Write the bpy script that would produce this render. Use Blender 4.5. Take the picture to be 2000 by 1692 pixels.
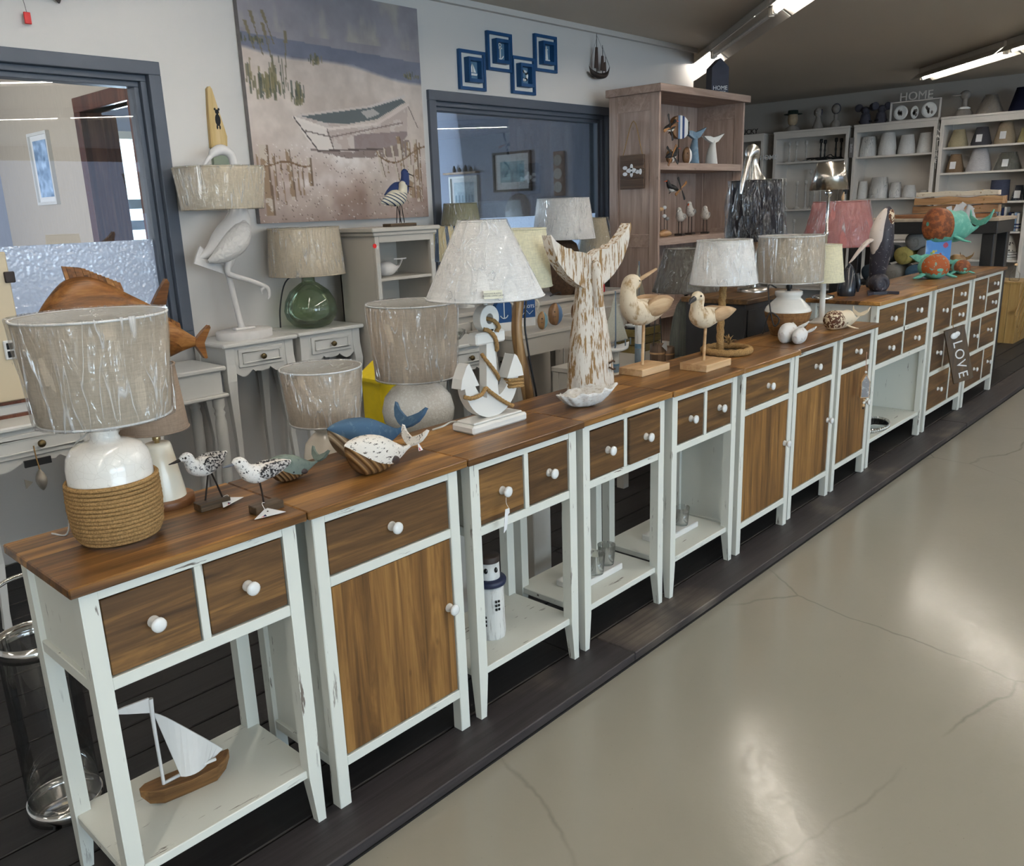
import bpy, math, random
import numpy as np
from mathutils import Matrix, Vector

for o in list(bpy.data.objects):
    bpy.data.objects.remove(o, do_unlink=True)
S = bpy.context.scene
COL = S.collection
random.seed(7)

# ------------------------------------------------------------------ camera
def make_camera():
    f, yaw, pitch, roll = 1646.25, 43.0794, -14.9714, -2.00774
    y, p, ro = map(math.radians, (yaw, pitch, roll))
    fw = Vector((math.cos(y)*math.cos(p), math.sin(y)*math.cos(p), math.sin(p)))
    r = fw.cross(Vector((0, 0, 1))).normalized()
    u = r.cross(fw)
    r2 = r*math.cos(ro) + u*math.sin(ro)
    u2 = -r*math.sin(ro) + u*math.cos(ro)
    cam = bpy.data.cameras.new('camera')
    cam.sensor_fit = 'HORIZONTAL'
    cam.sensor_width = 36.0
    cam.lens = f*36.0/2000.0
    cam.clip_start = 0.02
    o = bpy.data.objects.new('camera', cam)
    COL.objects.link(o)
    M = Matrix((r2, u2, -fw)).transposed().to_4x4()
    M.translation = Vector((-0.4693, -1.5429, 1.4374))
    o.matrix_world = M
    S.camera = o
make_camera()

# ------------------------------------------------------------------ world, lights, exposure
W = bpy.data.worlds.new('world')
S.world = W
W.use_nodes = True
W.node_tree.nodes['Background'].inputs[0].default_value = (0.55, 0.70, 1.0, 1)
W.node_tree.nodes['Background'].inputs[1].default_value = 1.0
S.view_settings.view_transform = 'Standard'
S.view_settings.look = 'None'
S.view_settings.gamma = 1.0
S.view_settings.use_curve_mapping = False
S.view_settings.exposure = 0.1
S.cycles.max_bounces = 5
S.cycles.diffuse_bounces = 2
S.cycles.adaptive_threshold = 0.2
S.cycles.adaptive_min_samples = 16
S.cycles.sample_clamp_indirect = 6.0
S.cycles.glossy_bounces = 3
S.cycles.transparent_max_bounces = 14
TUBE_POWER = 52.0

def area(name, loc, target, sx, sy, power, color):
    L = bpy.data.lights.new(name, 'AREA')
    L.shape = 'RECTANGLE'
    L.size = sx
    L.size_y = sy
    L.energy = power
    L.color = color
    o = bpy.data.objects.new(name, L)
    COL.objects.link(o)
    o.location = loc
    d = Vector(target) - Vector(loc)
    o.rotation_euler = d.to_track_quat('-Z', 'Y').to_euler()
    return o
# daylight entering by the shop windows in the right-hand wall and by the office windows
area('shop_window_daylight', (-.2, -8.9, 1.45), (-.2, 0, 1.3), 6.4, 2.1, 330, (0.66, 0.85, 1.0))
area('office_window_daylight', (3.6, 6.9, 1.5), (3.9, 4.0, 1.3), 1.0, 1.2, 130, (0.66, 0.82, 1.0))
area('den_window_daylight', (-0.9, 5.2, 1.5), (2.2, 5.4, 1.5), 1.6, 1.3, 75, (0.95, 0.96, 1.0))

# ------------------------------------------------------------------ mesh helpers
class MB:
    def __init__(s, M=None):
        s.v = []; s.f = []; s.sm = []; s.M = M
    def add(s, vs, fs, smooth=False):
        b = len(s.v)
        if s.M is not None:
            vs = [tuple(s.M @ Vector(p)) for p in vs]
        s.v.extend(tuple(p) for p in vs)
        s.f.extend(tuple(i+b for i in f) for f in fs)
        s.sm.extend([smooth]*len(fs))
        return s
    def box(s, x0, x1, y0, y1, z0, z1, b=0.0):
        if b <= 0:
            vs = [(x, y, z) for z in (z0, z1) for y in (y0, y1) for x in (x0, x1)]
            return s.add(vs, [(0, 2, 3, 1), (4, 5, 7, 6), (0, 1, 5, 4), (2, 6, 7, 3), (0, 4, 6, 2), (1, 3, 7, 5)])
        b = min(b, (x1-x0)*.45, (y1-y0)*.45, (z1-z0)*.45)
        vs = []; idx = {}
        for i, (xo, xi, dx) in enumerate(((x0, x0+b, -1), (x1, x1-b, 1))):
            for j, (yo, yi) in enumerate(((y0, y0+b), (y1, y1-b))):
                for k, (zo, zi) in enumerate(((z0, z0+b), (z1, z1-b))):
                    n = len(vs); idx[i, j, k] = n
                    vs += [(xo, yi, zi), (xi, yo, zi), (xi, yi, zo)]
        I = lambda i, j, k, a: idx[i, j, k] + a
        fs = []
        for i in (0, 1):
            q = [I(i, 0, 0, 0), I(i, 1, 0, 0), I(i, 1, 1, 0), I(i, 0, 1, 0)]
            fs.append(tuple(q if i else q[::-1]))
            q = [I(0, i, 0, 1), I(1, i, 0, 1), I(1, i, 1, 1), I(0, i, 1, 1)]
            fs.append(tuple(q[::-1] if i else q))
            q = [I(0, 0, i, 2), I(1, 0, i, 2), I(1, 1, i, 2), I(0, 1, i, 2)]
            fs.append(tuple(q if i else q[::-1]))
        for a in (0, 1):
            for c in (0, 1):
                fs.append((I(a, c, 0, 0), I(a, c, 0, 1), I(a, c, 1, 1), I(a, c, 1, 0)))
                fs.append((I(a, 0, c, 0), I(a, 0, c, 2), I(a, 1, c, 2), I(a, 1, c, 0)))
                fs.append((I(0, a, c, 1), I(0, a, c, 2), I(1, a, c, 2), I(1, a, c, 1)))
                for d in (0, 1):
                    fs.append((I(a, c, d, 0), I(a, c, d, 1), I(a, c, d, 2)))
        return s.add(vs, fs)
    def loft(s, rings, caps=True, smooth=True, closed=False):
        n = len(rings[0]); vs = [p for r in rings for p in r]; fs = []
        m = len(rings)
        for i in range(m if closed else m-1):
            a = i*n; b = ((i+1) % m)*n
            for j in range(n):
                k = (j+1) % n
                fs.append((a+j, a+k, b+k, b+j))
        s.add(vs, fs, smooth)
        if caps and not closed:
            s.add(rings[0], [tuple(range(n))[::-1]], False)
            s.add(rings[-1], [tuple(range(n))], False)
        return s
    def lathe(s, prof, n=32, c=(0, 0, 0), smooth=True, caps=True, axis='z', wob=None):
        rings = []
        for r, z in prof:
            ring = []
            for i in range(n):
                a = 2*math.pi*i/n
                rr = max(r, 1e-5)
                if wob: rr += wob(a, z)
                x, y, w = rr*math.cos(a), rr*math.sin(a), z
                if axis == 'y': x, y, w = x, w, -y
                elif axis == 'x': x, y, w = w, x, y
                ring.append((c[0]+x, c[1]+y, c[2]+w))
            rings.append(ring)
        return s.loft(rings, caps, smooth)
    def tube(s, pts, r, n=8, smooth=True, caps=True, closed=False, flat=1.0):
        pts = [Vector(p) for p in pts]; m = len(pts)
        rr = r if isinstance(r, (list, tuple)) else [r]*m
        up = None; rings = []
        for i in range(m):
            if closed:
                t = pts[(i+1) % m] - pts[i-1]
            else:
                t = pts[min(i+1, m-1)] - pts[max(i-1, 0)]
            t.normalize()
            if up is None:
                up = Vector((0, 0, 1)) if abs(t.z) < .9 else Vector((1, 0, 0))
            up = (up - t*up.dot(t)).normalized()
            sd = t.cross(up)
            rings.append([tuple(pts[i] + (up*math.sin(2*math.pi*j/n)*flat + sd*math.cos(2*math.pi*j/n))*rr[i]) for j in range(n)])
        return s.loft(rings, caps, smooth, closed)
    def prism(s, poly, a, b, plane='xz', smooth=False):
        def P(u, v, w):
            return {'xz': (u, w, v), 'xy': (u, v, w), 'yz': (w, u, v)}[plane]
        n = len(poly)
        A = [P(u, v, a) for u, v in poly]; B = [P(u, v, b) for u, v in poly]
        s.add(A + B, [(i, (i+1) % n, n+(i+1) % n, n+i) for i in range(n)], smooth)
        s.add(A, [tuple(range(n))[::-1]]); s.add(B, [tuple(range(n))])
        return s
    def ell(s, c, rx, ry, rz, n=16, m=10):
        rings = []
        for i in range(m+1):
            t = math.pi*i/m
            q = max(math.sin(t), 1e-4)
            rings.append([(c[0]+rx*q*math.cos(2*math.pi*j/n), c[1]+ry*q*math.sin(2*math.pi*j/n), c[2]-rz*math.cos(t)) for j in range(n)])
        return s.loft(rings, False, True)
    def body(s, secs, n=16, smooth=True):
        """secs: (x, zc, ry, rz_up, rz_down[, yc]) cross sections along x"""
        rings = []
        for q in secs:
            x, zc, ry, ru, rd = q[:5]; yc = q[5] if len(q) > 5 else 0
            rings.append([(x, yc+ry*math.cos(2*math.pi*j/n), zc+(ru if math.sin(2*math.pi*j/n) > 0 else rd)*math.sin(2*math.pi*j/n)) for j in range(n)])
        return s.loft(rings, True, smooth)
    def mesh(s, name):
        me = bpy.data.meshes.new(name)
        me.from_pydata(s.v, [], s.f)
        me.polygons.foreach_set('use_smooth', s.sm)
        import bmesh
        bm = bmesh.new(); bm.from_mesh(me)
        bmesh.ops.recalc_face_normals(bm, faces=bm.faces)
        bm.to_mesh(me); bm.free()
        return me
    def build(s, name, mat, parent=None, loc=(0, 0, 0), rot=None, bevel=0, sub=0, weld=False):
        o = bpy.data.objects.new(name, s.mesh(name))
        COL.objects.link(o)
        o.location = loc
        if rot: o.rotation_euler = rot
        if mat: o.data.materials.append(mat)
        if parent: o.parent = parent
        if weld:
            w = o.modifiers.new('weld', 'WELD'); w.merge_threshold = 1e-5
        if bevel:
            m = o.modifiers.new('bevel', 'BEVEL'); m.width = bevel; m.segments = 2; m.limit_method = 'ANGLE'
        if sub:
            m = o.modifiers.new('sub', 'SUBSURF'); m.levels = sub; m.render_levels = sub
        return o

def tag(o, label, cat, group=None):
    o['label'] = label; o['category'] = cat
    if group: o['group'] = group
    return o
def thing(name, label, cat, loc=(0, 0, 0), rz=0.0, group=None):
    o = bpy.data.objects.new(name, None); COL.objects.link(o)
    o.location = loc; o.rotation_euler = (0, 0, rz); o.empty_display_size = .05
    return tag(o, label, cat, group)
def struct(o):
    o['kind'] = 'structure'; return o
def dup(root, loc, rz=None, label=None, group=None, scale=None):
    def cp(o, par):
        c = o.copy(); COL.objects.link(c)
        if par: c.parent = par
        for ch in o.children: cp(ch, c)
        return c
    r = cp(root, None); r.location = loc
    if rz is not None: r.rotation_euler = (0, 0, rz)
    if scale: r.scale = (scale,)*3 if not isinstance(scale, tuple) else scale
    if label: r['label'] = label
    if group: r['group'] = group
    return r
def rotz(a): return Matrix.Rotation(a, 4, 'Z')
def T(x, y, z): return Matrix.Translation((x, y, z))
def text_mesh(txt, size, depth, spacing=1.0, font_shear=0):
    cu = bpy.data.curves.new('lettering', 'FONT')
    cu.body = txt; cu.size = size; cu.extrude = depth; cu.align_x = 'CENTER'; cu.align_y = 'CENTER'
    cu.space_character = spacing; cu.resolution_u = 3
    o = bpy.data.objects.new('lettering', cu); COL.objects.link(o)
    dg = bpy.context.evaluated_depsgraph_get(); dg.update()
    me = bpy.data.meshes.new_from_object(o.evaluated_get(dg))
    bpy.data.objects.remove(o, do_unlink=True)
    return me
def text_obj(name, txt, size, depth, mat, parent, M, spacing=1.0):
    me = text_mesh(txt, size, depth, spacing)
    me.transform(M); me.materials.clear(); me.materials.append(mat)
    o = bpy.data.objects.new(name, me); COL.objects.link(o)
    if parent: o.parent = parent
    return o
# text plane matrices: face -Y, face -X
FY = Matrix.Rotation(math.pi/2, 4, 'X')
FX = Matrix.Rotation(-math.pi/2, 4, 'Z') @ Matrix.Rotation(math.pi/2, 4, 'X')

# ------------------------------------------------------------------ materials
class N:
    def __init__(s, name):
        m = bpy.data.materials.new(name); m.use_nodes = True
        s.m = m; s.t = m.node_tree; s.n = s.t.nodes
        s.b = s.n['Principled BSDF']; s.out = s.n['Material Output']
    def new(s, typ, **kw):
        nd = s.n.new(typ)
        for k, v in kw.items(): setattr(nd, k, v)
        return nd
    def link(s, a, b): s.t.links.new(a, b)
    def val(s, sock, v):
        if hasattr(v, 'is_linked') or hasattr(v, 'links'): s.link(v, sock)
        else: sock.default_value = v
    def math(s, op, a, b=0.0, clamp=False):
        nd = s.new('ShaderNodeMath', operation=op); nd.use_clamp = clamp
        s.val(nd.inputs[0], a); s.val(nd.inputs[1], b); return nd.outputs[0]
    def coord(s, kind='Object', scale=(1, 1, 1), rnd=0.0, rot=(0, 0, 0)):
        tc = s.new('ShaderNodeTexCoord')
        mp = s.new('ShaderNodeMapping'); mp.inputs['Scale'].default_value = scale
        mp.inputs['Rotation'].default_value = rot
        src = tc.outputs[kind]
        if rnd:
            oi = s.new('ShaderNodeObjectInfo')
            k = s.math('MULTIPLY', oi.outputs['Random'], rnd)
            ad = s.new('ShaderNodeVectorMath', operation='ADD')
            s.link(src, ad.inputs[0]); s.link(k, ad.inputs[1]); src = ad.outputs[0]
        s.link(src, mp.inputs['Vector']); return mp.outputs[0]
    def noise(s, vec, scale, detail=3, rough=.5, dist=0.0):
        nd = s.new('ShaderNodeTexNoise'); s.link(vec, nd.inputs['Vector'])
        nd.inputs['Scale'].default_value = scale; nd.inputs['Detail'].default_value = detail
        nd.inputs['Roughness'].default_value = rough; nd.inputs['Distortion'].default_value = dist
        return nd.outputs['Fac']
    def ramp(s, fac, *stops, interp='LINEAR'):
        nd = s.new('ShaderNodeValToRGB'); nd.color_ramp.interpolation = interp
        e = nd.color_ramp.elements
        while len(e) < len(stops): e.new(.5)
        for el, (p, c) in zip(e, stops):
            el.position = p
            el.color = (c, c, c, 1) if not hasattr(c, '__len__') else (*c[:3], 1)
        s.val(nd.inputs[0], fac); return nd.outputs[0]
    def mix(s, fac, a, b, blend='MIX'):
        nd = s.new('ShaderNodeMix', data_type='RGBA', blend_type=blend)
        s.val(nd.inputs[0], fac)
        for sock, v in ((nd.inputs[6], a), (nd.inputs[7], b)):
            s.val(sock, (*v[:3], 1) if isinstance(v, tuple) else v)
        return nd.outputs[2]
    def bump(s, h, strength=.3, dist=.002):
        nd = s.new('ShaderNodeBump'); nd.inputs['Strength'].default_value = strength
        nd.inputs['Distance'].default_value = dist
        s.link(h, nd.inputs['Height']); s.link(nd.outputs[0], s.b.inputs['Normal']); return nd.outputs[0]
    def done(s, color=None, rough=.5, spec=.5, metal=0.0, **kw):
        if color is not None:
            s.val(s.b.inputs['Base Color'], (*color[:3], 1) if isinstance(color, tuple) else color)
        s.val(s.b.inputs['Roughness'], rough)
        s.val(s.b.inputs['Specular IOR Level'], spec)
        s.val(s.b.inputs['Metallic'], metal)
        for k, v in kw.items(): s.val(s.b.inputs[k.replace('_', ' ')], v)
        return s.m

def srgb(r, g, b):
    f = lambda c: (c/255/12.92) if c/255 <= .04045 else ((c/255+.055)/1.055)**2.4
    return (f(r), f(g), f(b))
_cache = {}
def plain(name, c, rough=.5, spec=.5, metal=0.0, var=.12, scale=30, bump=0.0):
    """one colour with a faint mottling"""
    if name in _cache: return _cache[name]
    s = N(name); v = s.coord(rnd=3.0)
    nz = s.noise(v, scale, 4)
    col = s.mix(s.ramp(nz, (.3, 0), (.7, 1)), tuple(x*(1-var) for x in c), tuple(min(1, x*(1+var)) for x in c))
    if bump: s.bump(nz, bump)
    _cache[name] = s.done(col, rough, spec, metal); return _cache[name]
def wood(name, axis, dark, mid, light, strip=.07, rough=.38, knots=True, bands=.45):
    if name in _cache: return _cache[name]
    s = N(name)
    rot = {'x': (0, 0, 0), 'z': (0, math.pi/2, 0), 'y': (0, 0, -math.pi/2)}[axis]
    v = s.coord(rnd=7.0, rot=rot)
    sp = s.new('ShaderNodeSeparateXYZ'); s.link(v, sp.inputs[0])
    strip_id = s.math('FLOOR', s.math('DIVIDE', s.math('ADD', sp.outputs['Y'], s.math('MULTIPLY', sp.outputs['Z'], .6)), strip))
    wn = s.new('ShaderNodeTexWhiteNoise', noise_dimensions='1D'); s.link(strip_id, wn.inputs['W'])
    mp = s.new('ShaderNodeMapping'); mp.inputs['Scale'].default_value = (1.3, 16, 16); s.link(v, mp.inputs[0])
    off = s.new('ShaderNodeVectorMath', operation='ADD'); s.link(mp.outputs[0], off.inputs[0]); s.link(s.math('MULTIPLY', wn.outputs[0], 9.0), off.inputs[1])
    g1 = s.noise(off.outputs[0], 1.6, 5, .6, .8)
    mp2 = s.new('ShaderNodeMapping'); mp2.inputs['Scale'].default_value = (3, 160, 160); s.link(v, mp2.inputs[0])
    g2 = s.noise(mp2.outputs[0], 1.0, 3, .6)
    fac = s.math('ADD', s.math('ADD', s.math('MULTIPLY', wn.outputs[0], bands*.7), s.math('MULTIPLY', g1, .95)), s.math('MULTIPLY', g2, .28))
    fac = s.math('SUBTRACT', fac, .14 + bands*.33)
    col = s.ramp(fac, (.28, dark), (.5, mid), (.74, light))
    if knots:
        mp3 = s.new('ShaderNodeMapping'); mp3.inputs['Scale'].default_value = (1, 2.6, 2.6); s.link(v, mp3.inputs[0])
        vo = s.new('ShaderNodeTexVoronoi'); vo.inputs['Scale'].default_value = 4.2; vo.inputs['Randomness'].default_value = 1
        s.link(mp3.outputs[0], vo.inputs['Vector'])
        k = s.ramp(vo.outputs['Distance'], (.02, 1), (.075, 0))
        col = s.mix(s.math('MULTIPLY', k, .75), col, tuple(x*.6 for x in dark))
    s.bump(g2, .12, .001)
    _cache[name] = s.done(col, rough, .4); return _cache[name]

def paint(name, c, chip=(.07, .035, .018), amount=.5, axis='z', rough=.5):
    """brushed chalk paint with worn spots"""
    if name in _cache: return _cache[name]
    s = N(name)
    v = s.coord(rnd=5.0)
    mp = s.new('ShaderNodeMapping'); s.link(v, mp.inputs[0])
    mp.inputs['Scale'].default_value = {'z': (60, 60, 7), 'x': (7, 60, 60), 'y': (60, 7, 60)}[axis]
    n1 = s.noise(mp.outputs[0], 1.0, 4, .65)
    n2 = s.noise(v, 6.0, 2)
    m = s.math('MULTIPLY', s.ramp(n1, (.69-.05*amount, 0), (.72-.05*amount, 1)), s.ramp(n2, (.44, 0), (.6, 1)))
    n3 = s.noise(v, 3.0, 3)
    base = s.mix(n3, tuple(x*.94 for x in c), tuple(min(1, x*1.03) for x in c))
    col = s.mix(s.math('MULTIPLY', m, .85), base, chip)
    s.bump(n1, .08, .001)
    _cache[name] = s.done(col, rough, .35); return _cache[name]

def plastic_film():
    if 'film' in _cache: return _cache['film']
    s = N('clear_plastic_film')
    v = s.coord('Object', rnd=4.0)
    mp = s.new('ShaderNodeMapping'); mp.inputs['Scale'].default_value = (24, 24, 3.2); mp.inputs['Rotation'].default_value = (.45, .38, 0); s.link(v, mp.inputs[0])
    n1 = s.noise(mp.outputs[0], 1.0, 2, .5, .45)
    ridge = s.math('ABSOLUTE', s.math('SUBTRACT', n1, .5))
    h = s.ramp(ridge, (0, 1), (.10, 0))
    mp2 = s.new('ShaderNodeMapping'); mp2.inputs['Scale'].default_value = (60, 60, 22); s.link(v, mp2.inputs[0])
    n2 = s.noise(mp2.outputs[0], 1.0, 2, .5, .6)
    hh = s.math('ADD', s.math('MULTIPLY', h, 1.0), s.math('MULTIPLY', n2, .6))
    bp = s.new('ShaderNodeBump'); bp.inputs['Strength'].default_value = 1.0; bp.inputs['Distance'].default_value = .02
    s.link(hh, bp.inputs['Height'])
    gl = s.new('ShaderNodeBsdfGlossy'); gl.inputs['Roughness'].default_value = .15; gl.inputs['Color'].default_value = (1, 1, 1, 1)
    s.link(bp.outputs[0], gl.inputs['Normal'])
    tr = s.new('ShaderNodeBsdfTransparent'); tr.inputs['Color'].default_value = (.985, .985, .985, 1)
    fr = s.new('ShaderNodeLayerWeight'); fr.inputs['Blend'].default_value = .2
    fac = s.ramp(fr.outputs['Fresnel'], (.0, .09), (.4, .13), (1, .5))
    mx = s.new('ShaderNodeMixShader'); s.link(fac, mx.inputs[0]); s.link(tr.outputs[0], mx.inputs[1]); s.link(gl.outputs[0], mx.inputs[2])
    # milky fold lines; the film's highlight streaks are painted in as diffuse white
    brk = s.ramp(s.noise(v, 9.0, 2), (.42, 0), (.58, 1))
    crease_glint = s.math('MULTIPLY', s.ramp(ridge, (0, 1), (.020, 0)), brk)
    df = s.new('ShaderNodeBsdfTranslucent'); df.inputs['Color'].default_value = (.95, .95, .95, 1)
    dd = s.new('ShaderNodeBsdfDiffuse'); dd.inputs['Color'].default_value = (.95, .95, .95, 1)
    ds = s.new('ShaderNodeMixShader'); ds.inputs[0].default_value = .25; s.link(dd.outputs[0], ds.inputs[1]); s.link(df.outputs[0], ds.inputs[2])
    m3 = s.new('ShaderNodeMixShader'); s.link(s.math('MULTIPLY', crease_glint, .55), m3.inputs[0]); s.link(mx.outputs[0], m3.inputs[1]); s.link(ds.outputs[0], m3.inputs[2])
    s.link(m3.outputs[0], s.out.inputs['Surface'])
    _cache['film'] = s.m; return s.m

def glass_mat(name='clear_glass', tint=(.97, .985, .98), rough=0.0, blend=.12, lo=.03, hi=.8):
    if name in _cache: return _cache[name]
    s = N(name)
    gl = s.new('ShaderNodeBsdfGlossy'); gl.inputs['Roughness'].default_value = rough
    tr = s.new('ShaderNodeBsdfTransparent'); tr.inputs['Color'].default_value = (*tint, 1)
    fr = s.new('ShaderNodeLayerWeight'); fr.inputs['Blend'].default_value = blend
    fac = s.ramp(fr.outputs['Fresnel'], (0, lo), (1, hi))
    mx = s.new('ShaderNodeMixShader'); s.link(fac, mx.inputs[0]); s.link(tr.outputs[0], mx.inputs[1]); s.link(gl.outputs[0], mx.inputs[2])
    s.link(mx.outputs[0], s.out.inputs['Surface'])
    _cache[name] = s.m; return s.m

def fabric(name, c, glow=.18, weave=420, rough=.9):
    if name in _cache: return _cache[name]
    s = N(name); v = s.coord(rnd=2.0)
    mpa = s.new('ShaderNodeMapping'); mpa.inputs['Scale'].default_value = (weave, weave, 40); s.link(v, mpa.inputs[0])
    mpb = s.new('ShaderNodeMapping'); mpb.inputs['Scale'].default_value = (40, 40, weave); s.link(v, mpb.inputs[0])
    a = s.noise(mpa.outputs[0], 1, 2); b = s.noise(mpb.outputs[0], 1, 2)
    k = s.math('MULTIPLY', s.math('ADD', a, b), .5)
    col = s.mix(s.ramp(k, (.35, 0), (.65, 1)), tuple(x*.86 for x in c), tuple(min(1, x*1.1) for x in c))
    s.bump(k, .2, .001)
    s.done(col, rough, .15)
    tl = s.new('ShaderNodeBsdfTranslucent'); s.link(col, tl.inputs['Color'])
    mx = s.new('ShaderNodeMixShader'); mx.inputs[0].default_value = glow
    s.link(s.b.outputs[0], mx.inputs[1]); s.link(tl.outputs[0], mx.inputs[2]); s.link(mx.outputs[0], s.out.inputs['Surface'])
    _cache[name] = s.m; return s.m
def emit(name, c, strength):
    if name in _cache: return _cache[name]
    s = N(name)
    s.done((.8, .8, .8), .5); s.b.inputs['Emission Color'].default_value = (*c, 1); s.b.inputs['Emission Strength'].default_value = strength
    _cache[name] = s.m; return s.m

DARK, MID, LIGHT = srgb(76, 50, 28), srgb(128, 90, 48), srgb(182, 134, 70)
M_TOP = wood('stained_wood_top', 'x', DARK, MID, LIGHT, strip=.062, rough=.33)
M_DRW = wood('stained_wood_drawer', 'x', srgb(64, 45, 27), srgb(98, 71, 42), srgb(146, 108, 60), strip=.09, rough=.45, bands=.25)
M_DOOR = wood('stained_wood_door', 'z', srgb(84, 58, 30), srgb(126, 90, 48), srgb(168, 126, 70), strip=.05, rough=.45, bands=.32)
M_MINT = paint('worn_mint_paint', srgb(229, 230, 220), amount=1.0)
M_MINTX = paint('worn_mint_paint_shelf', srgb(229, 230, 220), amount=1.1, axis='x')
M_PORC = plain('white_porcelain', (.86, .86, .84), .15, .6, var=.03)
M_WHITE = plain('white_lacquer', srgb(222, 221, 216), .4, .45, var=.03, scale=5)
M_GREYW = plain('pale_grey_lacquer', srgb(196, 190, 180), .45, .4, var=.03, scale=5)
M_BRASS = plain('aged_brass', (.16, .12, .06), .35, .5, .9)
M_CHROME = plain('polished_steel', (.75, .74, .72), .12, .5, 1.0, var=.03)
M_SILVER = plain('antique_silver', (.62, .60, .56), .28, .5, 1.0, var=.2, scale=60, bump=.3)
M_BLACK = plain('black_plastic', (.015, .015, .016), .45)
M_ROPE = plain('jute_rope', srgb(156, 124, 82), .9, .1, var=.4, scale=300, bump=.6)
M_FILM = plastic_film()
M_GLASS = glass_mat()
M_PAPER = plain('white_paper', (.82, .82, .82), .8, .2, var=.02)
# ------------------------------------------------------------------ the room
CZ = 2.66     # ceiling height
WY = 2.45     # left wall face
def mat_floor():
    s = N('grey_epoxy_floor'); v = s.coord()
    n1 = s.noise(v, 1.2, 3); n2 = s.noise(v, 45, 4, .6); n3 = s.noise(v, 7, 3)
    col = s.mix(n1, srgb(143, 140, 129), srgb(155, 151, 139))
    dn = s.new('ShaderNodeTexNoise'); s.link(v, dn.inputs['Vector']); dn.inputs['Scale'].default_value = 2.2; dn.inputs['Detail'].default_value = 6
    ad = s.mix(.12, v, dn.outputs['Color'])
    vo = s.new('ShaderNodeTexVoronoi', feature='DISTANCE_TO_EDGE'); vo.inputs['Scale'].default_value = .75; s.link(ad, vo.inputs['Vector'])
    crack = s.math('MULTIPLY', s.ramp(vo.outputs['Distance'], (0.0, 1), (.0022, 0)), s.ramp(n1, (.48, 0), (.6, .5)))
    col = s.mix(crack, col, srgb(96, 92, 84))
    sp = s.noise(v, 160, 2); col = s.mix(s.ramp(sp, (.77, 0), (.8, .6)), col, srgb(90, 85, 76))
    h = s.math('ADD', s.math('MULTIPLY', n2, .6), s.math('MULTIPLY', n3, 1.2))
    s.bump(h, .16, .004)
    return s.done(col, s.ramp(n2, (.3, .13), (.7, .23)), .6)
def mat_deck(name, c, worn, rough):
    s = N(name); v = s.coord(rnd=9)
    mp = s.new('ShaderNodeMapping'); mp.inputs['Scale'].default_value = (2, 50, 50); s.link(v, mp.inputs[0])
    g = s.noise(mp.outputs[0], 1, 5, .65, .6); b = s.noise(v, 2.3, 4)
    dust = s.noise(v, 50, 3, .6)
    col = s.mix(s.ramp(g, (.35, 0), (.7, 1)), c, tuple(x*1.9 for x in c))
    col = s.mix(s.math('MULTIPLY', s.ramp(b, (.56, 0), (.74, worn)), s.ramp(g, (.3, .2), (.6, 1))), col, srgb(150, 138, 122))
    col = s.mix(s.ramp(dust, (.72, 0), (.82, .25)), col, srgb(120, 115, 108))
    s.bump(g, .35, .002)
    return s.done(col, rough, .4)
def mat_wall(name, c, sc=60, bump=.06):
    s = N(name); v = s.coord(); n = s.noise(v, sc, 4); n2 = s.noise(v, 1.1, 3)
    s.bump(n, bump, .002)
    return s.done(s.mix(n2, tuple(x*.95 for x in c), tuple(x*1.03 for x in c)), .75, .25)

M_FLOOR = mat_floor()
M_DECK = mat_deck('black_stained_plank', srgb(25, 24, 25), .0, .55)
M_EDGE = mat_deck('worn_charcoal_plank', srgb(44, 41, 43), .55, .5)
M_WALL = mat_wall('white_plaster', srgb(216, 212, 207))
M_CEIL = mat_wall('grey_ceiling_paint', srgb(216, 205, 190), 20, .02)
M_FRAME = plain('blue_grey_frame_paint', srgb(84, 91, 102), .45, .4, var=.04, scale=8)

struct(MB().box(-4.0, 11, -9, -.115, -.10, -.035).build('floor', M_FLOOR))
DK = struct(MB().box(-4, 10.6, -.115, 7, -.10, -.03).build('floor_deck', plain('dark_underlay', (.004, .004, .004), .9)))
# deck planks: boards lying along the row, in lengths
random.seed(3)
pw = .142
rowy = [(-.113, .052)] + [(.058 + i*(pw+.006), .058 + i*(pw+.006) + pw) for i in range(16)]
for r, (y0, y1) in enumerate(rowy):
    cuts = [-.115] if r else [-4]
    x = cuts[0]
    L0 = 2.9 if r else 3.72
    while x < 10.55:
        L = L0 if x > cuts[0] else random.uniform(1.2, 2.9) if r else 5.62
        x1 = min(x + L, 10.58)
        MB().box(x+.0015, x1-.0015, y0, y1, -.03, 0 if r else .001, .003).build('plank', M_DECK if r else M_EDGE, DK)
        x = x1
# end boards lying across at the near end of the platform
for i in range(4):
    x1 = -.122 - i*(pw+.006)
    MB().box(x1-pw, x1, .058, 2.42, -.03, 0, .003).build('plank', M_DECK, DK)

# left wall with two window openings
def wall_with_holes(name, x0, x1, y0, y1, z0, z1, holes, mat):
    xs = sorted({x0, x1, *[h[0] for h in holes], *[h[1] for h in holes]})
    zs = sorted({z0, z1, *[h[2] for h in holes], *[h[3] for h in holes]})
    m = MB()
    for a, b in zip(xs, xs[1:]):
        for c, d in zip(zs, zs[1:]):
            cx, cz = (a+b)/2, (c+d)/2
            if not any(h[0] < cx < h[1] and h[2] < cz < h[3] for h in holes):
                m.box(a, b, y0, y1, c, d)
    return m
H1 = (-.7, 1.50, .86, 2.12); H2 = (3.17, 4.985, .95, 2.12)
struct(wall_with_holes('wall_left', -4, 6.18, WY, WY+.14, -.03, CZ, [H1, H2], M_WALL).build('wall_left', M_WALL))
struct(MB().box(-4, 6.18, WY-.035, WY, CZ-.035, CZ).build('trim_1', M_WALL))
struct(MB().box(-4, 6.0, WY-.015, WY, 0, .09).build('baseboard_left', M_WALL))

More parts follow.
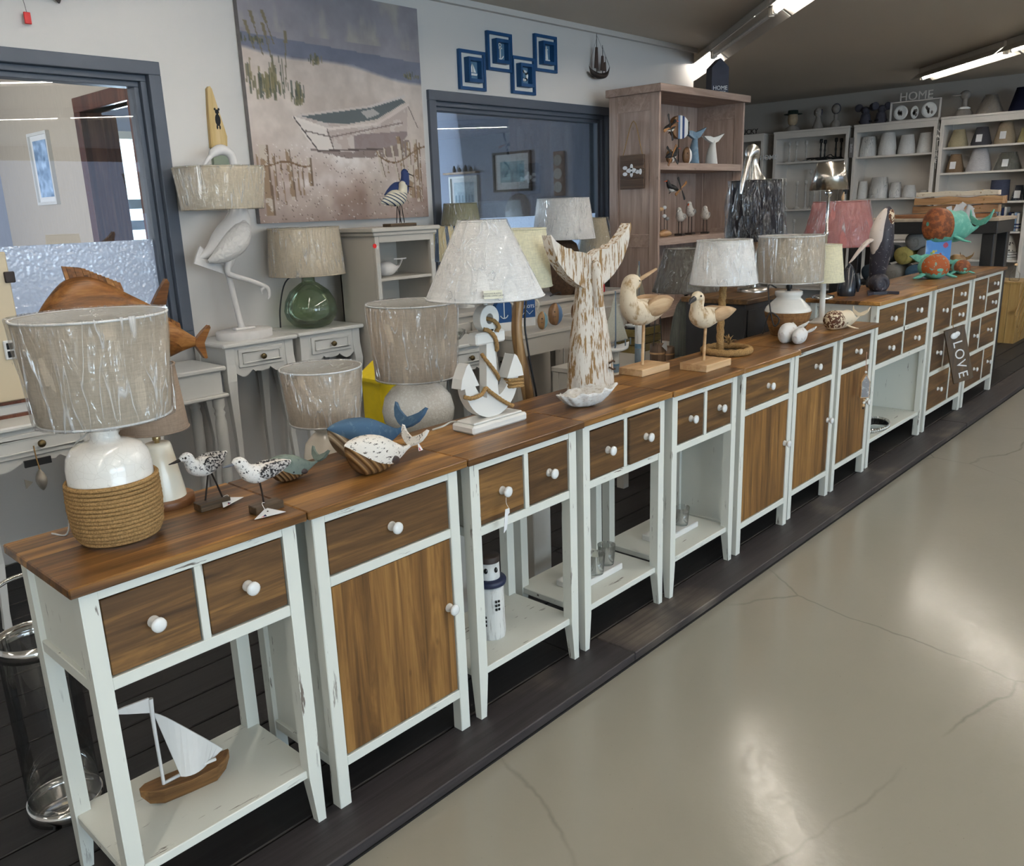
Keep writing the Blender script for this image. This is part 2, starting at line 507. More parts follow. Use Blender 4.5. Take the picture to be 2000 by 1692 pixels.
M_FROST = None
def frosted():
    s = N('frosted_glass'); v = s.coord()
    vo = s.new('ShaderNodeTexVoronoi', feature='SMOOTH_F1'); vo.inputs['Scale'].default_value = 70; s.link(v, vo.inputs['Vector'])
    bp = s.bump(vo.outputs['Distance'], .9, .006)
    s.done((.82, .88, .95), .25, .6)
    tl = s.new('ShaderNodeBsdfTranslucent'); tl.inputs['Color'].default_value = (.80, .88, .98, 1); s.link(bp, tl.inputs['Normal'])
    rf = s.new('ShaderNodeBsdfTransparent'); rf.inputs['Color'].default_value = (.85, .9, .97, 1)
    m1 = s.new('ShaderNodeMixShader'); m1.inputs[0].default_value = .22; s.link(tl.outputs[0], m1.inputs[1]); s.link(rf.outputs[0], m1.inputs[2])
    gl = s.new('ShaderNodeBsdfGlossy'); gl.inputs['Roughness'].default_value = .2; s.link(bp, gl.inputs['Normal'])
    m2 = s.new('ShaderNodeMixShader'); m2.inputs[0].default_value = .16; s.link(m1.outputs[0], m2.inputs[1]); s.link(gl.outputs[0], m2.inputs[2])
    s.link(m2.outputs[0], s.out.inputs['Surface']); return s.m
M_FROST = frosted()
M_PANE = glass_mat('window_glass', (.93, .96, .97), 0.0, .3, .06, .85)
def window(n, h, frost_z):
    x0, x1, z0, z1 = h
    root = MB()
    # stepped surround: face casing, then two reveals
    def ring(m, a, b, ya, yb):
        m.box(x0+a, x1-a, ya, yb, z1-b, z1-a); m.box(x0+a, x1-a, ya, yb, z0+a, z0+b)
        m.box(x0+a, x0+b, ya, yb, z0+b, z1-b); m.box(x1-b, x1-a, ya, yb, z0+b, z1-b)
    ring(root, -.012, .045, WY-.022, WY+.15)
    w = struct(root.build('window_%d' % n, M_FRAME, bevel=.003))
    m = MB(); ring(m, .045, .072, WY+.012, WY+.13); m.build('window_reveal', M_FRAME, w, bevel=.003)
    m = MB(); ring(m, .072, .095, WY+.035, WY+.11); m.build('window_stop', M_FRAME, w, bevel=.003)
    MB().box(x0+.09, x1-.09, WY+.062, WY+.066, frost_z, z1-.09).build('window_pane', M_PANE, w)
    MB().box(x0+.09, x1-.09, WY+.062, WY+.068, z0+.09, frost_z).build('frosted_pane', M_FROST, w)
    return w
window(1, H1, 1.35); window(2, H2, 1.375)

struct(MB().box(-4, 11, -9, 7.2, CZ, CZ+.1).build('ceiling', M_CEIL))
M_WALLB = mat_wall('grey_white_wall', srgb(178, 171, 162))
struct(MB().box(10.6, 10.75, -9, 6.2, -.1, CZ).build('wall_far', M_WALLB))
struct(MB().box(6.18, 10.6, 6.0, 6.2, -.1, CZ).build('wall_alcove', M_WALLB))
struct(MB().box(6.1, 6.18, WY+.14, 7.2, -.1, CZ).build('wall_partition', M_WALLB))
struct(MB().box(-4.15, -4, -9, 7.2, -.1, CZ).build('wall_behind', M_WALL))
# right wall with the shop windows (out of the picture, daylight comes through them)
wr = struct(wall_with_holes('wall_right', -4, 11, -9.15, -9, -.1, CZ, [(-1.6, 2.6, .35, 2.45), (2.9, 7.1, .35, 2.45), (7.4, 10.2, .35, 2.45)], M_WALL).build('wall_right', M_WALL))
# offices behind the glass
M_BEIGE = None
def mat_paper(name, c):
    s = N(name); v = s.coord()
    mp = s.new('ShaderNodeMapping'); mp.inputs['Scale'].default_value = (60, 60, 6); s.link(v, mp.inputs[0])
    n = s.noise(mp.outputs[0], 1, 3)
    s.bump(n, .3, .003)
    return s.done(s.mix(n, tuple(x*.86 for x in c), tuple(min(1, x*1.1) for x in c)), .8, .2)
M_BEIGE = mat_paper('beige_woven_wallpaper', srgb(196, 184, 168))
M_BLUEW = mat_paper('pale_blue_wallpaper', srgb(168, 176, 196))
struct(MB().box(-1.2, 6.1, 7.0, 7.2, -.1, CZ).build('wall_office_end', M_BLUEW))
struct(MB().box(-1.2, -1.05, WY+.14, 7, -.1, CZ).build('wall_den_side', M_BEIGE))
m = MB()
m.box(2.2, 2.3, WY+.14, 4.16, -.03, CZ); m.box(2.2, 2.3, 5.14, 7, -.03, CZ); m.box(2.2, 2.3, 4.16, 5.14, 2.2, CZ)
struct(m.build('wall_den_partition', M_BEIGE))
struct(MB().box(5.95, 6.1, WY+.14, 7.0, -.1, CZ).build('wall_office_picture', M_BLUEW))
M_JAMB = wood('red_brown_jamb', 'z', srgb(70, 38, 26), srgb(98, 56, 40), srgb(128, 84, 62), rough=.4, knots=False)
d = struct(MB().box(2.17, 2.33, 5.04, 5.14, 0, 2.2, .004).build('door_1', M_JAMB))
MB().box(2.17, 2.33, 4.16, 4.26, 0, 2.2, .004).build('door_jamb', M_JAMB, d)
MB().box(2.17, 2.33, 4.16, 5.14, 2.2, 2.3, .004).build('door_head', M_JAMB, d)
MB().box(2.33, 2.44, 5.06, 5.12, .0, 2.19, .004).build('door_lining', M_JAMB, d)
# bright office window with a shutter
w3 = struct(MB().box(3.13, 4.3, 6.96, 7.0, .85, .92).box(3.13, 4.3, 6.96, 7.0, 2.2, 2.27).box(3.13, 3.2, 6.96, 7, .92, 2.2).box(4.23, 4.3, 6.96, 7, .92, 2.2).build('window_3', M_WHITE))
MB().box(3.2, 4.23, 6.975, 6.985, .92, 2.2).build('daylit_pane', emit('daylit_window', (.72, .9, 1.0), 2.6), w3)
for i in range(4):
    MB().box(3.2, 4.23, 6.945, 6.96, .95+.2*i, .95+.2*i+.09).build('blind_slat', plain('blind', srgb(150, 170, 190), .6), w3)

# ------------------------------------------------------------------ ceiling strip lights, in diagonal rows
M_HOUS = plain('white_enamel', srgb(214, 208, 198), .35, .5, var=.03)
M_TUBE = emit('lit_fluorescent_tube', (1.0, .93, .84), TUBE_POWER)
M_CAP = plain('tube_cap', (.55, .55, .55), .3, .5, .6)
ANG = math.radians(43.0)
def make_strip():
    t = thing('strip_light', 'x', 'ceiling lamp')
    MB().box(-.76, .76, -.035, .035, 2.60, CZ-.002, .004).build('housing', M_HOUS, t)
    # reflector: folded sheet with sloping wings
    pr = [(-.115, 2.545), (-.04, 2.602), (.04, 2.602), (.115, 2.545), (.118, 2.549), (.042, 2.607), (-.042, 2.607), (-.118, 2.549)]
    MB().prism([(y, z) for y, z in pr], -.76, .76, 'yz').build('reflector', M_HOUS, t)
    MB().lathe([(.0135, -.72), (.0135, .72)], 8, (0, 0, 2.565), axis='x').build('tube', M_TUBE, t)
    for sx in (-1, 1):
        MB().box(sx*.745-.012, sx*.745+.012, -.018, .018, 2.548, 2.605, .003).build('lamp_holder', M_HOUS, t)
        MB().lathe([(.0142, -.012), (.0142, .012)], 10, (sx*.722, 0, 2.565), axis='x').build('tube_cap', M_CAP, t)
    return t
def strip_pos(k, j):
    # row k, j-th fitting along the row (j counts away from the left wall side)
    ux, uy = math.cos(ANG), math.sin(ANG)
    x0, y0 = {-1: (1.35, 1.22), 0: (5.52, 1.68), 1: (8.62, 1.08)}.get(k, (5.52 + 3.72*k, 1.68))
    return (x0 - ux*1.56*j, y0 - uy*1.56*j, 0)
st0 = make_strip(); first = True
near = {(0, -1): 'lit strip light whose end shows behind the navy house ornament', (0, 0): 'unlit strip light between two lit ones above the pine bookcase', (0, 1): 'lit strip light crossing the top edge of the picture',
        (1, 0): 'lit strip light above the white shelving on the far wall', (1, 1): 'lit strip light cut by the right edge of the picture'}
for k in range(-2, 3):
    for j in range(-1, 6):
        x, y, z = strip_pos(k, j)
        if (y > 1.3 and k < 0) or (y > 2.0 and x < 6.5) or x > 9.6 or x < -3.3 or y < -7.5 or y > 3.4: continue
        if k == 1 and j < 0: continue
        lab = near.get((k, j), 'fluorescent ceiling strip light outside the picture, in a diagonal row')
        if first:
            st0.location = (x, y, 0); st0.rotation_euler = (0, 0, ANG); st0['label'] = lab; st0['group'] = 'ceiling strip lights'; first = False
        else:
            sl = dup(st0, (x, y, 0), ANG, lab, 'ceiling strip lights')
            if (k, j) == (0, 0):
                for ch in sl.children:
                    if ch.name.startswith('tube') and not ch.name.startswith('tube_cap'):
                        ch.data = ch.data.copy(); ch.data.materials.clear(); ch.data.materials.append(plain('unlit_tube', (.7, .7, .68), .3))

# ------------------------------------------------------------------ the row of cabinets
def knob(parent, x, z, y=0.0, r=.0155, mat=None):
    p = [(.0045, .004), (r*.78, .003), (r*.82, -.002), (r*.7, -.007), (r*.42, -.010), (r*.42, -.014), (r*.8, -.018), (r, -.022), (r*.97, -.027), (r*.6, -.030), (.001, -.0305)]
    return MB().lathe(p, 18, (x, y, z), axis='y').build('knob', mat or M_PORC, parent)
def leg(m, x0, x1, y0, y1, h, taper=0.0, side=1, back=False):
    if not taper:
        return m.box(x0, x1, y0, y1, 0, h, .002)
    # inner faces taper towards the foot below the shelf
    t = taper; zt = .13
    a0, a1 = (x0, x1-t) if side < 0 else (x0+t, x1)
    b0, b1 = (y0+t*.0, y1-t) if not back else (y0+t, y1)
    vs = [(a0, b0, 0), (a1, b0, 0), (a1, b1, 0), (a0, b1, 0)]
    r = [vs] + [[(x0, y0, z), (x1, y0, z), (x1, y1, z), (x0, y1, z)] for z in (zt, h)]
    return m.loft(r, True, False)
def drawer(parent, x0, x1, z0, z1, kn=True, out=0.0, yf=.024):
    d = MB().box(x0, x1, yf-out, yf+.018-out, z0, z1, .0015).build('drawer', M_DRW, parent)
    MB().box(x0+.006, x1-.006, yf+.018-out, .27, z0+.01, z1-.015).build('drawer_box', M_MINT, d)
    if kn: knob(d, (x0+x1)/2, (z0+z1)/2, yf-out)
    return d
def frame_parts(t, w, D, H, low, taper, tt=.021, panel_low=None):
    MB().box(0, w, 0, D, H-tt, H, .0025).build('tabletop', M_TOP, t)
    h = H-tt; xa, xb = .02, w-.02; L = .034
    for sx, x0, x1 in ((-1, xa, xa+L), (1, xb-L, xb)):
        leg(MB(), x0, x1, .02, .02+L, h, taper, sx).build('leg', M_MINT, t)
        leg(MB(), x0, x1, D-.02-L, D-.02, h, taper, sx, True).build('leg', M_MINT, t)
        pl = panel_low if panel_low is not None else low
        xs = x0+.012 if sx < 0 else x1-.020
        MB().box(xs, xs+.008, .02+L, D-.02-L, pl+.02, h).build('side_panel', M_MINT, t)
        MB().box(x0+.002, x1-.002, .02+L, D-.02-L, pl, pl+.026, .0015).build('side_rail', M_MINT, t)
        MB().box(x0+.004, x0+.03, .02+L, D-.02-L, h-.02, h).build('side_rail', M_MINT, t)
    MB().box(xa+L, xb-L, D-.036, D-.028, (panel_low if panel_low is not None else low)+.01, h).build('back_panel', M_MINT, t)
    MB().box(xa+L, xb-L, .021, .05, h-.025, h, .001).build('rail', M_MINTX, t)
    return xa+L, xb-L, h
GC = 'white and brown cabinets in the long row'
def table_open(x, w, y, lab, outs=(0, 0)):
    t = thing('console_table', lab, 'table', (x, y, 0), 0, GC)
    D, H = .35, .80
    a, b, h = frame_parts(t, w, D, H, .562, .012)
    MB().box(a, b, .021, .05, .562, .588, .0015).build('rail', M_MINTX, t)
    c = (a+b)/2
    MB().box(c-.009, c+.009, .021, .05, .588, h-.025, .001).build('divider', M_MINT, t)
    drawer(t, a+.003, c-.012, .591, h-.029, out=outs[0]); drawer(t, c+.012, b-.003, .591, h-.029, out=outs[1])
    MB().box(.024, w-.024, .03, D-.022, .128, .15, .002).build('shelf', M_MINTX, t)
    return t
def cabinet_door(x, w, y, lab):
    t = thing('door_cabinet', lab, 'cabinet', (x, y, 0), 0, GC)
    D, H = .35, .80
    a, b, h = frame_parts(t, w, D, H, .11, 0)
    MB().box(a, b, .021, .05, .592, .617, .0015).build('rail', M_MINTX, t)
    MB().box(a, b, .021, .05, .108, .134, .0015).build('rail', M_MINTX, t)
    MB().box(a, b, .05, D-.04, .112, .13).build('floor_panel', M_MINTX, t)
    drawer(t, a+.003, b-.003, .62, h-.029)
    d = MB().box(a+.003, b-.003, .024, .042, .137, .589, .0015).build('door', M_DOOR, t)
    knob(d, b-.02, .395, .024)
    return t
CX = [0, .507, 1.004, 1.503, 2.008, 2.517, 3.027, 3.52, 4.0]
YO = [0, -.003, -.006, .0, -.006, -.006, .008, .010, .018]
ct = table_open(0.0, .505, 0, 'two-drawer console table nearest the camera with a white sailboat on its shelf')
cabinet_door(CX[1], CX[2]-CX[1]-.002, YO[1], 'door cabinet with one wide drawer, second in the row beside the sailboat table')
table_open(CX[2], CX[3]-CX[2]-.002, YO[2], 'two-drawer console table with a white lighthouse on its shelf')
table_open(CX[3], CX[4]-CX[3]-.002, YO[3], 'two-drawer console table with drawers slightly open under the oyster shell dish', (.004, .012))
table_open(CX[4], CX[5]-CX[4]-.002, YO[4], 'two-drawer console table under the two wooden shorebirds')
cabinet_door(CX[5], CX[6]-CX[5]-.002, YO[5], 'door cabinet under the coiled rope lamp')
cabinet_door(CX[6], CX[7]-CX[6]-.002, YO[6], 'door cabinet under the small pair of white whales')
cabinet_door(CX[7], CX[8]-CX[7]-.004, YO[7], 'door cabinet with a hanging house pendant, under the cream whale')
# taller units at the far end
HT = .905
def tall_niche(x, w, y):
    t = thing('niche_cabinet', 'taller four-drawer cabinet with an open niche holding a mirrored tray', 'cabinet', (x, y, 0), 0, GC)
    D = .40
    a, b, h = frame_parts(t, w, D, HT, .10, 0)
    for z0 in (.725, .565): 
        MB().box(a, b, .021, .05, z0-.026, z0, .001).build('rail', M_MINTX, t)
    c = (a+b)/2
    MB().box(c-.009, c+.009, .021, .05, .565, h-.025).build('divider', M_MINT, t)
    for z0, z1 in ((.728, h-.028), (.568, .696)):
        drawer(t, a+.003, c-.012, z0, z1); drawer(t, c+.012, b-.003, z0, z1)
    MB().box(.024, w-.024, .03, D-.022, .128, .15, .002).build('shelf', M_MINTX, t)
    return t
tall_niche(4.0, .915, .018)
def apothecary(x, w, y, lab):
    t = thing('apothecary_cabinet', lab, 'cabinet', (x, y, 0), 0, GC)
    D = .40
    a, b, h = frame_parts(t, w, D, HT, .10, 0)
    rows = [(.615, h-.025), (.37, .59), (.125, .345)]
    for z0, z1 in rows:
        MB().box(a, b, .021, .05, z0-.025, z0, .001).build('rail', M_MINTX, t)
    W_ = b-a
    def div(x, z0, z1): MB().box(x-.008, x+.008, .021, .05, z0, z1).build('divider', M_MINT, t)
    z0, z1 = rows[0]; c = a+W_*.5; div(c, z0, z1); zm = (z0+z1)/2
    drawer(t, a+.003, c-.011, z0+.003, z1-.003)
    MB().box(c+.008, b, .021, .05, zm-.01, zm+.01).build('rail', M_MINTX, t)
    drawer(t, c+.011, b-.003, zm+.013, z1-.003); drawer(t, c+.011, b-.003, z0+.003, zm-.013)
    z0, z1 = rows[1]; c = a+W_*.37; div(c, z0, z1)
    drawer(t, a+.003, c-.011, z0+.003, z1-.003); drawer(t, c+.011, b-.003, z0+.003, z1-.003)
    z0, z1 = rows[2]; c = a+W_*.62; div(c, z0, z1)
    drawer(t, a+.003, c-.011, z0+.003, z1-.003); drawer(t, c+.011, b-.003, z0+.003, z1-.003)
    return t
apothecary(4.93, .79, .018, 'many-drawer cabinet with a wooden LOVE sign hanging on it')
apothecary(5.725, .775, .018, 'many-drawer cabinet at the far end of the row')
# ------------------------------------------------------------------ shared builders for the goods
def spline(pts, k=5):
    """Catmull-Rom through tuples of any length"""
    P = [np.array(p, float) for p in pts]; P = [2*P[0]-P[1]] + P + [2*P[-1]-P[-2]]
    out = []
    for i in range(1, len(P)-2):
        for j in range(k):
            t = j/k
            out.append(.5*((2*P[i]) + (-P[i-1]+P[i+1])*t + (2*P[i-1]-5*P[i]+4*P[i+1]-P[i+2])*t*t + (-P[i-1]+3*P[i]-3*P[i+1]+P[i+2])*t**3))
    out.append(P[-2]); return out
def stube(m, pts, k=5, n=14, flat=1.0, caps=True):
    """tube along a smooth path given as (x, y, z, r)"""
    q = spline(pts, k)
    return m.tube([tuple(p[:3]) for p in q], [max(float(p[3]), .0006) for p in q], n, True, caps, False, flat)
def rope(m, pts, r, twist=60.0, n=10, closed=False, lobes=3):
    """laid rope: lobed section turning along the path"""
    pts = [Vector(p) for p in pts]; mm = len(pts); up = None; rings = []; s = 0.0
    if closed:
        tot = sum((pts[(i+1) % mm]-pts[i]).length for i in range(mm))
        turns = max(1, round(tot*twist/(2*math.pi)*lobes))/lobes; twist = turns*2*math.pi/tot
    for i in range(mm):
        t = (pts[(i+1) % mm]-pts[i-1]) if closed else pts[min(i+1, mm-1)]-pts[max(i-1, 0)]
        t.normalize()
        if up is None: up = Vector((0, 0, 1)) if abs(t.z) < .9 else Vector((1, 0, 0))
        up = (up - t*up.dot(t)).normalized(); sd = t.cross(up)
        ring = []
        for j in range(n):
            a = 2*math.pi*j/n
            rr = r*(.78 + .24*abs(math.cos(lobes*.5*(a - twist*s))))
            ring.append(tuple(pts[i] + up*math.sin(a)*rr + sd*math.cos(a)*rr))
        rings.append(ring)
        if i < mm-1: s += (pts[i+1]-pts[i]).length
    return m.loft(rings, True, True, closed)
def profile_body(top, bot, wid, m=36, n=20, test=None, yc=0.0, sq=1.0, bound=None):
    """body along x from side outlines; test(x,z) splits faces in two meshes"""
    x0 = max(top[0][0], bot[0][0]); x1 = min(top[-1][0], bot[-1][0])
    xs = [x0 + (x1-x0)*(.5-.5*math.cos(math.pi*i/m)) for i in range(m+1)]
    def ip(c, x):
        q = spline(c, 6) if len(c) > 3 else c
        return float(np.interp(x, [p[0] for p in q], [p[1] for p in q]))
    rings = []
    for x in xs:
        a, b, w = ip(top, x), ip(bot, x), max(ip(wid, x), .0008)
        zc, h = (a+b)/2, max((a-b)/2, .0008)
        ring = []
        tb = None
        if bound:
            e = max(-.999, min(.999, (bound(x)-zc)/h)); tb = math.asin(math.copysign(abs(e)**(1/sq), e))
        for j in range(n):
            t = 2*math.pi*j/n
            if tb is not None:
                hn = n//2
                t = tb + (math.pi-2*tb)*j/hn if j < hn else (math.pi-tb) + (math.pi+2*tb)*(j-hn)/hn
            c, s = math.cos(t), math.sin(t)
            ring.append((x, yc + w*math.copysign(abs(c)**sq, c), zc + h*math.copysign(abs(s)**sq, s)))
        rings.append(ring)
    A, B = MB(), MB()
    vs = [p for r in rings for p in r]; fa = []; fb = []
    for i in range(m):
        for j in range(n):
            k = (j+1) % n
            f = (i*n+j, i*n+k, (i+1)*n+k, (i+1)*n+j)
            cx = sum(vs[q][0] for q in f)/4; cz = sum(vs[q][2] for q in f)/4
            (fb if (j >= n//2 if bound and bound(cx) > -1 else bool(test and test(cx, cz))) else fa).append(f)
    for M_, fs in ((A, fa), (B, fb)):
        used = sorted({i for f in fs for i in f}); mp = {u: i for i, u in enumerate(used)}
        M_.add([vs[u] for u in used], [tuple(mp[i] for i in f) for f in fs], True)
    A.add(rings[0], [tuple(range(n))[::-1]], True); A.add(rings[-1], [tuple(range(n))], True)
    return A, B
def wob_film(seed, A=.0035):
    rg = random.Random(seed); ph = [rg.uniform(0, 6.28) for _ in range(6)]
    def f(a, z):
        return A*(math.sin(5*a+ph[0]+14*z) + .8*math.sin(9*a+ph[1]-22*z) + .6*math.sin(17*a+ph[2]+35*z) + .5*abs(math.sin(13*a+ph[3]-9*z))) + A*.9
    return f
FS = [0]
M_LINING = plain('white_lining', srgb(226, 222, 214), .8, .2, var=.02)
def shade(parent, rb, rt, z0, z1, mat, film=True, c=(0, 0), trim=None, n=40, loose=.0013):
    FS[0] += 1
    th = .0025
    sh = MB().lathe([(rb, z0), (rt, z1), (rt-th, z1), (rb-th, z0), (rb, z0)], n, (c[0], c[1], 0), caps=False).build('lamp_shade', mat, parent)
    MB().lathe([(rb-th-.0008, z0+.001), (rt-th-.0008, z1-.001)], n, (c[0], c[1], 0), caps=False).build('lining', M_LINING, sh)
    for r, z in ((rb, z0), (rt, z1)):
        MB().tube([(c[0]+r*math.cos(2*math.pi*i/n), c[1]+r*math.sin(2*math.pi*i/n), z) for i in range(n)], .0025, 6, closed=True).build('shade_trim', trim or mat, sh)
    sp = MB().tube([(c[0]+.022*math.cos(i*.785), c[1]+.022*math.sin(i*.785), z0+.05) for i in range(8)], .0018, 5, closed=True)
    for k in range(3):
        a = k*2.094; sp.tube([(c[0]+.022*math.cos(a), c[1]+.022*math.sin(a), z0+.05), (c[0]+rb*.95*math.cos(a), c[1]+rb*.95*math.sin(a), z0+.006)], .0015, 5)
    sp.build('shade_carrier', M_CHROME, sh)
    if film:
        wf = wob_film(FS[0], loose)
        g = .0008
        pr = []
        K = 12
        pr.append((rb*.86, z0-.004))
        for i in range(K+1):
            t = i/K; pr.append((rb+(rt-rb)*t+g, z0-.004+(z1-z0+.009)*t))
        for t in (.9, .75, .55, .35, .15): pr.append((rt*t, z1+.004-.018*(1-t)))
        MB().lathe(pr, 64, (c[0], c[1], 0), caps=False, wob=lambda a, z: wf(a, z)).build('plastic_wrap', M_FILM, sh)
    return sh
def socket(parent, z0, z1, r=.017, mat=None, c=(0, 0)):
    return MB().lathe([(r*.6, z0), (r*.6, z0+.01), (r, z0+.012), (r, z1), (r*.7, z1+.004)], 16, (c[0], c[1], 0)).build('lamp_socket', mat or M_BLACK, parent)
def speckle(name, base, spot, sc=90, lo=.56, hi=.6, rough=.75, stretch=(1, 1, 1), bump=.3, area=0):
    if name in _cache: return _cache[name]
    s = N(name); v = s.coord(rnd=3, scale=stretch)
    n1 = s.noise(v, sc, 4, .65); m = s.ramp(n1, (lo, 0), (hi, 1))
    if area:
        m = s.math('MULTIPLY', m, s.ramp(s.noise(v, area, 2), (.42, 0), (.58, 1)))
    col = s.mix(m, base, spot); s.bump(n1, bump, .002)
    _cache[name] = s.done(col, rough, .3); return _cache[name]
M_EYE = plain('black_eye', (.01, .01, .01), .2)
def cord(parent, pts, r=.003, mat=None, name='cord'):
    m = MB(); stube(m, [(*p, r) for p in pts], 5, 7); return m.build(name, mat or M_BLACK, parent)
M_LINEN = fabric('natural_linen', srgb(196, 184, 166))
M_LINEN2 = fabric('warm_linen', srgb(208, 192, 172))
M_BEIGESH = fabric('beige_cotton', srgb(224, 210, 186))
M_WHITESH = fabric('white_cotton', srgb(242, 240, 237), weave=500, glow=.12)
M_CREAMSH = fabric('cream_cotton', srgb(232, 226, 196), weave=300)
M_TAUPE = fabric('taupe_linen', srgb(160, 140, 122))
Z8 = .8
# ------------------------------------------------------------------ on the first table
def rope_lamp():
    t = thing('table_lamp', 'large lamp with rope-wrapped white ceramic base and plastic-wrapped linen shade', 'lamp', (.176, .19, Z8))
    MB().lathe([(.058, .001), (.07, .006), (.08, .03), (.0835, .08), (.082, .13), (.0815, .132), (.0815, .160), (.077, .182), (.066, .198), (.044, .207), (.03, .21), (.026, .22), (.026, .262), (.0, .262)], 48).build('ceramic_base', crackle(), t)
    m = MB(); pts = []
    K = 15; zz = lambda u: .006+.126*u
    for i in range(K*44+1):
        u = i/(K*44); a = 2*math.pi*i/44; z = zz(u)
        r = float(np.interp(z, [.0, .012, .03, .08, .135], [.064, .073, .081, .0845, .0825]))+.0035
        pts.append((r*math.cos(a), r*math.sin(a), z))
    rope(m, pts, .0049, 260, 7, lobes=2)
    m.build('rope_winding', M_ROPE, t)
    socket(t, .25, .30, .016, M_CHROME)
    shade(t, .124, .141, .26, .462, M_LINEN, n=56, trim=M_WHITESH, c=(.008, -.004), loose=.0028)
    cord(t, [(-.02, .03, .225), (-.04, .078, .18), (-.06, .09, .06), (-.07, .1, .004), (-.09, .13, .004)], .002, plain('clear_cord', (.6, .6, .58), .3))
def crackle():
    s = N('crackle_glaze'); v = s.coord()
    vo = s.new('ShaderNodeTexVoronoi', feature='DISTANCE_TO_EDGE'); vo.inputs['Scale'].default_value = 55; s.link(v, vo.inputs['Vector'])
    c = s.ramp(vo.outputs['Distance'], (0, .45), (.02, 0))
    return s.done(s.mix(c, srgb(240, 236, 228), srgb(190, 182, 170)), .12, .6)
rope_lamp()
t = thing('cone_lamp', 'slim cream cone lamp on a round wooden disc, half hidden behind the large linen-shade lamp', 'lamp', (.335, .318, Z8))
MB().lathe([(.064, .0), (.065, .003), (.065, .016), (.064, .0185), (.0, .0185)], 40).build('wooden_disc', wood('ring_wood', 'x', srgb(110, 70, 40), srgb(150, 102, 62), srgb(178, 130, 84), knots=False), t)
MB().lathe([(.048, .0185), (.047, .03), (.030, .138), (.027, .146), (.0, .147)], 36).build('ceramic_cone', plain('cream_glaze', srgb(236, 228, 208), .2, .55, var=.02), t)
MB().lathe([(.006, .145), (.006, .152), (.009, .154), (.009, .165), (.0, .166)], 14).build('brass_fitting', plain('light_brass', (.5, .38, .2), .3, .5, 1), t)
shade(t, .073, .060, .18, .325, M_TAUPE, False)
# sandpipers
M_PIPER = speckle('speckled_white_bird', srgb(226, 222, 216), srgb(38, 36, 38), 160, .585, .62)
M_PIPERW = speckle('dense_speckle_wing', srgb(190, 186, 182), srgb(34, 33, 36), 190, .47, .53)
M_DRIFTW = wood('grey_brown_block', 'x', srgb(66, 54, 40), srgb(98, 80, 60), srgb(122, 102, 78), knots=False)
M_WIRE = plain('dark_wire', (.025, .018, .014), .5, .4, .6)
def tag_card(parent, loc, rz, tip=.05):
    m = MB(T(*loc) @ rotz(rz) @ Matrix.Rotation(.18, 4, 'X'))
    m.prism([(-.034, 0), (.036, .008), (.0, .042)], .0, .0008, 'xy')
    tg = m.build('price_tag', M_PAPER, parent)
    k = MB(T(*loc) @ rotz(rz) @ Matrix.Rotation(.18, 4, 'X'))
    k.prism([(-.0155, .004), (-.006, .004), (-.008, .013)], .0009, .0011, 'xy'); k.build('navy_logo', plain('navy_print', srgb(36, 48, 92), .8), tg)
    k = MB(T(*loc) @ rotz(rz) @ Matrix.Rotation(.18, 4, 'X'))
    k.prism([(-.019, .003), (-.012, .003), (-.012, .0065)], .0012, .0014, 'xy'); k.build('red_logo', plain('red_print', srgb(200, 44, 50), .8), tg)
    k = MB(T(*loc) @ rotz(rz) @ Matrix.Rotation(.18, 4, 'X'))
    k.lathe([(.0022, .0009), (.0022, .0012)], 10, (.0, .0245, 0)); k.build('punch_hole', M_EYE, tg)
    return tg
def piper(label, loc, path, eye, beak, legs, block, wing, tagp, beakmat):
    t = thing('sandpiper_figure', label, 'bird figure', loc, 0, 'speckled sandpipers')
    m = MB(); stube(m, path, 6, 18, 1.0); m.build('body', M_PIPER, t)
    w = MB()
    for sy in (-1, 1):
        mm = MB(); stube(mm, [(x, sy*y, z, r) for x, y, z, r in wing], 5, 12, 1.6)
        w.add(mm.v, mm.f, True)
    w.build('wing', M_PIPERW, t)
    mm = MB(); mm.tube(beak, [.0042, .003, .0012], 8); mm.build('beak', beakmat, t)
    mm = MB()
    for sy in (-1, 1): mm.ell((eye[0], sy*eye[2], eye[1]), .0028, .0022, .0028, 10, 6)
    mm.build('eye', M_EYE, t)
    for L in legs: MB().tube(L, .0021, 7).build('leg', M_WIRE, t)
    MB().box(*block, .0015).build('block', M_DRIFTW, t)
    if tagp:
        tg = tag_card(t, tagp[:3], tagp[3])
        cord(tg, tagp[4], .0005, M_PAPER, 'string')
    return t
piper('speckled sandpiper on two wire legs with a straight dark bill, left of the pair', (.394, .204, Z8),
      [(.047, 0, .121, .003), (.03, 0, .112, .010), (.008, 0, .102, .018), (-.014, 0, .1, .0225), (-.033, 0, .104, .019), (-.042, 0, .117, .0135), (-.047, 0, .128, .0125), (-.056, 0, .129, .0095), (-.066, 0, .127, .003)],
      (-.055, .131, .0092), [(-.064, 0, .127), (-.077, 0, .1245), (-.09, 0, .123)],
      [[(-.001, .004, .084), (-.009, .004, .05), (-.017, .004, .018)], [(.002, -.004, .082), (.012, -.004, .05), (.021, -.004, .018)]],
      (-.04, .034, -.017, .017, 0, .019), [(.043, .004, .12, .002), (.02, .012, .111, .009), (-.005, .016, .104, .0115), (-.02, .018, .101, .005)],
      (.034, -.032, .006, .25, [(.022, -.006, .02), (.028, -.016, .024), (.036, -.006, .012)]), M_WIRE)
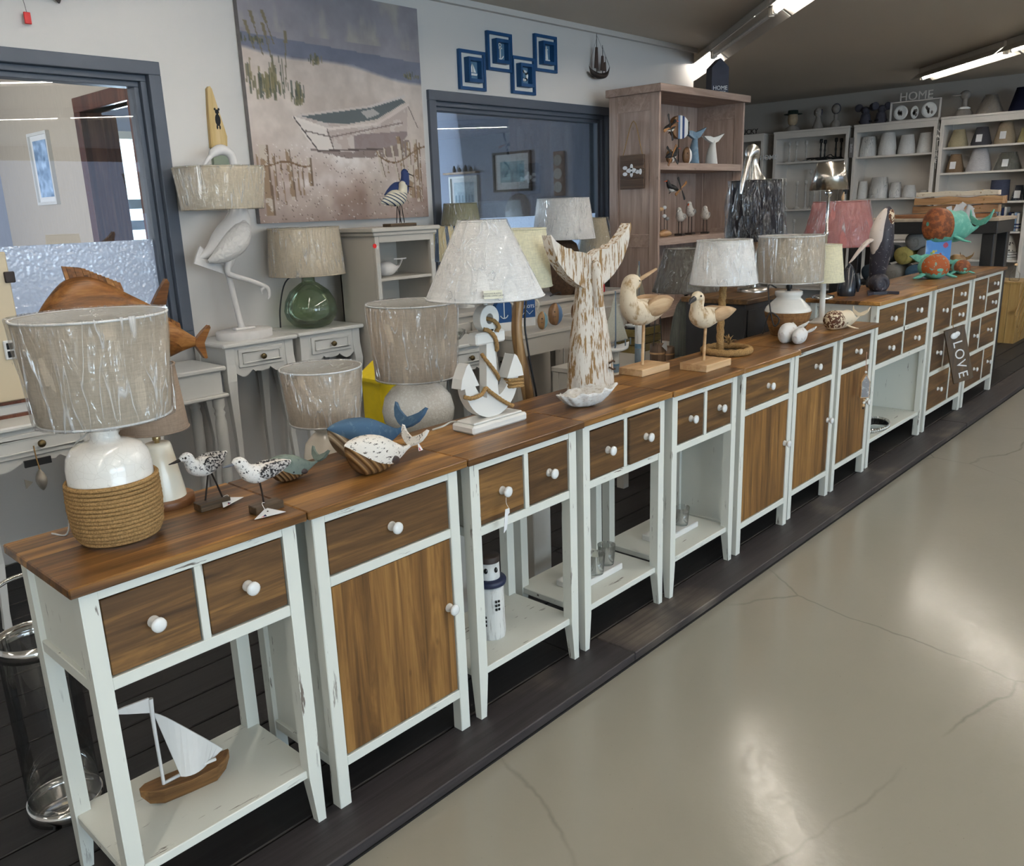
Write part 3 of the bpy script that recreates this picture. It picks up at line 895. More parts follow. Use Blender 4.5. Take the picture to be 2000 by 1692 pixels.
piper('speckled sandpiper on a single wire leg with a grey bill, right of the pair', (.446, .085, Z8),
      [(.084, 0, .098, .003), (.06, 0, .096, .011), (.03, 0, .092, .0165), (.0, 0, .089, .021), (-.02, 0, .096, .02), (-.032, 0, .109, .0155), (-.04, 0, .122, .0145), (-.05, 0, .126, .0105), (-.058, 0, .126, .003)],
      (-.046, .129, .0105), [(-.055, 0, .124), (-.068, 0, .123), (-.081, 0, .123)],
      [[(.001, 0, .075), (.004, 0, .05), (.006, 0, .018)]],
      (-.024, .046, -.017, .017, 0, .018), [(.078, .006, .098, .003), (.05, .013, .096, .008), (.015, .017, .093, .0105), (-.008, .019, .092, .004)],
      (-.012, -.052, .003, -.35, [(.006, -.003, .02), (-.01, -.02, .026), (-.008, -.026, .012)]), plain('grey_bill', srgb(96, 98, 104), .6))

# ------------------------------------------------------------------ carved whales
def carved_whale(label, loc, rz, L, H, Wd, matb, matu, fin, flk=1.0, name='whale_figure', tagged=False, phi=62, grp='carved wooden whales'):
    t = thing(name, label, 'whale figure', loc, rz, grp)
    top = [(0, .90), (.1, .97), (.3, 1.0), (.52, .91), (.72, .66), (.88, .46), (1, .47)]
    bot = [(0, .84), (.03, .55), (.1, .27), (.2, .06), (.33, 0), (.5, .02), (.66, .1), (.8, .2), (.9, .3), (1, .38)]
    wid = [(0, .04), (.05, .33), (.2, .78), (.4, 1), (.6, .84), (.8, .42), (.92, .17), (1, .10)]
    sc = lambda c, k: [(p[0]*L, p[1]*k) for p in c]
    bl = [(0, .87), (.1, .70), (.22, .50), (.36, .33), (.52, .22), (.66, .17), (.74, .1)]
    bnd = lambda x: float(np.interp(x/L, [b[0] for b in bl] + [.745, 1], [b[1] for b in bl] + [-9, -9]))*H
    A, B = profile_body(sc(top, H), sc(bot, H), sc(wid, Wd/2), 60, 40, None, sq=.85, bound=bnd)
    A.build('body', matb, t); B.build('belly', matu, t)
    # tail flukes, spread across and raised
    s = L*.30*flk
    half = [(0, .10), (.12, .17), (.34, .26), (.66, .42), (1.0, .72), (.93, .40), (.74, .06), (.42, -.18), (.14, -.30), (0, -.36)]
    poly = [(a*s, b*s+.36*s) for a, b in half] + [(-a*s, b*s+.36*s) for a, b in half[::-1][1:-1]]
    ph = math.radians(phi)
    Mx = Matrix(((0, math.cos(ph), -math.sin(ph), L*.985), (1, 0, 0, 0), (0, math.sin(ph), math.cos(ph), .40*H), (0, 0, 0, 1)))
    m = MB(Mx); m.prism(poly, -.055*s-.002, .055*s+.002, 'xy'); m.build('fluke', matb, t, bevel=.0022)
    for sy in (-1, 1):
        mm = MB(T(.60*L, sy*Wd*.41, .30*H) @ Matrix.Rotation(.35, 4, 'Y')); mm.ell((0, 0, 0), .075*L, .004, .10*H, 18, 8)
        mm.build('flipper', fin, t)
        MB().ell((.38*L, sy*Wd*.462, .40*H), .0032, .0025, .0032, 8, 6).build('eye', M_EYE, t)
    return t
def belly(name, c1, c2, sc=170):
    if name in _cache: return _cache[name]
    s = N(name); v = s.coord()
    sp = s.new('ShaderNodeSeparateXYZ'); s.link(v, sp.inputs[0])
    w = s.math('SINE', s.math('MULTIPLY', s.math('ADD', sp.outputs['X'], s.math('MULTIPLY', sp.outputs['Z'], .75)), sc*3.2))
    g = s.ramp(w, (.0, 1), (.45, 0)); nz = s.noise(v, 60, 4)
    s.bump(w, .7, .004)
    _cache[name] = s.done(s.mix(s.math('MULTIPLY', g, .75), s.mix(nz, tuple(x*.8 for x in c1), c1), c2), .6, .3); return _cache[name]
M_FIN = plain('dark_flipper', srgb(62, 48, 44), .5)
carved_whale('large blue carved whale with whitish belly behind the speckled white whale', (.757, .262, Z8), .0, .26, .108, .10,
             speckle('worn_blue_paint', srgb(62, 92, 120), srgb(96, 120, 138), 50, .55, .7), belly('pale_grooved_wood', srgb(206, 190, 164), srgb(120, 98, 74), 110), M_FIN, .85)
carved_whale('speckled white carved whale with brown wooden belly and a paper tag', (.70, .112, Z8), .0, .208, .101, .088,
             speckle('speckled_white_whale', srgb(232, 226, 216), srgb(58, 48, 40), 130, .58, .63, stretch=(.6, 1, 1.2)), belly('brown_grooved_wood', srgb(156, 118, 74), srgb(88, 60, 36), 120), M_FIN, .8)
carved_whale('small grey-green carved whale at the joint of the first two tabletops', (.555, .235, Z8), .0, .145, .068, .062,
             speckle('grey_green_paint', srgb(112, 124, 116), srgb(92, 104, 98), 60, .5, .7), belly('brown_grooved_wood_small', srgb(142, 106, 66), srgb(84, 58, 36), 190), M_FIN, .8)
w_ = bpy.data.objects['whale_figure.001']
m = MB(T(.222, -.022, .03) @ rotz(.5) @ Matrix.Rotation(1.2, 4, 'X')); m.prism([(-.012, 0), (.014, -.004), (.004, .024)], 0, .0008, 'xy'); tg = m.build('price_tag', M_PAPER, w_)
m = MB(T(.222, -.0235, .03) @ rotz(.5) @ Matrix.Rotation(1.2, 4, 'X')); m.prism([(-.008, .001), (-.001, .0), (-.003, .009)], 0, .0008, 'xy'); m.build('red_logo', plain('red_print', srgb(200, 44, 50), .8), tg)

# ------------------------------------------------------------------ lamps behind the second table
for lab, x, y, w in (('pale grey pedestal under the cream jug lamp', .95, .55, .08), ('pale grey pedestal under the round white lamp', 1.36, .60, .10), ('pale grey pedestal under the driftwood lamp', 1.78, .47, .05)):
    st = thing('display_pedestal', lab, 'pedestal', (x, y, 0), 0, 'pedestals behind the row')
    MB().box(-w, w, -w, w, 0, .68, .003).build('column', M_GREYW, st); MB().box(-w-.008, w+.008, -w-.008, w+.008, .68, .70, .003).build('top', M_GREYW, st)
t = thing('jug_lamp', 'small cream jug lamp with a ring handle and a plastic-wrapped linen drum shade', 'lamp', (.95, .55, .70))
MB().lathe([(.06, 0), (.066, .004), (.075, .03), (.066, .07), (.043, .096), (.032, .104), (.031, .108), (.038, .112), (.039, .126), (.034, .13), (.0, .13)], 36).build('ceramic_base', plain('cream_jug_glaze', srgb(224, 214, 198), .18, .55, var=.03), t)
m = MB()
m.tube([(.012+.016*math.cos(a*.524)*.8, -.066-.006*math.sin(a*.524), .062+.018*math.sin(a*.524)) for a in range(12)], .0055, 8, closed=True); m.build('ring_handle', plain('cream_jug_glaze', srgb(224, 214, 198)), t)
socket(t, .128, .17)
shade(t, .104, .119, .138, .30, M_LINEN2, n=48, trim=M_WHITESH)
t = thing('globe_lamp', 'big round white ceramic lamp with a tall plastic-wrapped linen shade', 'lamp', (1.36, .60, .70))
MB().lathe([(.05, .0), (.09, .012), (.118, .05), (.123, .085), (.112, .13), (.085, .162), (.045, .18), (.03, .184), (.028, .2), (0, .2)], 44).build('ceramic_base', speckle('pitted_white_glaze', srgb(228, 224, 216), srgb(240, 238, 232), 130, .5, .6, .14, bump=.8), t)
socket(t, .195, .23)
shade(t, .136, .150, .20, .445, M_LINEN2, n=52, trim=M_WHITESH, loose=.002)
# yellow bird house
t = thing('bird_house', 'yellow nesting box with a round black hole behind the lamps', 'bird house', (1.5, .92, .0))
st = thing('storage_box', 'dark storage box behind the row carrying the yellow nesting box', 'box', (1.5, .95, 0))
MB().box(-.16, .16, -.08, .12, 0, .66, .004).build('body', plain('dark_box', (.02, .02, .022), .6), st)
MB().box(-.165, .165, -.085, .125, .62, .664, .004).build('lid', plain('dark_lid', (.03, .03, .032), .6), st)
yl = plain('yellow_paint', srgb(232, 205, 20), .5, .4, var=.05)
MB().box(-.085, .085, -.05, .06, .666, .84, .003).build('body', yl, t)
MB().prism([(-.1, .835), (0, .895), (.1, .835), (.1, .848), (0, .908), (-.1, .848)], -.065, .07, 'xz').build('roof', yl, t)
MB().lathe([(.026, 0), (.026, -.003)], 24, (-.02, -.0505, .745), axis='y').build('entrance_hole', M_EYE, t)

# ------------------------------------------------------------------ anchor lamp
M_CHALK = paint('white_worn_wood', srgb(232, 230, 224), chip=srgb(188, 160, 130), amount=.35)
t = thing('anchor_lamp', 'white wooden anchor lamp wound with rope under a wide white cone shade', 'lamp', (1.30, .20, Z8))
MB().box(-.118, .118, -.047, .047, 0, .026, .006).build('base', M_CHALK, t)
MB().box(-.105, .105, -.037, .037, .026, .032, .003).build('base_step', M_CHALK, t)
ya, yb = -.016, .016
def arc(cx, cz, r, a0, a1, n): return [(cx+r*math.cos(math.radians(a0+(a1-a0)*i/n)), cz+r*math.sin(math.radians(a0+(a1-a0)*i/n))) for i in range(n+1)]
# curved arms with a pointed foot
out = arc(0, .145, .115, 180, 262, 10) + [(0, .022)] + arc(0, .145, .115, 278, 360, 10)
inn = arc(0, .165, .078, 352, 290, 8) + [(.024, .105), (-.024, .105)] + arc(0, .165, .078, 250, 188, 8)
MB().prism(out + inn, ya, yb, 'xz').build('arms', M_CHALK, t, bevel=.004)
for s in (-1, 1):
    MB().prism([(s*.135, .135), (s*.128, .165), (s*.108, .20), (s*.097, .208), (s*.082, .18), (s*.06, .137)], ya-.004, yb+.004, 'xz').build('fluke', M_CHALK, t, bevel=.004)
MB().prism([(-.026, .095), (.026, .095), (.017, .262), (-.017, .262)], ya+.001, yb-.001, 'xz').build('shank', M_CHALK, t, bevel=.003)
MB().box(-.062, .062, ya-.003, yb+.003, .252, .288, .005).build('stock', M_CHALK, t)
m = MB(); ro = [(.04*math.cos(2*math.pi*i/32), .325+.04*math.sin(2*math.pi*i/32)) for i in range(32)]
rings = []
for i in range(32):
    a = 2*math.pi*i/32; c, s = math.cos(a), math.sin(a)
    rings.append([(.04*c, ya, .325+.04*s), (.04*c, yb, .325+.04*s), (.015*c, yb, .325+.015*s), (.015*c, ya, .325+.015*s)])
m.loft(rings, False, False, True); m.box(-.016, .016, ya, yb, .282, .296).build('ring', M_CHALK, t, bevel=.002)
m = MB()
rope(m, [tuple(p) for p in spline([(.0, .0, .325), (.012, -.02, .318), (.026, -.026, .30), (.02, -.022, .285)], 8)], .0065, 150)
rope(m, [tuple(p) for p in spline([(-.03, -.018, .298), (-.015, -.025, .292), (.008, -.026, .27), (.02, -.022, .238), (.022, -.015, .228)], 8)], .0065, 150)
rope(m, [tuple(p) for p in spline([(-.024, .0, .222), (-.027, -.016, .21), (-.01, -.024, .185), (.015, -.024, .155), (.028, -.012, .14), (.028, .004, .135)], 8)], .006, 150)
rope(m, [tuple(p) for p in spline([(-.118, -.012, .112), (-.10, -.026, .106), (-.06, -.027, .11), (-.04, -.026, .125), (-.02, -.026, .11), (.03, -.026, .075), (.07, -.026, .052), (.084, -.012, .05)], 8)], .0065, 150)
for dz in (0, .010, .02):
    rope(m, [tuple(p) for p in spline([(.072, .0, .112+dz), (.07, -.022, .11+dz), (.095, -.026, .108+dz), (.128, -.02, .104+dz), (.126, .0, .106+dz)], 6)], .0055, 150)
m.build('rope', M_ROPE, t)
MB().lathe([(.006, .36), (.006, .40), (.014, .402), (.014, .43)], 12).build('lamp_stem', M_WHITE, t)
sh = shade(t, .173, .068, .39, .603, M_WHITESH, n=56, loose=.001)
lb = MB(); lb.M = rotz(math.radians(-128)) @ T(.171, 0, .410) @ Matrix.Rotation(-.43, 4, 'Y')
lb.box(.0, .001, -.026, .026, -.012, .012); lab = lb.build('label', plain('pale_label', srgb(232, 230, 210), .6), sh)
Mt = rotz(math.radians(-128)) @ T(.1725, 0, .410) @ Matrix.Rotation(-.43, 4, 'Y') @ Matrix.Rotation(math.pi/2, 4, 'Z') @ Matrix.Rotation(math.pi/2, 4, 'X')
text_obj('lettering', 'REMOVE PLASTIC\nBEFORE USING LAMP', .0062, .0001, plain('grey_print', srgb(90, 88, 84), .8), lab, Mt)
cord(t, [(-.05, .045, .012), (-.09, .07, .02), (-.14, .06, .018), (-.155, .09, .006)], .0028, M_WHITE)
# driftwood lamp behind
t = thing('driftwood_lamp', 'curved driftwood stem lamp with a black cord and cream shade, behind the anchor lamp', 'lamp', (1.745, .47, .70))
m = MB(); stube(m, [(.045, 0, .0, .024), (.03, 0, .08, .022), (.008, 0, .17, .021), (-.014, 0, .27, .02), (-.018, 0, .34, .019), (-.002, 0, .42, .0185), (.004, 0, .47, .017)], 6, 16); m.build('driftwood_stem', wood('driftwood', 'z', srgb(112, 84, 54), srgb(150, 116, 76), srgb(182, 150, 106), knots=False, strip=.02), t)
cord(t, [(.07, -.012, .003), (.055, -.018, .08), (.032, -.0195, .17), (.012, -.02, .27), (.006, -.0175, .34), (.018, -.0165, .42)], .0036)
MB().lathe([(.033, 0), (.034, .004), (.034, .006), (.0, .007)], 24, (.045, 0, 0)).build('foot', M_BLACK, t)
socket(t, .465, .50, .016)
shade(t, .118, .100, .47, .665, M_CREAMSH, False, n=44)
# shell dish
t = thing('shell_dish', 'white oyster shell dish on the fourth tabletop', 'dish', (1.655, .125, Z8), -.55)
rg = random.Random(5)
def shell_r(a): return .094*(1+.15*math.cos(a)+.10*max(0, math.cos(a))**12+.03*math.sin(2*a+.6)+.03*math.sin(5*a+1)+.018*math.sin(9*a)+.012*math.sin(17*a+2))
rings = []
for u, zz, dd in ((.05, .004, 0), (.35, .002, 0), (.6, .010, 0), (.8, .026, .002), (.93, .040, .004), (1, .05, .006), (.97, .052, .005), (.85, .042, .003), (.62, .026, 0), (.35, .016, 0), (.05, .013, 0)):
    ring = []
    for i in range(72):
        a = 2*math.pi*i/72
        r = shell_r(a)*u + dd*math.sin(11*a+u*7)
        ring.append((r*math.cos(a), r*.58*math.sin(a), zz + (.004*u*math.sin(7*a+1)+.003*u*math.sin(13*a) + .010*u*math.cos(a))*min(1, zz*30)))
    rings.append(ring)
m = MB(); m.loft(rings, True, True); m.build('shell', speckle('chalky_shell', srgb(232, 230, 226), srgb(206, 198, 188), 70, .5, .65, .6, stretch=(1, 1, 2.5), bump=.8), t)

# ------------------------------------------------------------------ whale tail sculpture
M_TAILW = speckle('weathered_white_paint', srgb(218, 210, 198), srgb(150, 118, 78), 60, .51, .57, .8, stretch=(1.6, 1.6, .2), bump=.8)
t = thing('whale_tail_sculpture', 'tall weathered wooden whale tail sculpture with white flaking paint', 'sculpture', (1.93, .30, Z8))
sil = [(-.232,.549),(-.205,.525),(-.18,.512),(-.15,.50),(-.125,.497),(-.11,.487),(-.08,.484),(-.05,.478),(-.012,.462),(.02,.478),(.05,.486),(.085,.484),(.10,.50),(.13,.498),(.16,.518),(.19,.54),(.222,.572),(.226,.55),(.205,.488),(.17,.435),(.12,.394),(.075,.37),(.045,.356)]
sill = [(-.06,.36),(-.1,.378),(-.15,.412),(-.193,.455),(-.22,.508)]
MB().prism(sil + sill, -.02, .02, 'xz').build('flukes', M_TAILW, t, bevel=.008)
rings = []
for z, w, d, xo in ((0, .118, .06, 0), (.1, .105, .056, 0), (.2, .088, .05, -.002), (.3, .068, .042, -.004), (.37, .056, .034, -.005), (.42, .03, .028, -.005), (.45, .012, .024, -.005)):
    ring = []
    for i in range(28):
        a = 2*math.pi*i/28
        rr = 1+.035*math.sin(7*a+z*9)+.02*math.sin(13*a-z*14)
        ring.append((xo + w*rr*math.cos(a), d*rr*math.sin(a), z))
    rings.append(ring)
m = MB(); m.loft(rings, True, True); m.build('stem', M_TAILW, t)
mm = MB(); stube(mm, [(-.01, -.045, .29, .018), (-.01, -.042, .36, .02), (-.008, -.035, .43, .017), (-.008, -.03, .452, .006)], 5, 12); mm.build('ridge', M_TAILW, t)
m = MB(); m.tube([(.03, -.063, .085), (.06, -.058, .09), (.085, -.045, .08)], .0035, 5); m.tube([(.028, -.064, .07), (.055, -.06, .058), (.08, -.05, .055)], .0035, 5); m.build('crack', plain('crack_dark', srgb(70, 48, 30), .9), t)

# ------------------------------------------------------------------ shorebirds on rods
M_BIRDW = speckle('whitewashed_wood', srgb(222, 206, 180), srgb(176, 146, 108), 34, .52, .66, .8, stretch=(1, 1, .6))
M_BIRDWING = wood('bare_wood_wing', 'x', srgb(150, 120, 88), srgb(178, 148, 114), srgb(196, 170, 136), knots=False, strip=.03, rough=.7)
M_PALE = wood('pale_pine', 'x', srgb(186, 146, 104), srgb(208, 172, 128), srgb(222, 190, 150), knots=False, strip=.05, rough=.6)
def rod_bird(label, loc, path, wing, beak, eye, rod, base, bm, rzz=0):
    t = thing('shorebird_figure', label, 'bird figure', loc, rzz, 'wooden shorebirds on rods')
    m = MB(); stube(m, path, 7, 22, 1.0); m.build('body', M_BIRDW, t)
    for sy in (-1, 1):
        mm = MB(); stube(mm, [(x, sy*y, z, r) for x, y, z, r in wing], 6, 14, 1.25); mm.build('wing', M_BIRDWING, t)
        MB().ell((eye[0], sy*eye[2], eye[1]), .0045, .003, .0045, 10, 6).build('eye', M_EYE, t)
    mm = MB(); mm.tube(beak[0], beak[1], 10); mm.build('beak', bm, t)
    MB().tube(rod, .006, 10).build('rod', M_PALE, t)
    MB().box(*base, .002).build('block', M_PALE, t)
    return t
rod_bird('wooden shorebird on a rod with its long bill raised, beside the whale tail sculpture', (2.235, .285, Z8),
    [(.215, 0, .262, .006), (.18, 0, .255, .014), (.11, 0, .243, .034), (.04, 0, .236, .047), (-.025, 0, .238, .05), (-.068, 0, .258, .043), (-.09, 0, .295, .032), (-.088, 0, .335, .029), (-.07, 0, .352, .031), (-.045, 0, .35, .026), (-.028, 0, .348, .008)],
    [(.195, .012, .266, .004), (.13, .026, .262, .022), (.06, .037, .256, .030), (-.0, .040, .25, .024), (-.025, .041, .248, .008)],
    ([(-.045, 0, .352), (.03, 0, .372), (.095, 0, .39)], [.0085, .0075, .005]), (-.058, .358, .0275), [(.012, 0, .2), (.006, 0, .03)], (-.075, .115, -.055, .055, 0, .028), M_BIRDWING)
M_BILL = plain('black_bill', (.02, .022, .024), .35)
rod_bird('wooden gull on a rod with a thick black bill, in front of the rope lamp', (2.44, .135, Z8),
    [(.222, 0, .198, .004), (.17, 0, .2, .012), (.11, 0, .201, .025), (.05, 0, .2, .036), (-.005, 0, .2, .042), (-.045, 0, .215, .037), (-.055, 0, .245, .026), (-.05, 0, .272, .025), (-.055, 0, .283, .024), (-.07, 0, .282, .017), (-.082, 0, .28, .006)],
    [(.235, .008, .206, .003), (.17, .018, .208, .014), (.1, .028, .208, .022), (.04, .033, .205, .02), (.015, .034, .203, .008)],
    ([(-.07, 0, .282), (-.098, 0, .275), (-.118, 0, .262)], [.011, .010, .003]), (-.062, .289, .0205), [(.012, 0, .17), (.004, 0, .03)], (-.075, .115, -.06, .06, 0, .028), M_BILL)

# ------------------------------------------------------------------ rope lamp, jar lamp, column lamp
t = thing('rope_lamp', 'lamp made of thick coiled rope with a white plastic-wrapped shade', 'lamp', (2.79, .225, Z8))
m = MB()
n = 90; rope(m, [(  .096*math.cos(2*math.pi*i/n), .096*math.sin(2*math.pi*i/n), .016) for i in range(n)], .016, 55, 14, True)
m.build('rope_ring', M_ROPE, t)
m = MB(); rope(m, [tuple(p) for p in spline([(-.02, .02, .006), (-.022, .02, .06), (-.02, .02, .15), (-.014, .02, .22), (-.008, .02, .29)], 14)], .0165, 55, 14); m.build('rope_stem', M_ROPE, t)
MB().lathe([(.085, 0), (.085, .006), (0, .007)], 32).build('base_plate', M_BLACK, t)
m = MB(); rg = random.Random(2)
for i in range(26):
    a = rg.uniform(0, 6.28); r = rg.uniform(.0, .012); p = Vector((.075, .03, .026))
    q = p + Vector((rg.uniform(-.035, .035), rg.uniform(-.03, .03), rg.uniform(.01, .045)))
    m.tube([p, (p+q)/2 + Vector((0, 0, .01)), q], [.002, .0018, .0008], 5)
fr_ = m.build('frayed_rope_end', M_ROPE, t); fr_['kind'] = 'stuff'
socket(t, .285, .32, .016, None, (-.008, .02))
shade(t, .140, .112, .30, .475, M_WHITESH, c=(-.008, .02), n=52)
t = thing('jar_lamp', 'white glazed jar lamp with woven seagrass lower half and plastic-wrapped shade', 'lamp', (3.40, .238, Z8))
MB().lathe([(.07, .0), (.073, .003), (.095, .07), (.106, .112), (.107, .116), (.107, .12), (.1, .136), (.064, .17), (.056, .178), (.057, .184), (.064, .192), (.064, .206), (.06, .21), (0, .21)], 44).build('ceramic_jar', plain('white_jar_glaze', srgb(236, 232, 224), .12, .6, var=.02), t)
def basket():
    s = N('woven_seagrass'); v = s.coord()
    sp = s.new('ShaderNodeSeparateXYZ'); s.link(v, sp.inputs[0])
    w = s.math('SINE', s.math('MULTIPLY', sp.outputs['Z'], 900.0))
    mp = s.new('ShaderNodeMapping'); mp.inputs['Scale'].default_value = (80, 80, 20); s.link(v, mp.inputs[0])
    nz = s.noise(mp.outputs[0], 1, 3)
    s.bump(s.math('ADD', w, nz), .5, .003)
    return s.done(s.mix(s.ramp(s.math('ADD', s.math('MULTIPLY', w, .3), nz), (.2, 0), (.8, 1)), srgb(96, 66, 40), srgb(156, 116, 74)), .8, .2)
M_BASKET = basket()
MB().lathe([(.0735, .001), (.0755, .003), (.0985, .07), (.1095, .112), (.108, .114), (.096, .071), (.073, .003)], 44, caps=False).build('woven_cover', M_BASKET, t)
socket(t, .208, .245, .014)
shade(t, .152, .148, .255, .465, M_LINEN, n=52, trim=M_WHITESH)
cord(t, [(-.03, .05, .225), (-.09, .06, .24), (-.13, .03, .15), (-.14, .0, .06), (-.13, -.02, .09), (-.15, .02, .12), (-.15, .05, .02)], .0035)
t = thing('column_lamp', 'slim white column lamp with a cream shade on a square foot', 'lamp', (3.85, .26, Z8))
MB().box(-.05, .05, -.05, .05, 0, .012, .003).build('foot', M_WHITE, t)
MB().lathe([(.046, .012), (.04, .02), (.022, .03), (.0145, .04), (.0135, .26), (0, .26)], 20).build('column', M_WHITE, t)
shade(t, .100, .078, .215, .40, M_CREAMSH, False, n=44)
# small white whale pair (one carving), cream whale
M_CHW = speckle('rubbed_white', srgb(226, 224, 220), srgb(176, 166, 156), 40, .55, .7, .6)
t = thing('whale_pair_carving', 'small white carving of two whales side by side', 'whale figure', (3.13, .105, Z8), .05)
for nm, dy, sc in (('large_whale', .03, 1.0), ('small_whale', -.03, .8)):
    A, B = profile_body([(0, .05*sc), (.012, .07*sc), (.05, .088*sc), (.11*sc, .082*sc), (.15*sc, .06*sc), (.175*sc, .055*sc)], [(0, .04*sc), (.01, .008), (.03, 0), (.09*sc, 0), (.13*sc, .018*sc), (.175*sc, .045*sc)], [(0, .01), (.02, .028*sc), (.07*sc, .038*sc), (.12*sc, .026*sc), (.175*sc, .006)], 30, 20, yc=dy)
    b = A.build(nm, M_CHW, t)
    ph = math.radians(40); s = .042*sc
    half = [(0, -.10), (.10, .05), (.35, .30), (.72, .62), (1.0, .95), (.84, .42), (.52, .02), (.14, -.22), (0, -.36)]
    poly = [(a*s, bb*s+.36*s) for a, bb in half] + [(-a*s, bb*s+.36*s) for a, bb in half[::-1][1:-1]]
    MB(Matrix(((0, math.cos(ph), -math.sin(ph), .17*sc), (1, 0, 0, dy), (0, math.sin(ph), math.cos(ph), .045*sc), (0, 0, 0, 1)))).prism(poly, -.004, .004, 'xy').build('fluke', M_CHW, b, bevel=.0015)
def sperm_whale(label, loc, rz, L, H, Wd, mat, headmat, head=.28, phi=70, flk=1.0, fins=True):
    t = thing('sperm_whale_figure', label, 'whale figure', loc, rz)
    top = [(0, .62), (.03, .85), (.12, 1.0), (.3, .97), (.5, .88), (.62, .9), (.68, .78), (.82, .5), (.93, .42), (1, .5)]
    bot = [(0, .5), (.02, .25), (.08, .06), (.25, .0), (.45, .0), (.65, .05), (.8, .2), (.92, .32), (1, .42)]
    wid = [(0, .12), (.03, .6), (.12, .95), (.3, 1), (.5, .92), (.7, .6), (.85, .28), (1, .1)]
    sc = lambda c, k: [(p[0]*L, p[1]*k) for p in c]
    A, B = profile_body(sc(top, H), sc(bot, H), sc(wid, Wd/2), 44, 28, lambda x, z: x < head*L and z > .16*H)
    A.build('body', mat, t); B.build('head', headmat, t)
    ph = math.radians(phi); s = L*.17*flk
    half = [(0, .1), (.12, .08), (.4, .25), (.78, .45), (1.0, .9), (.9, .3), (.55, -.15), (.16, -.3), (0, -.36)]
    poly = [(a*s, b*s+.36*s) for a, b in half] + [(-a*s, b*s+.36*s) for a, b in half[::-1][1:-1]]
    MB(Matrix(((0, math.cos(ph), -math.sin(ph), L*.985), (1, 0, 0, 0), (0, math.sin(ph), math.cos(ph), .42*H), (0, 0, 0, 1)))).prism(poly, -.07*s, .07*s, 'xy').build('fluke', mat, t, bevel=.003)
    if fins:
        for sy in (-1, 1):
            mm = MB(); stube(mm, [(.38*L, sy*Wd*.36, .2*H, .10*H), (.42*L, sy*Wd*.62, .09*H, .085*H), (.47*L, sy*Wd*.85, .035*H, .03*H)], 4, 10, .45); mm.build('flipper', mat, t)
    for sy in (-1, 1): MB().ell((.33*L, sy*Wd*.46, .36*H), .006*L/.3, .003, .006*L/.3, 10, 6).build('eye', M_EYE, t)
    return t
M_CREAMWH = speckle('cream_resin', srgb(226, 212, 186), srgb(176, 150, 116), 26, .6, .7, .55)
M_BARN = speckle('barnacled_brown', srgb(92, 56, 36), srgb(224, 208, 178), 62, .52, .54, .6, bump=1)
sperm_whale('cream sperm whale with a brown barnacled head on the eighth cabinet', (3.60, .12, Z8), -.12, .30, .095, .10, M_CREAMWH, M_BARN, .24, 62, .9)
# ------------------------------------------------------------------ on the lower shelves
Zs = .15
t = thing('sailboat_figure', 'white sailboat with a brown wooden hull on the lower shelf of the nearest table', 'sailboat figure', (.235, .185, Zs), -.16)
m = MB()
rings = []
for x, z0, z1, w in ((-.105, .034, .052, .006), (-.09, .012, .050, .02), (-.06, .0, .046, .028), (0, 0, .043, .031), (.06, .0, .046, .027), (.085, .018, .053, .018), (.098, .04, .062, .004)):
    rings.append([(x, -w, z1), (x, -w*.75, (z0+z1)/2), (x, -w*.45, z0), (x, w*.45, z0), (x, w*.75, (z0+z1)/2), (x, w, z1)])
m.loft(rings, True, False); m.build('hull', wood('mango_wood', 'x', srgb(92, 62, 32), srgb(136, 98, 56), srgb(172, 130, 80), strip=.03, rough=.6, knots=False), t, bevel=.002)
M_ENAM = plain('white_enamel_sail', srgb(226, 224, 220), .3, .5, var=.02)
m = MB(); stube(m, [(-.055, -.006, .04, .0042), (-.055, -.004, .12, .004), (-.055, -.002, .2, .0045), (-.053, 0, .262, .006)], 4, 8); m.build('mast', M_ENAM, t)
def sail(pts, th):
    m = MB(); n = len(pts)
    vs = [(x, y-th, z) for x, y, z in pts] + [(x, y+th, z) for x, y, z in pts]
    m.add(vs, [tuple(range(n)), tuple(range(2*n-1, n-1, -1))] + [(i, (i+1) % n, n+(i+1) % n, n+i) for i in range(n)]); return m
# main sail as a bent sheet
rings = []
for i in range(13):
    u = i/12
    top = (-.053 + .128*u, .222 - .150*u**1.35); lo = (-.052 + .125*u, (.205-.155*math.sin(u*math.pi*.5)) if u < .5 else .06 + .0*u)
    x0, z0 = -.05+.135*u, .225-.155*u**1.25
    zl = .215 - 1.15*u*.3 if u < .0 else max(.058, .215-.62*u)
    by = -.022*math.sin(math.pi*min(1, u*1.05))
    rings.append([(x0, by-.003, z0), (x0, by+.003, z0), (x0-.02*u, by*1.5+.003, zl), (x0-.02*u, by*1.5-.003, zl)])
m = MB(); m.loft(rings, True, False); m.build('sail', M_ENAM, t, bevel=.001, sub=0)
m = MB(); stube(m, [(-.055, -.004, .046, .004), (-.02, -.018, .060, .004), (.02, -.024, .066, .004), (.062, -.015, .060, .004)], 4, 8); m.build('boom', M_ENAM, t)
sail([(-.056, 0, .266), (-.105, .012, .258), (-.14, .02, .25), (-.10, .012, .238), (-.056, 0, .228)], .0028).build('pennant', M_ENAM, t, bevel=.001)

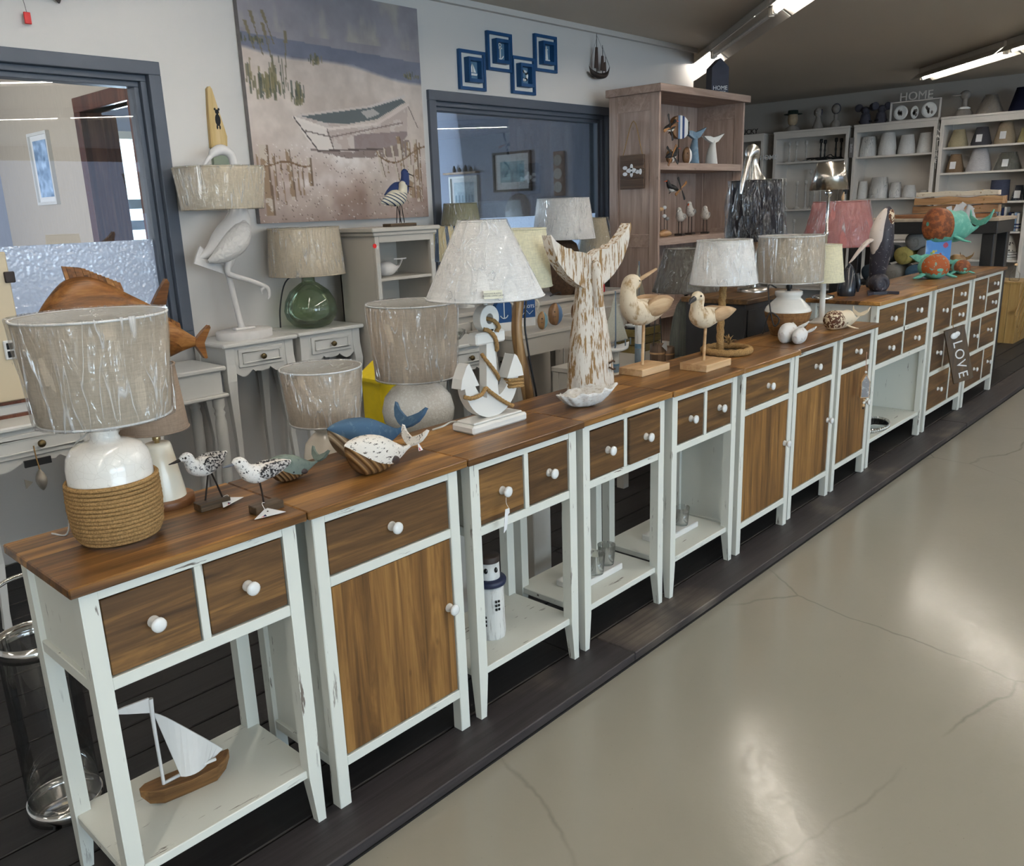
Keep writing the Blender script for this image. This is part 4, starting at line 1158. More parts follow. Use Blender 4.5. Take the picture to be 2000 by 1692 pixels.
t = thing('lighthouse_candle', 'white wooden lighthouse with navy gallery on the third table shelf', 'lighthouse figure', (1.215, .15, Zs))
M_WWOOD = speckle('rough_white_post', srgb(222, 221, 216), srgb(168, 164, 158), 40, .55, .68, .8, stretch=(1.5, 1.5, .2), bump=.9)
m = MB(); m.lathe([(.042, 0), (.045, .005), (.0455, .02), (.043, .16), (.042, .168), (.036, .172), (0, .172)], 30, wob=lambda a, z: .0012*math.sin(9*a+z*20)); m.build('post', M_WWOOD, t)
MB().lathe([(.03, .172), (.05, .176), (.053, .182), (.053, .19), (.05, .195), (.03, .197)], 32).build('gallery', plain('navy_paint', srgb(34, 42, 70), .45), t)
m = MB(); m.lathe([(.034, .195), (.033, .25), (0, .25)], 28); m.build('lantern', plain('white_lantern', srgb(224, 224, 220), .4), t)
MB().lathe([(.035, .25), (.035, .266), (.033, .269), (0, .267)], 28).build('lid', plain('dark_brown_lid', srgb(52, 40, 34), .6), t)
for a in (-150, -95):
    r = math.radians(a); MB().ell((.0335*math.cos(r), .0335*math.sin(r), .228), .006, .006, .009, 12, 8).build('port_hole', M_EYE, t)
for a, z in ((-105, .10), (-160, .05)):
    for i in range(2):
        for j in range(3):
            r = math.radians(a + (i-.5)*12)
            MB(rotz(r)).box(.0425, .0475, -.003, .003, z+j*.013, z+j*.013+.007).build('window_pane', M_EYE, t)

def sail_holder(loc, lab):
    t = thing('sail_candle_holder', lab, 'candle holder', loc)
    MB().box(-.13, .13, -.05, .05, 0, .024, .003).build('base_board', M_CHALK, t)
    MB().box(-.085, -.045, .0, .025, .024, .40, .003).build('mast_board', M_CHALK, t)
    MB().prism([(-.04, .07), (.02, .075), (.012, .16), (-.012, .24), (-.04, .30)], .006, .016, 'xz').build('sail', speckle('washed_board', srgb(206, 202, 196), srgb(150, 142, 132), 30, .5, .65, .8, stretch=(3, 1, .4)), t)
    return t
def tumbler(loc, lab, grp='glass tealight tumblers', h=.075, wax=True):
    t = thing('tealight_glass', lab, 'glass', loc, 0, grp)
    MB().lathe([(.0, .001), (.026, .001), (.027, .004), (.033, h), (.0315, h), (.0255, .008), (0, .008)], 32, caps=False).build('tumbler', M_GLASS, t)
    if wax: MB().lathe([(.018, .009), (.019, .011), (.019, .022), (.0, .0225)], 24).build('tealight', plain('wax', srgb(226, 222, 214), .5), t)
    return t
sail_holder((1.74, .165, Zs), 'white boat-shaped candle holder on the fourth table shelf')
tumbler((1.825, .155, Zs+.025), 'clear tumbler at the right end of the fourth table shelf', wax=False)
tumbler((1.735, .135, Zs+.025), 'clear tumbler half hidden by the fourth table leg', wax=False)
sail_holder((2.27, .165, Zs), 'white boat-shaped candle holder on the fifth table shelf')
tumbler((2.325, .15, Zs+.025), 'clear tumbler with a white tealight on the fifth table shelf')
t = thing('mirrored_tray', 'oval mirrored tray with a beaded silver rim in the open niche', 'tray', (4.34, .16, Zs))
MB(Matrix.Diagonal((1.25, .72, 1, 1))).lathe([(.15, .0), (.15, .006), (.0, .006)], 48).build('mirror', plain('mirror_glass', (.8, .82, .83), .03, .5, 1, var=.01), t)
m = MB()
for i in range(70):
    a = 2*math.pi*i/70; m.ell((.19*math.cos(a), .11*math.sin(a), .012), .007, .007, .011, 6, 5)
m.build('beaded_rim', M_SILVER, t)
t = thing('silver_coil_ornament', 'tangled silver wire ornament in the niche corner', 'ornament', (4.10, .14, Zs))
m = MB(); rg = random.Random(4)
for k in range(5):
    ph = rg.uniform(0, 6); m.tube([(.035*math.cos(i*.45+ph)*(1+.2*math.sin(i)), .03*math.sin(i*.45+ph), .03+.024*math.sin(i*.9+k)) for i in range(15)], .003, 6)
m.build('wire_coil', M_SILVER, t)

# things hanging on knobs
t = thing('fish_pendant_tag', 'white paper tag hung from a knob on the lighthouse table', 'tag', (1.124, -.0, .66))
cord(t, [(0, -.022, .005), (-.004, -.026, -.01), (.004, -.026, -.025)], .0006, M_PAPER, 'string')
MB(Matrix.Rotation(.12, 4, 'Y')).prism([(-.006, -.028), (.010, -.026), (.012, -.04), (.006, -.044), (.004, -.085), (-.008, -.095)], -.027, -.0255, 'xz').build('paper_tag', M_PAPER, t)
def hang_house():
    t = thing('house_pendant', 'wooden house-shaped pendant with beads hung from a knob', 'pendant', (3.757, -.012, .685), -.75)
    cord(t, [(0, -.014, .003), (-.002, -.02, -.05), (0, -.022, -.09)], .0015, plain('pink_cord', srgb(190, 150, 132), .8), 'string')
    MB().prism([(-.02, -.15), (.02, -.15), (.02, -.22), (.012, -.235), (-.012, -.235), (-.02, -.22), (-.02, -.15), (-.0, -.105)][0:0] or [(-.022, -.228), (.022, -.228), (.022, -.145), (0, -.105), (-.022, -.145)], -.028, -.012, 'xz').build('house_body', M_PALE, t)
    MB().prism([(-.019, -.224), (.019, -.224), (.019, -.146), (0, -.112), (-.019, -.146)], -.0295, -.028, 'xz').build('grey_face', speckle('zinc_face', srgb(140, 142, 146), srgb(196, 196, 198), 60, .5, .7), t)
    for i, r in enumerate((.007, .006, .008, .005)):
        MB().ell((0, -.02, -.24-i*.014), r, r, r, 10, 8).build('bead', [M_PALE, M_PORC, M_PALE, M_FIN][i], t)
    MB().ell((0, -.02, -.098), .006, .006, .006, 10, 8).build('bead', M_PORC, t)
hang_house()
t = thing('love_sign', 'brown wooden sign reading LOVE hung from a drawer knob', 'sign', (5.156, -.008, .737), -.75)
M_SIGNB = wood('sign_brown', 'z', srgb(60, 44, 26), srgb(84, 64, 38), srgb(104, 82, 52), knots=False)
R_ = Matrix.Rotation(math.radians(13), 4, 'Y')
Mh = T(.005, -.03, -.12) @ Matrix.Rotation(math.radians(-16), 4, 'Y')
bd = MB(Mh); bd.box(-.065, .065, -.012, .0, -.33, .02, .002); b = bd.build('board', M_SIGNB, t)
cord(t, [(0.0, .0, .0), (-.008, -.022, -.05), (.0, -.034, -.115)], .0022, M_ROPE, 'string')
for i, ch in enumerate('LOVE'):
    text_obj('letter', ch, .085, .001, M_PAPER, b, Mh @ T(.0, -.0135, -.085-.066*i) @ FY @ Matrix.Rotation(-math.pi/2, 4, 'Z'))
mm = MB(Mh); mm.ell((-.01, -.015, -.028), .026, .006, .02, 14, 8); mm.ell((.01, -.015, -.022), .018, .006, .016, 12, 8); mm.build('white_heart', M_PORC, b)

# ------------------------------------------------------------------ on the tall cabinets
Z9 = HT
M_HUMP = speckle('dark_whale_resin', srgb(52, 50, 58), srgb(150, 146, 148), 50, .60, .68, .45)
M_HUMPB = speckle('whale_belly_resin', srgb(206, 192, 182), srgb(150, 132, 122), 30, .6, .75, .5)
t = thing('humpback_sculpture', 'dark humpback whale sculpture rising upright with a long pale flipper', 'whale figure', (4.40, .175, Z9), -.75)
m = MB(); stube(m, [(.0, .035, .035, .03), (.0, .03, .1, .042), (.0, .015, .18, .052), (.0, .0, .26, .058), (.0, -.005, .34, .055), (.01, -.005, .41, .04), (.02, -.005, .455, .02), (.024, -.004, .468, .006)], 6, 20); m.build('body', M_HUMP, t)
m = MB(); stube(m, [(-.025, .0, .22, .03), (-.03, -.008, .29, .044), (-.026, -.01, .35, .043), (-.008, -.01, .42, .028), (.008, -.008, .455, .012)], 5, 16); m.build('throat', M_HUMPB, t)
m = MB(); stube(m, [(.012, -.025, .36, .024), (.02, -.028, .41, .024), (.026, -.02, .45, .013)], 5, 12); m.build('barnacled_jaw', M_BARN, t)
for sx, tip in ((-1, (-.19, -.02, .175)),):
    m = MB(); stube(m, [(-.04, -.01, .30, .02), (-.09, -.015, .285, .022), (-.14, -.02, .235, .017), (-.175, -.02, .19, .010), tip+(.003,)], 5, 12, .5); m.build('flipper', M_HUMPB, t)
m = MB(); stube(m, [(.045, .0, .29, .016), (.07, .03, .25, .016), (.085, .05, .19, .005)], 4, 10, .5); m.build('flipper', M_HUMP, t)
# foot: tail and calf
m = MB(); stube(m, [(-.02, -.07, .055, .012), (-.02, -.06, .055, .042), (-.01, -.02, .058, .055), (.0, .03, .045, .045), (0, .07, .03, .02)], 5, 18); m.build('calf', M_HUMP, t)
m = MB(); m.prism([(-.11, -.1), (-.06, -.06), (.02, -.06), (.075, -.09), (.04, -.03), (.02, .03), (-.05, .03), (-.08, -.04)], 0, .016, 'xy'); m.build('tail_base', M_HUMP, t, bevel=.004)
M_PENG = plain('black_polished_stone', srgb(38, 42, 48), .18, .6, var=.1)
t = thing('penguin_sculpture', 'smooth black stone penguin form on the taller cabinet', 'sculpture', (4.235, .285, Z9))
m = MB(); stube(m, [(-.01, 0, 0, .046), (-.012, 0, .03, .049), (-.004, 0, .08, .044), (.008, 0, .12, .034), (.014, 0, .15, .021), (.006, 0, .168, .008), (-.01, 0, .17, .003)], 5, 22); m.build('body', M_PENG, t)
mm = MB(); stube(mm, [(.02, -.04, .12, .012), (.022, -.05, .07, .015), (.02, -.05, .02, .006)], 5, 10, 1.0); mm.build('wing', M_PENG, t)
t = thing('black_stone_bowl', 'rounded dark pebble sculpture behind the humpback sculpture', 'sculpture', (4.75, .33, Z9))
MB(Matrix.Diagonal((1.2, .8, 1, 1))).lathe([(.045, 0), (.052, .012), (.05, .04), (.036, .065), (.015, .078), (0, .08)], 24).build('pebble', plain('dark_pebble', srgb(54, 52, 52), .6, bump=.3), t)
m = MB(); m.ell((0, 0, .078), .006, .006, .004, 10, 6); m.build('tip', plain('dark_pebble', srgb(54, 52, 52)), t)
M_TEAL = speckle('verdigris', srgb(98, 170, 152), srgb(132, 196, 178), 24, .5, .7, .55)
M_RUST = speckle('rusted_head', srgb(112, 66, 44), srgb(156, 92, 52), 34, .45, .6, .6, bump=.7)
M_RUST2 = speckle('orange_rust_head', srgb(160, 84, 40), srgb(120, 150, 136), 55, .58, .62, .6, bump=.7)
def front_whale(label, loc, s, headmat, rz):
    t = thing('teal_whale_figure', label, 'whale figure', loc, rz, 'teal rusted whales')
    # seen head-on: local -x looks to the viewer
    A, B = profile_body([(-.12*s, .07*s), (-.108*s, .125*s), (-.06*s, .155*s), (.0, .15*s), (.06*s, .11*s), (.12*s, .09*s), (.15*s, .11*s)], [(-.12*s, .05*s), (-.105*s, .012*s), (-.06*s, .0), (.0, .0), (.06*s, .02*s), (.12*s, .06*s), (.15*s, .09*s)],
                        [(-.12*s, .02*s), (-.108*s, .06*s), (-.06*s, .088*s), (0, .088*s), (.06*s, .055*s), (.12*s, .02*s), (.15*s, .012*s)], 30, 24, lambda x, z: x < -.055*s and z > .035*s)
    A.build('body', M_TEAL, t); B.build('rusted_head', headmat, t)
    for sy in (-1, 1):
        mm = MB(); stube(mm, [(-.05*s, sy*.07*s, .03*s, .022*s), (-.06*s, sy*.11*s, .014*s, .02*s), (-.065*s, sy*.14*s, .008*s, .006*s)], 4, 10, .5); mm.build('flipper', M_TEAL, t)
    poly = [(0, -.03*s), (.03*s, -.02*s), (.075*s, .02*s), (.03*s, .03*s), (0, .02*s), (-.03*s, .03*s), (-.075*s, .02*s), (-.03*s, -.02*s)]
    ph = math.radians(70); MB(Matrix(((0, math.cos(ph), -math.sin(ph), .145*s), (1, 0, 0, 0), (0, math.sin(ph), math.cos(ph), .115*s), (0, 0, 0, 1)))).prism(poly, -.006*s, .006*s, 'xy').build('fluke', M_TEAL, t, bevel=.002)
    return t
front_whale('round teal whale seen head-on with an orange rusted face', (5.42, .215, Z9), 1.0, M_RUST2, .75)
front_whale('smaller teal whale seen head-on with a brown face, in front of the picture card', (5.80, .15, Z9), .62, M_RUST, .75)
t = sperm_whale('big teal sperm whale with a rusty head raised above the picture card', (5.68, .34, Z9+.20), -.45, .47, .235, .19, M_TEAL, M_RUST, .30, 78, 1.15)
MB().lathe([(.05, -.2), (.05, -.192), (.008, -.188), (.008, .01), (0, .012)], 16, (.22, 0, 0)).build('stand', plain('teal_stand', srgb(70, 130, 116), .6), t)

# ------------------------------------------------------------------ picture helper: painted panel from per-vertex colour
M_VCOL = None
def vcol_mat(rough=.55, name='printed_picture'):
    if name in _cache: return _cache[name]
    s = N(name); a = s.new('ShaderNodeVertexColor'); a.layer_name = 'print'
    v = s.coord(); nz = s.noise(v, 90, 3); s.bump(nz, .15, .001)
    _cache[name] = s.done(a.outputs[0], rough, .3); return _cache[name]
def picture(name, img, w, h, parent, M, rough=.55, mname='printed_picture'):
    """img: rows top to bottom, sRGB 0..255, laid on a fine grid w x h in local xy"""
    H_, W_ = img.shape[:2]
    xs = np.linspace(-w/2, w/2, W_); ys = np.linspace(h/2, -h/2, H_)
    vs = [(x, y, 0) for y in ys for x in xs]
    fs = [(r*W_+c, (r+1)*W_+c, (r+1)*W_+c+1, r*W_+c+1) for r in range(H_-1) for c in range(W_-1)]
    me = bpy.data.meshes.new(name); me.from_pydata(vs, [], fs); me.transform(M)
    ca = me.color_attributes.new('print', 'FLOAT_COLOR', 'POINT')
    lin = np.clip(img.reshape(-1, 3)/255., 0, 1); lin = np.where(lin <= .04045, lin/12.92, ((lin+.055)/1.055)**2.4)
    ca.data.foreach_set('color', np.concatenate([lin, np.ones((len(lin), 1))], 1).astype(np.float32).ravel())
    me.materials.append(vcol_mat(rough, mname))
    o = bpy.data.objects.new(name, me); COL.objects.link(o)
    if parent: o.parent = parent
    return o
def grid(Hh, Ww):
    v, u = np.mgrid[0:Hh, 0:Ww]; return u/(Ww-1), v/(Hh-1)
def inpoly(u, v, poly):
    r = np.zeros(u.shape, bool); n = len(poly)
    for i in range(n):
        x1, y1 = poly[i]; x2, y2 = poly[(i+1) % n]
        if y1 == y2: continue
        c = ((y1 > v) != (y2 > v)) & (u < (x2-x1)*(v-y1)/(y2-y1)+x1); r ^= c
    return r
def fbm(Hh, Ww, cells, seed, oct=4):
    rg = np.random.RandomState(seed); out = np.zeros((Hh, Ww)); amp = 1.0; tot = 0
    for o in range(oct):
        cy, cx = cells[0]*2**o, cells[1]*2**o; g = rg.rand(cy+2, cx+2)
        y = np.linspace(0, cy, Hh); x = np.linspace(0, cx, Ww); yi = y.astype(int); xi = x.astype(int); fy = (y-yi)[:, None]; fx = (x-xi)[None]
        fy = fy*fy*(3-2*fy); fx = fx*fx*(3-2*fx)
        out += amp*((g[yi][:, xi]*(1-fx)+g[yi][:, xi+1]*fx)*(1-fy) + (g[yi+1][:, xi]*(1-fx)+g[yi+1][:, xi+1]*fx)*fy); tot += amp; amp *= .5
    return out/tot
def lay(img, mask, col, a=1.0):
    col = np.array(col, float); m = (mask*a)[..., None] if mask.dtype != bool else (mask.astype(float)*a)[..., None]
    return img*(1-m) + col*m
# picture card in front of the big teal whale
u, v = grid(60, 48); im = np.zeros((60, 48, 3)) + np.array((86, 140, 205))
cl = fbm(60, 48, (4, 3), 3); im = lay(im, np.clip((cl-.45)*3, 0, 1)*np.clip(v*1.6, 0, 1), (225, 232, 240))
im = lay(im, v > .62, (222, 224, 216), .75)
for cx, cy, r, c in ((.78, .16, .10, (178, 84, 108)), (.32, .34, .06, (220, 196, 60)), (.24, .38, .05, (120, 150, 70)), (.6, .42, .05, (160, 76, 66)), (.42, .32, .035, (210, 190, 80))):
    im = lay(im, (u-cx)**2 + ((v-cy)*1.25)**2 < r*r, c)
for k in range(7): im = lay(im, (abs(v-.66-.045*k) < .009) & (u > .12) & (u < .85) & (fbm(60, 48, (30, 20), k) > .42), (120, 120, 116), .6)
t = thing('picture_card', 'blue sky greeting card standing upright in front of the teal whales', 'card', (5.74, .275, Z9), -.72)
MB().box(-.09, .09, .0012, .006, 0, .225, .0005).build('backing', M_PAPER, t)
MB().prism([(.004, 0), (.07, 0), (.008, .16)], -.004, .004, 'yz').build('strut', M_PAPER, t)
picture('card_front', im, .18, .225, t, T(0, .0008, .1125) @ FY)
# ------------------------------------------------------------------ the big beach painting
def beach():
    Hh, Ww = 200, 200
    u, v = grid(Hh, Ww); n1 = fbm(Hh, Ww, (6, 6), 1); n2 = fbm(Hh, Ww, (24, 24), 2); n3 = fbm(Hh, Ww, (5, 14), 9)
    im = np.zeros((Hh, Ww, 3)) + np.array((150, 146, 152)); im += ((n1-.5)*34)[..., None]
    im = lay(im, np.clip((n3-.55)*4, 0, 1)*(v < .2), (182, 174, 160), .6)
    hor = .215 + .035*u
    im = lay(im, v > hor, (116, 120, 136)); im += ((n2-.5)*16)[..., None]
    sand = .262 + .075*u + .012*np.sin(u*9)
    im = lay(im, np.clip((v-sand)*60, 0, 1), (204, 190, 180)); im += (((n1-.5)*36+(n2-.5)*30)*(v > sand))[..., None]
    im = lay(im, np.clip((v-.58)*3, 0, 1)*np.clip((n1-.35)*3, 0, 1), (146, 122, 112), .9)
    im = lay(im, np.clip((v-.86)*6, 0, 1), (122, 98, 90), .6)
    im = lay(im, np.exp(-((v-.7-.1*(u-.5))**2/.004+(u-.5)**2/.05))*n2*1.3, (232, 224, 220))
    im = lay(im, np.exp(-((v-.84+.05*u)**2/.0008+(u-.3)**2/.03))*n2*1.4, (226, 216, 212))
    rg = random.Random(8)
    for (cx, cy, w, h, k) in ((.12, .42, .09, .12, 60), (.26, .46, .05, .08, 36), (.36, .30, .05, .04, 20), (.07, .245, .1, .03, 25), (.92, .32, .06, .03, 18)):
        for i in range(k):
            x = cx + rg.gauss(0, w*.4); y1 = cy + rg.uniform(-.1, .5)*h; y0 = y1 - rg.uniform(.3, 1)*h; sl = rg.uniform(-.25, .25); ww = rg.uniform(.002, .005)
            m = (v > y0) & (v < y1) & (abs(u - x - sl*(y1-v)*.4) < ww)
            im = lay(im, m, rg.choice([(110, 106, 78), (92, 94, 76), (134, 124, 92), (74, 80, 72)]), .75)
    for x, y0, y1, sl in ((.10, .13, .30, -.25), (.15, .17, .36, -.2), (.20, .19, .42, .1), (.06, .17, .28, -.3), (.16, .12, .25, -.35)):
        im = lay(im, (v > y0) & (v < y1) & (abs(u-x-sl*(y1-v)) < .003), (116, 108, 88), .9)
        im = lay(im, (v > y0) & (v < y0+.05) & (abs(u-x-sl*(y1-v)) < .008), (126, 116, 92), .9)
    # the boat
    hull = [(.225, .545), (.27, .525), (.5, .575), (.7, .545), (.9, .455), (.885, .60), (.84, .64), (.72, .665), (.55, .685), (.36, .685), (.30, .64)]
    im = lay(im, inpoly(u, v, [(.28, .68), (.9, .62), (.88, .70), (.5, .715)]), (120, 104, 98), .8)
    hm = inpoly(u, v, hull); im = lay(im, hm, (186, 170, 162)); im = lay(im, hm & (n2 > .52), (206, 196, 190), .7)
    im = lay(im, hm & (v > .57 + .08*(1-u)) & (u > .55) & (v > .60-.25*(u-.6)), (128, 112, 112), .75)
    im = lay(im, inpoly(u, v, [(.225, .545), (.39, .585), (.43, .68), (.34, .683), (.28, .63)]), (224, 214, 206), .95)
    im = lay(im, inpoly(u, v, [(.255, .535), (.42, .505), (.66, .475), (.86, .425), (.89, .44), (.70, .53), (.52, .56), (.40, .562)]), (92, 100, 102))
    im = lay(im, inpoly(u, v, [(.60, .50), (.68, .485), (.72, .505), (.64, .53)]), (186, 180, 176), .9)
    for pa, pb, w, c in (((.225, .545), (.40, .588), .006, (228, 218, 210)), ((.40, .588), (.70, .552), .006, (218, 206, 198)), ((.70, .552), (.905, .452), .006, (214, 200, 192)), ((.255, .535), (.66, .475), .005, (206, 194, 186)), ((.66, .475), (.88, .415), .006, (206, 196, 190)), ((.28, .60), (.42, .622), .003, (120, 106, 100)), ((.42, .622), (.86, .54), .003, (130, 114, 108)), ((.40, .588), (.43, .68), .003, (110, 98, 92)), ((.225, .545), (.34, .683), .003, (90, 80, 76)), ((.34, .685), (.72, .668), .004, (90, 78, 74)), ((.905, .46), (.96, .56), .002, (96, 84, 76))):
        (x1, y1), (x2, y2) = pa, pb; L2 = (x2-x1)**2+(y2-y1)**2; tt = np.clip(((u-x1)*(x2-x1)+(v-y1)*(y2-y1))/L2, 0, 1)
        im = lay(im, ((u-x1-tt*(x2-x1))**2+(v-y1-tt*(y2-y1))**2) < w*w, c)
    # palisades
    for x, y0, y1, w, sl in ((.055, .665, .965, .022, .02), (.10, .70, .90, .006, .0), (.13, .71, .92, .004, .06), (.175, .68, .90, .014, .05), (.215, .71, .88, .005, .04), (.24, .72, .88, .005, .03), (.285, .715, .84, .012, .0), (.02, .70, .90, .005, .0), (.69, .675, .80, .010, .25), (.73, .66, .78, .006, .15), (.78, .65, .82, .008, .2), (.825, .605, .88, .013, .12), (.89, .63, .90, .012, .0), (.935, .615, .92, .014, .02), (.905, .74, .90, .010, .0), (.96, .63, .92, .005, .0), (.86, .64, .86, .004, .0)):
        xx = x + sl*(v-y0); m = (v > y0) & (v < y1) & (abs(u-xx) < w)
        im = lay(im, m, (150, 126, 102)); im = lay(im, m & (n2 > .5), (206, 196, 184), .8); im = lay(im, m & (u-xx > w*.5), (104, 84, 68), .8)
    im = lay(im, (abs(v-.745-.01*np.sin(u*30)) < .004) & (u < .29) & (u > .03), (120, 94, 70)); im = lay(im, (abs(v-.69+.04*np.sin(u*14)) < .004) & (u > .69), (120, 94, 70))
    sp = np.random.RandomState(4).rand(Hh, Ww); im = lay(im, (sp > .985) & (v > .68), (84, 70, 64), .8); im = lay(im, (sp < .012) & (v > .66), (232, 226, 222), .8)
    return im
t = thing('beach_painting', 'large square canvas painting of a rowing boat on a sandy beach', 'painting', (2.508, WY-.004, 1.978))
MB().box(-.577, .577, -.035, 0, -.577, .577, .002).build('canvas_sides', plain('grey_canvas_edge', srgb(126, 122, 122), .8), t)
picture('painted_front', beach(), 1.154, 1.154, t, T(0, -.0356, 0) @ FY, .42, 'painted_canvas')

# small wall pieces
t = thing('wall_paddle', 'tall narrow wooden wedge ornament printed with a sheep, hung beside the painting', 'wall ornament', (1.765, WY-.012, 1.5))
MB().prism([(-.055, .0), (.055, -.0), (.042, .20), (.038, .265), (-.042, .265), (-.042, .20)], -.012, .01, 'xz').build('green_foot', speckle('green_dotted', srgb(138, 150, 134), srgb(60, 64, 58), 40, .68, .7, .6), t)
MB().prism([(-.046, .265), (.038, .265), (.044, .32), (.02, .42), (-.008, .535), (-.018, .548), (-.03, .535), (-.04, .42), (-.044, .32)], -.012, .01, 'xz').build('wooden_body', wood('light_ash', 'z', srgb(186, 156, 98), srgb(202, 174, 118), srgb(214, 188, 138), knots=False, strip=.04), t, bevel=.004)
m = MB()
for cx, cz, rx, rz in ((.004, .395, .014, .028), (.004, .432, .010, .011), (-.006, .444, .005, .006), (.014, .444, .005, .006), (-.003, .362, .004, .01), (.011, .362, .004, .01)):
    m.lathe([(1, 0), (1, -.001)], 14, (0, 0, 0), axis='y') if False else m.prism([(cx+rx*math.cos(i*.45), cz+rz*math.sin(i*.45)) for i in range(14)], -.0135, -.0122, 'xz')
m.build('sheep_print', plain('black_print', srgb(24, 26, 28), .8), t)
M_BLUEF = plain('deep_blue_paint', srgb(30, 78, 124), .5, .35, var=.12, scale=12)
for i, (x, z, kind) in enumerate(((3.538, 2.268, 'sailboat'), (3.792, 2.399, 'anchor'), (4.016, 2.276, 'life ring'), (4.247, 2.433, 'lighthouse'))):
    t = thing('blue_frame', 'blue wooden shadow-box frame with a small %s inside' % kind, 'wall frame', (x, WY-.002, z), 0, 'blue frames on the wall')
    m = MB()
    for a, b, c, d in ((-.115, .115, .097, .115), (-.115, .115, -.115, -.097), (-.115, -.097, -.097, .097), (.097, .115, -.097, .097)): m.box(a, b, -.022, 0, c, d)
    m.build('outer_frame', M_BLUEF, t, weld=True)
    MB().box(-.097, .097, -.006, -.002, -.097, .097).build('white_mount', M_WHITE, t)
    m = MB()
    for a, b, c, d in ((-.062, .062, .052, .072), (-.062, .062, -.072, -.052), (-.062, -.046, -.052, .052), (.046, .062, -.052, .052)): m.box(a, b, -.05, -.006, c, d)
    m.build('inner_box', M_BLUEF, t, weld=True)
    MB().box(-.046, .046, -.012, -.0065, -.052, .052).build('inner_back', plain('faded_blue_board', srgb(96, 132, 158), .7), t)
    m = MB()
    if kind == 'sailboat':
        m.prism([(-.03, -.03), (.03, -.03), (.036, -.018), (-.036, -.018)], -.024, -.014, 'xz'); m.prism([(-.004, -.012), (-.004, .04), (-.03, -.012)], -.02, -.016, 'xz'); m.prism([(.003, -.012), (.003, .034), (.028, -.012)], -.02, -.016, 'xz')
    elif kind == 'anchor':
        m.box(-.004, .004, -.022, -.014, -.04, .03); m.box(-.016, .016, -.022, -.014, .018, .026)
        m.tube([(.03*math.cos(math.radians(200+14*i)), -.018, -.012+.03*math.sin(math.radians(200+14*i))) for i in range(11)], .0045, 6)
        m.tube([(.011*math.cos(i*.785), -.018, .04+.011*math.sin(i*.785)) for i in range(8)], .0035, 6, closed=True)
    elif kind == 'life ring':
        m.tube([(.028*math.cos(i*.39), -.02, .028*math.sin(i*.39)) for i in range(16)], .0085, 8, closed=True)
    else:
        m.lathe([(.013, -.04), (.008, .02), (.012, .022), (.012, .026), (.006, .028), (.006, .038), (.001, .048)], 12, (0, -.02, 0)); m.box(-.03, .03, -.028, -.012, -.046, -.038)
    m.build(kind.replace(' ', '_') + '_charm', M_PORC, t)
    if kind == 'life ring':
        for k in range(4):
            a = k*1.571+.6; MB().ell((.028*math.cos(a), -.021, .028*math.sin(a)), .011, .0095, .011, 8, 6).build('black_band', M_EYE, t)
t = thing('model_ship', 'small dark model sailing ship mounted on the wall right of the blue frames', 'model ship', (4.79, WY-.06, 2.32))
M_DKW = plain('dark_brown_wood', srgb(48, 38, 34), .6)
A, B = profile_body([(-.12, .07), (-.1, .052), (0, .03), (.1, .052), (.125, .085)], [(-.12, .066), (-.08, .01), (0, -.008), (.085, .012), (.125, .08)], [(-.12, .002), (-.07, .02), (0, .026), (.07, .02), (.125, .002)], 20, 14); A.build('hull', M_DKW, t)
for x, h in ((-.03, .29), (.04, .22), (.075, .15)): MB().tube([(x, 0, .02), (x, 0, h)], [.004, .002], 6).build('mast', M_DKW, t)
for x, z0, z1, w in ((-.03, .06, .2, .028), (.04, .05, .15, .026), (.07, .05, .11, .02)):
    MB().prism([(x-w, z0), (x+w*.5, z0), (x+w*.3, z1), (x-w*.4, z1)], -.004, .004, 'xz').build('sail', plain('dark_sail', srgb(74, 58, 52), .8), t)
m = MB()
for a, b in (((-.12, 0, .07), (-.03, 0, .26)), ((.125, 0, .085), (-.03, 0, .28)), ((.04, 0, .21), (.125, 0, .085))): m.tube([a, b], .001, 4)
m.build('rigging', M_DKW, t)
MB().box(-.01, .01, 0, .056, .01, .03).build('wall_bracket', M_DKW, t)
t = thing('hanging_mobile', 'dark hanging ornament with a red tag, cut by the top edge of the picture', 'wall ornament', (.98, WY-.03, 2.37))
MB().tube([(-.05+.05*math.cos(i*.5), 0, .0+.05*math.sin(i*.5)) for i in range(9)], .006, 6).build('ring', M_DKW, t)
MB().prism([(.04, .02), (.13, -.05), (.14, -.03), (.06, .05)], -.006, .006, 'xz').build('blade', M_DKW, t)
cord(t, [(-.02, 0, -.03), (-.01, 0, -.06), (-.005, 0, -.10)], .001, M_DKW, 'string')
MB().box(-.018, .008, -.004, .004, -.145, -.10, .002).build('red_tag', plain('red_tag', srgb(214, 34, 36), .5), t)
MB().box(-.01, .01, 0, .03, -.01, .01).build('hook', M_DKW, t)

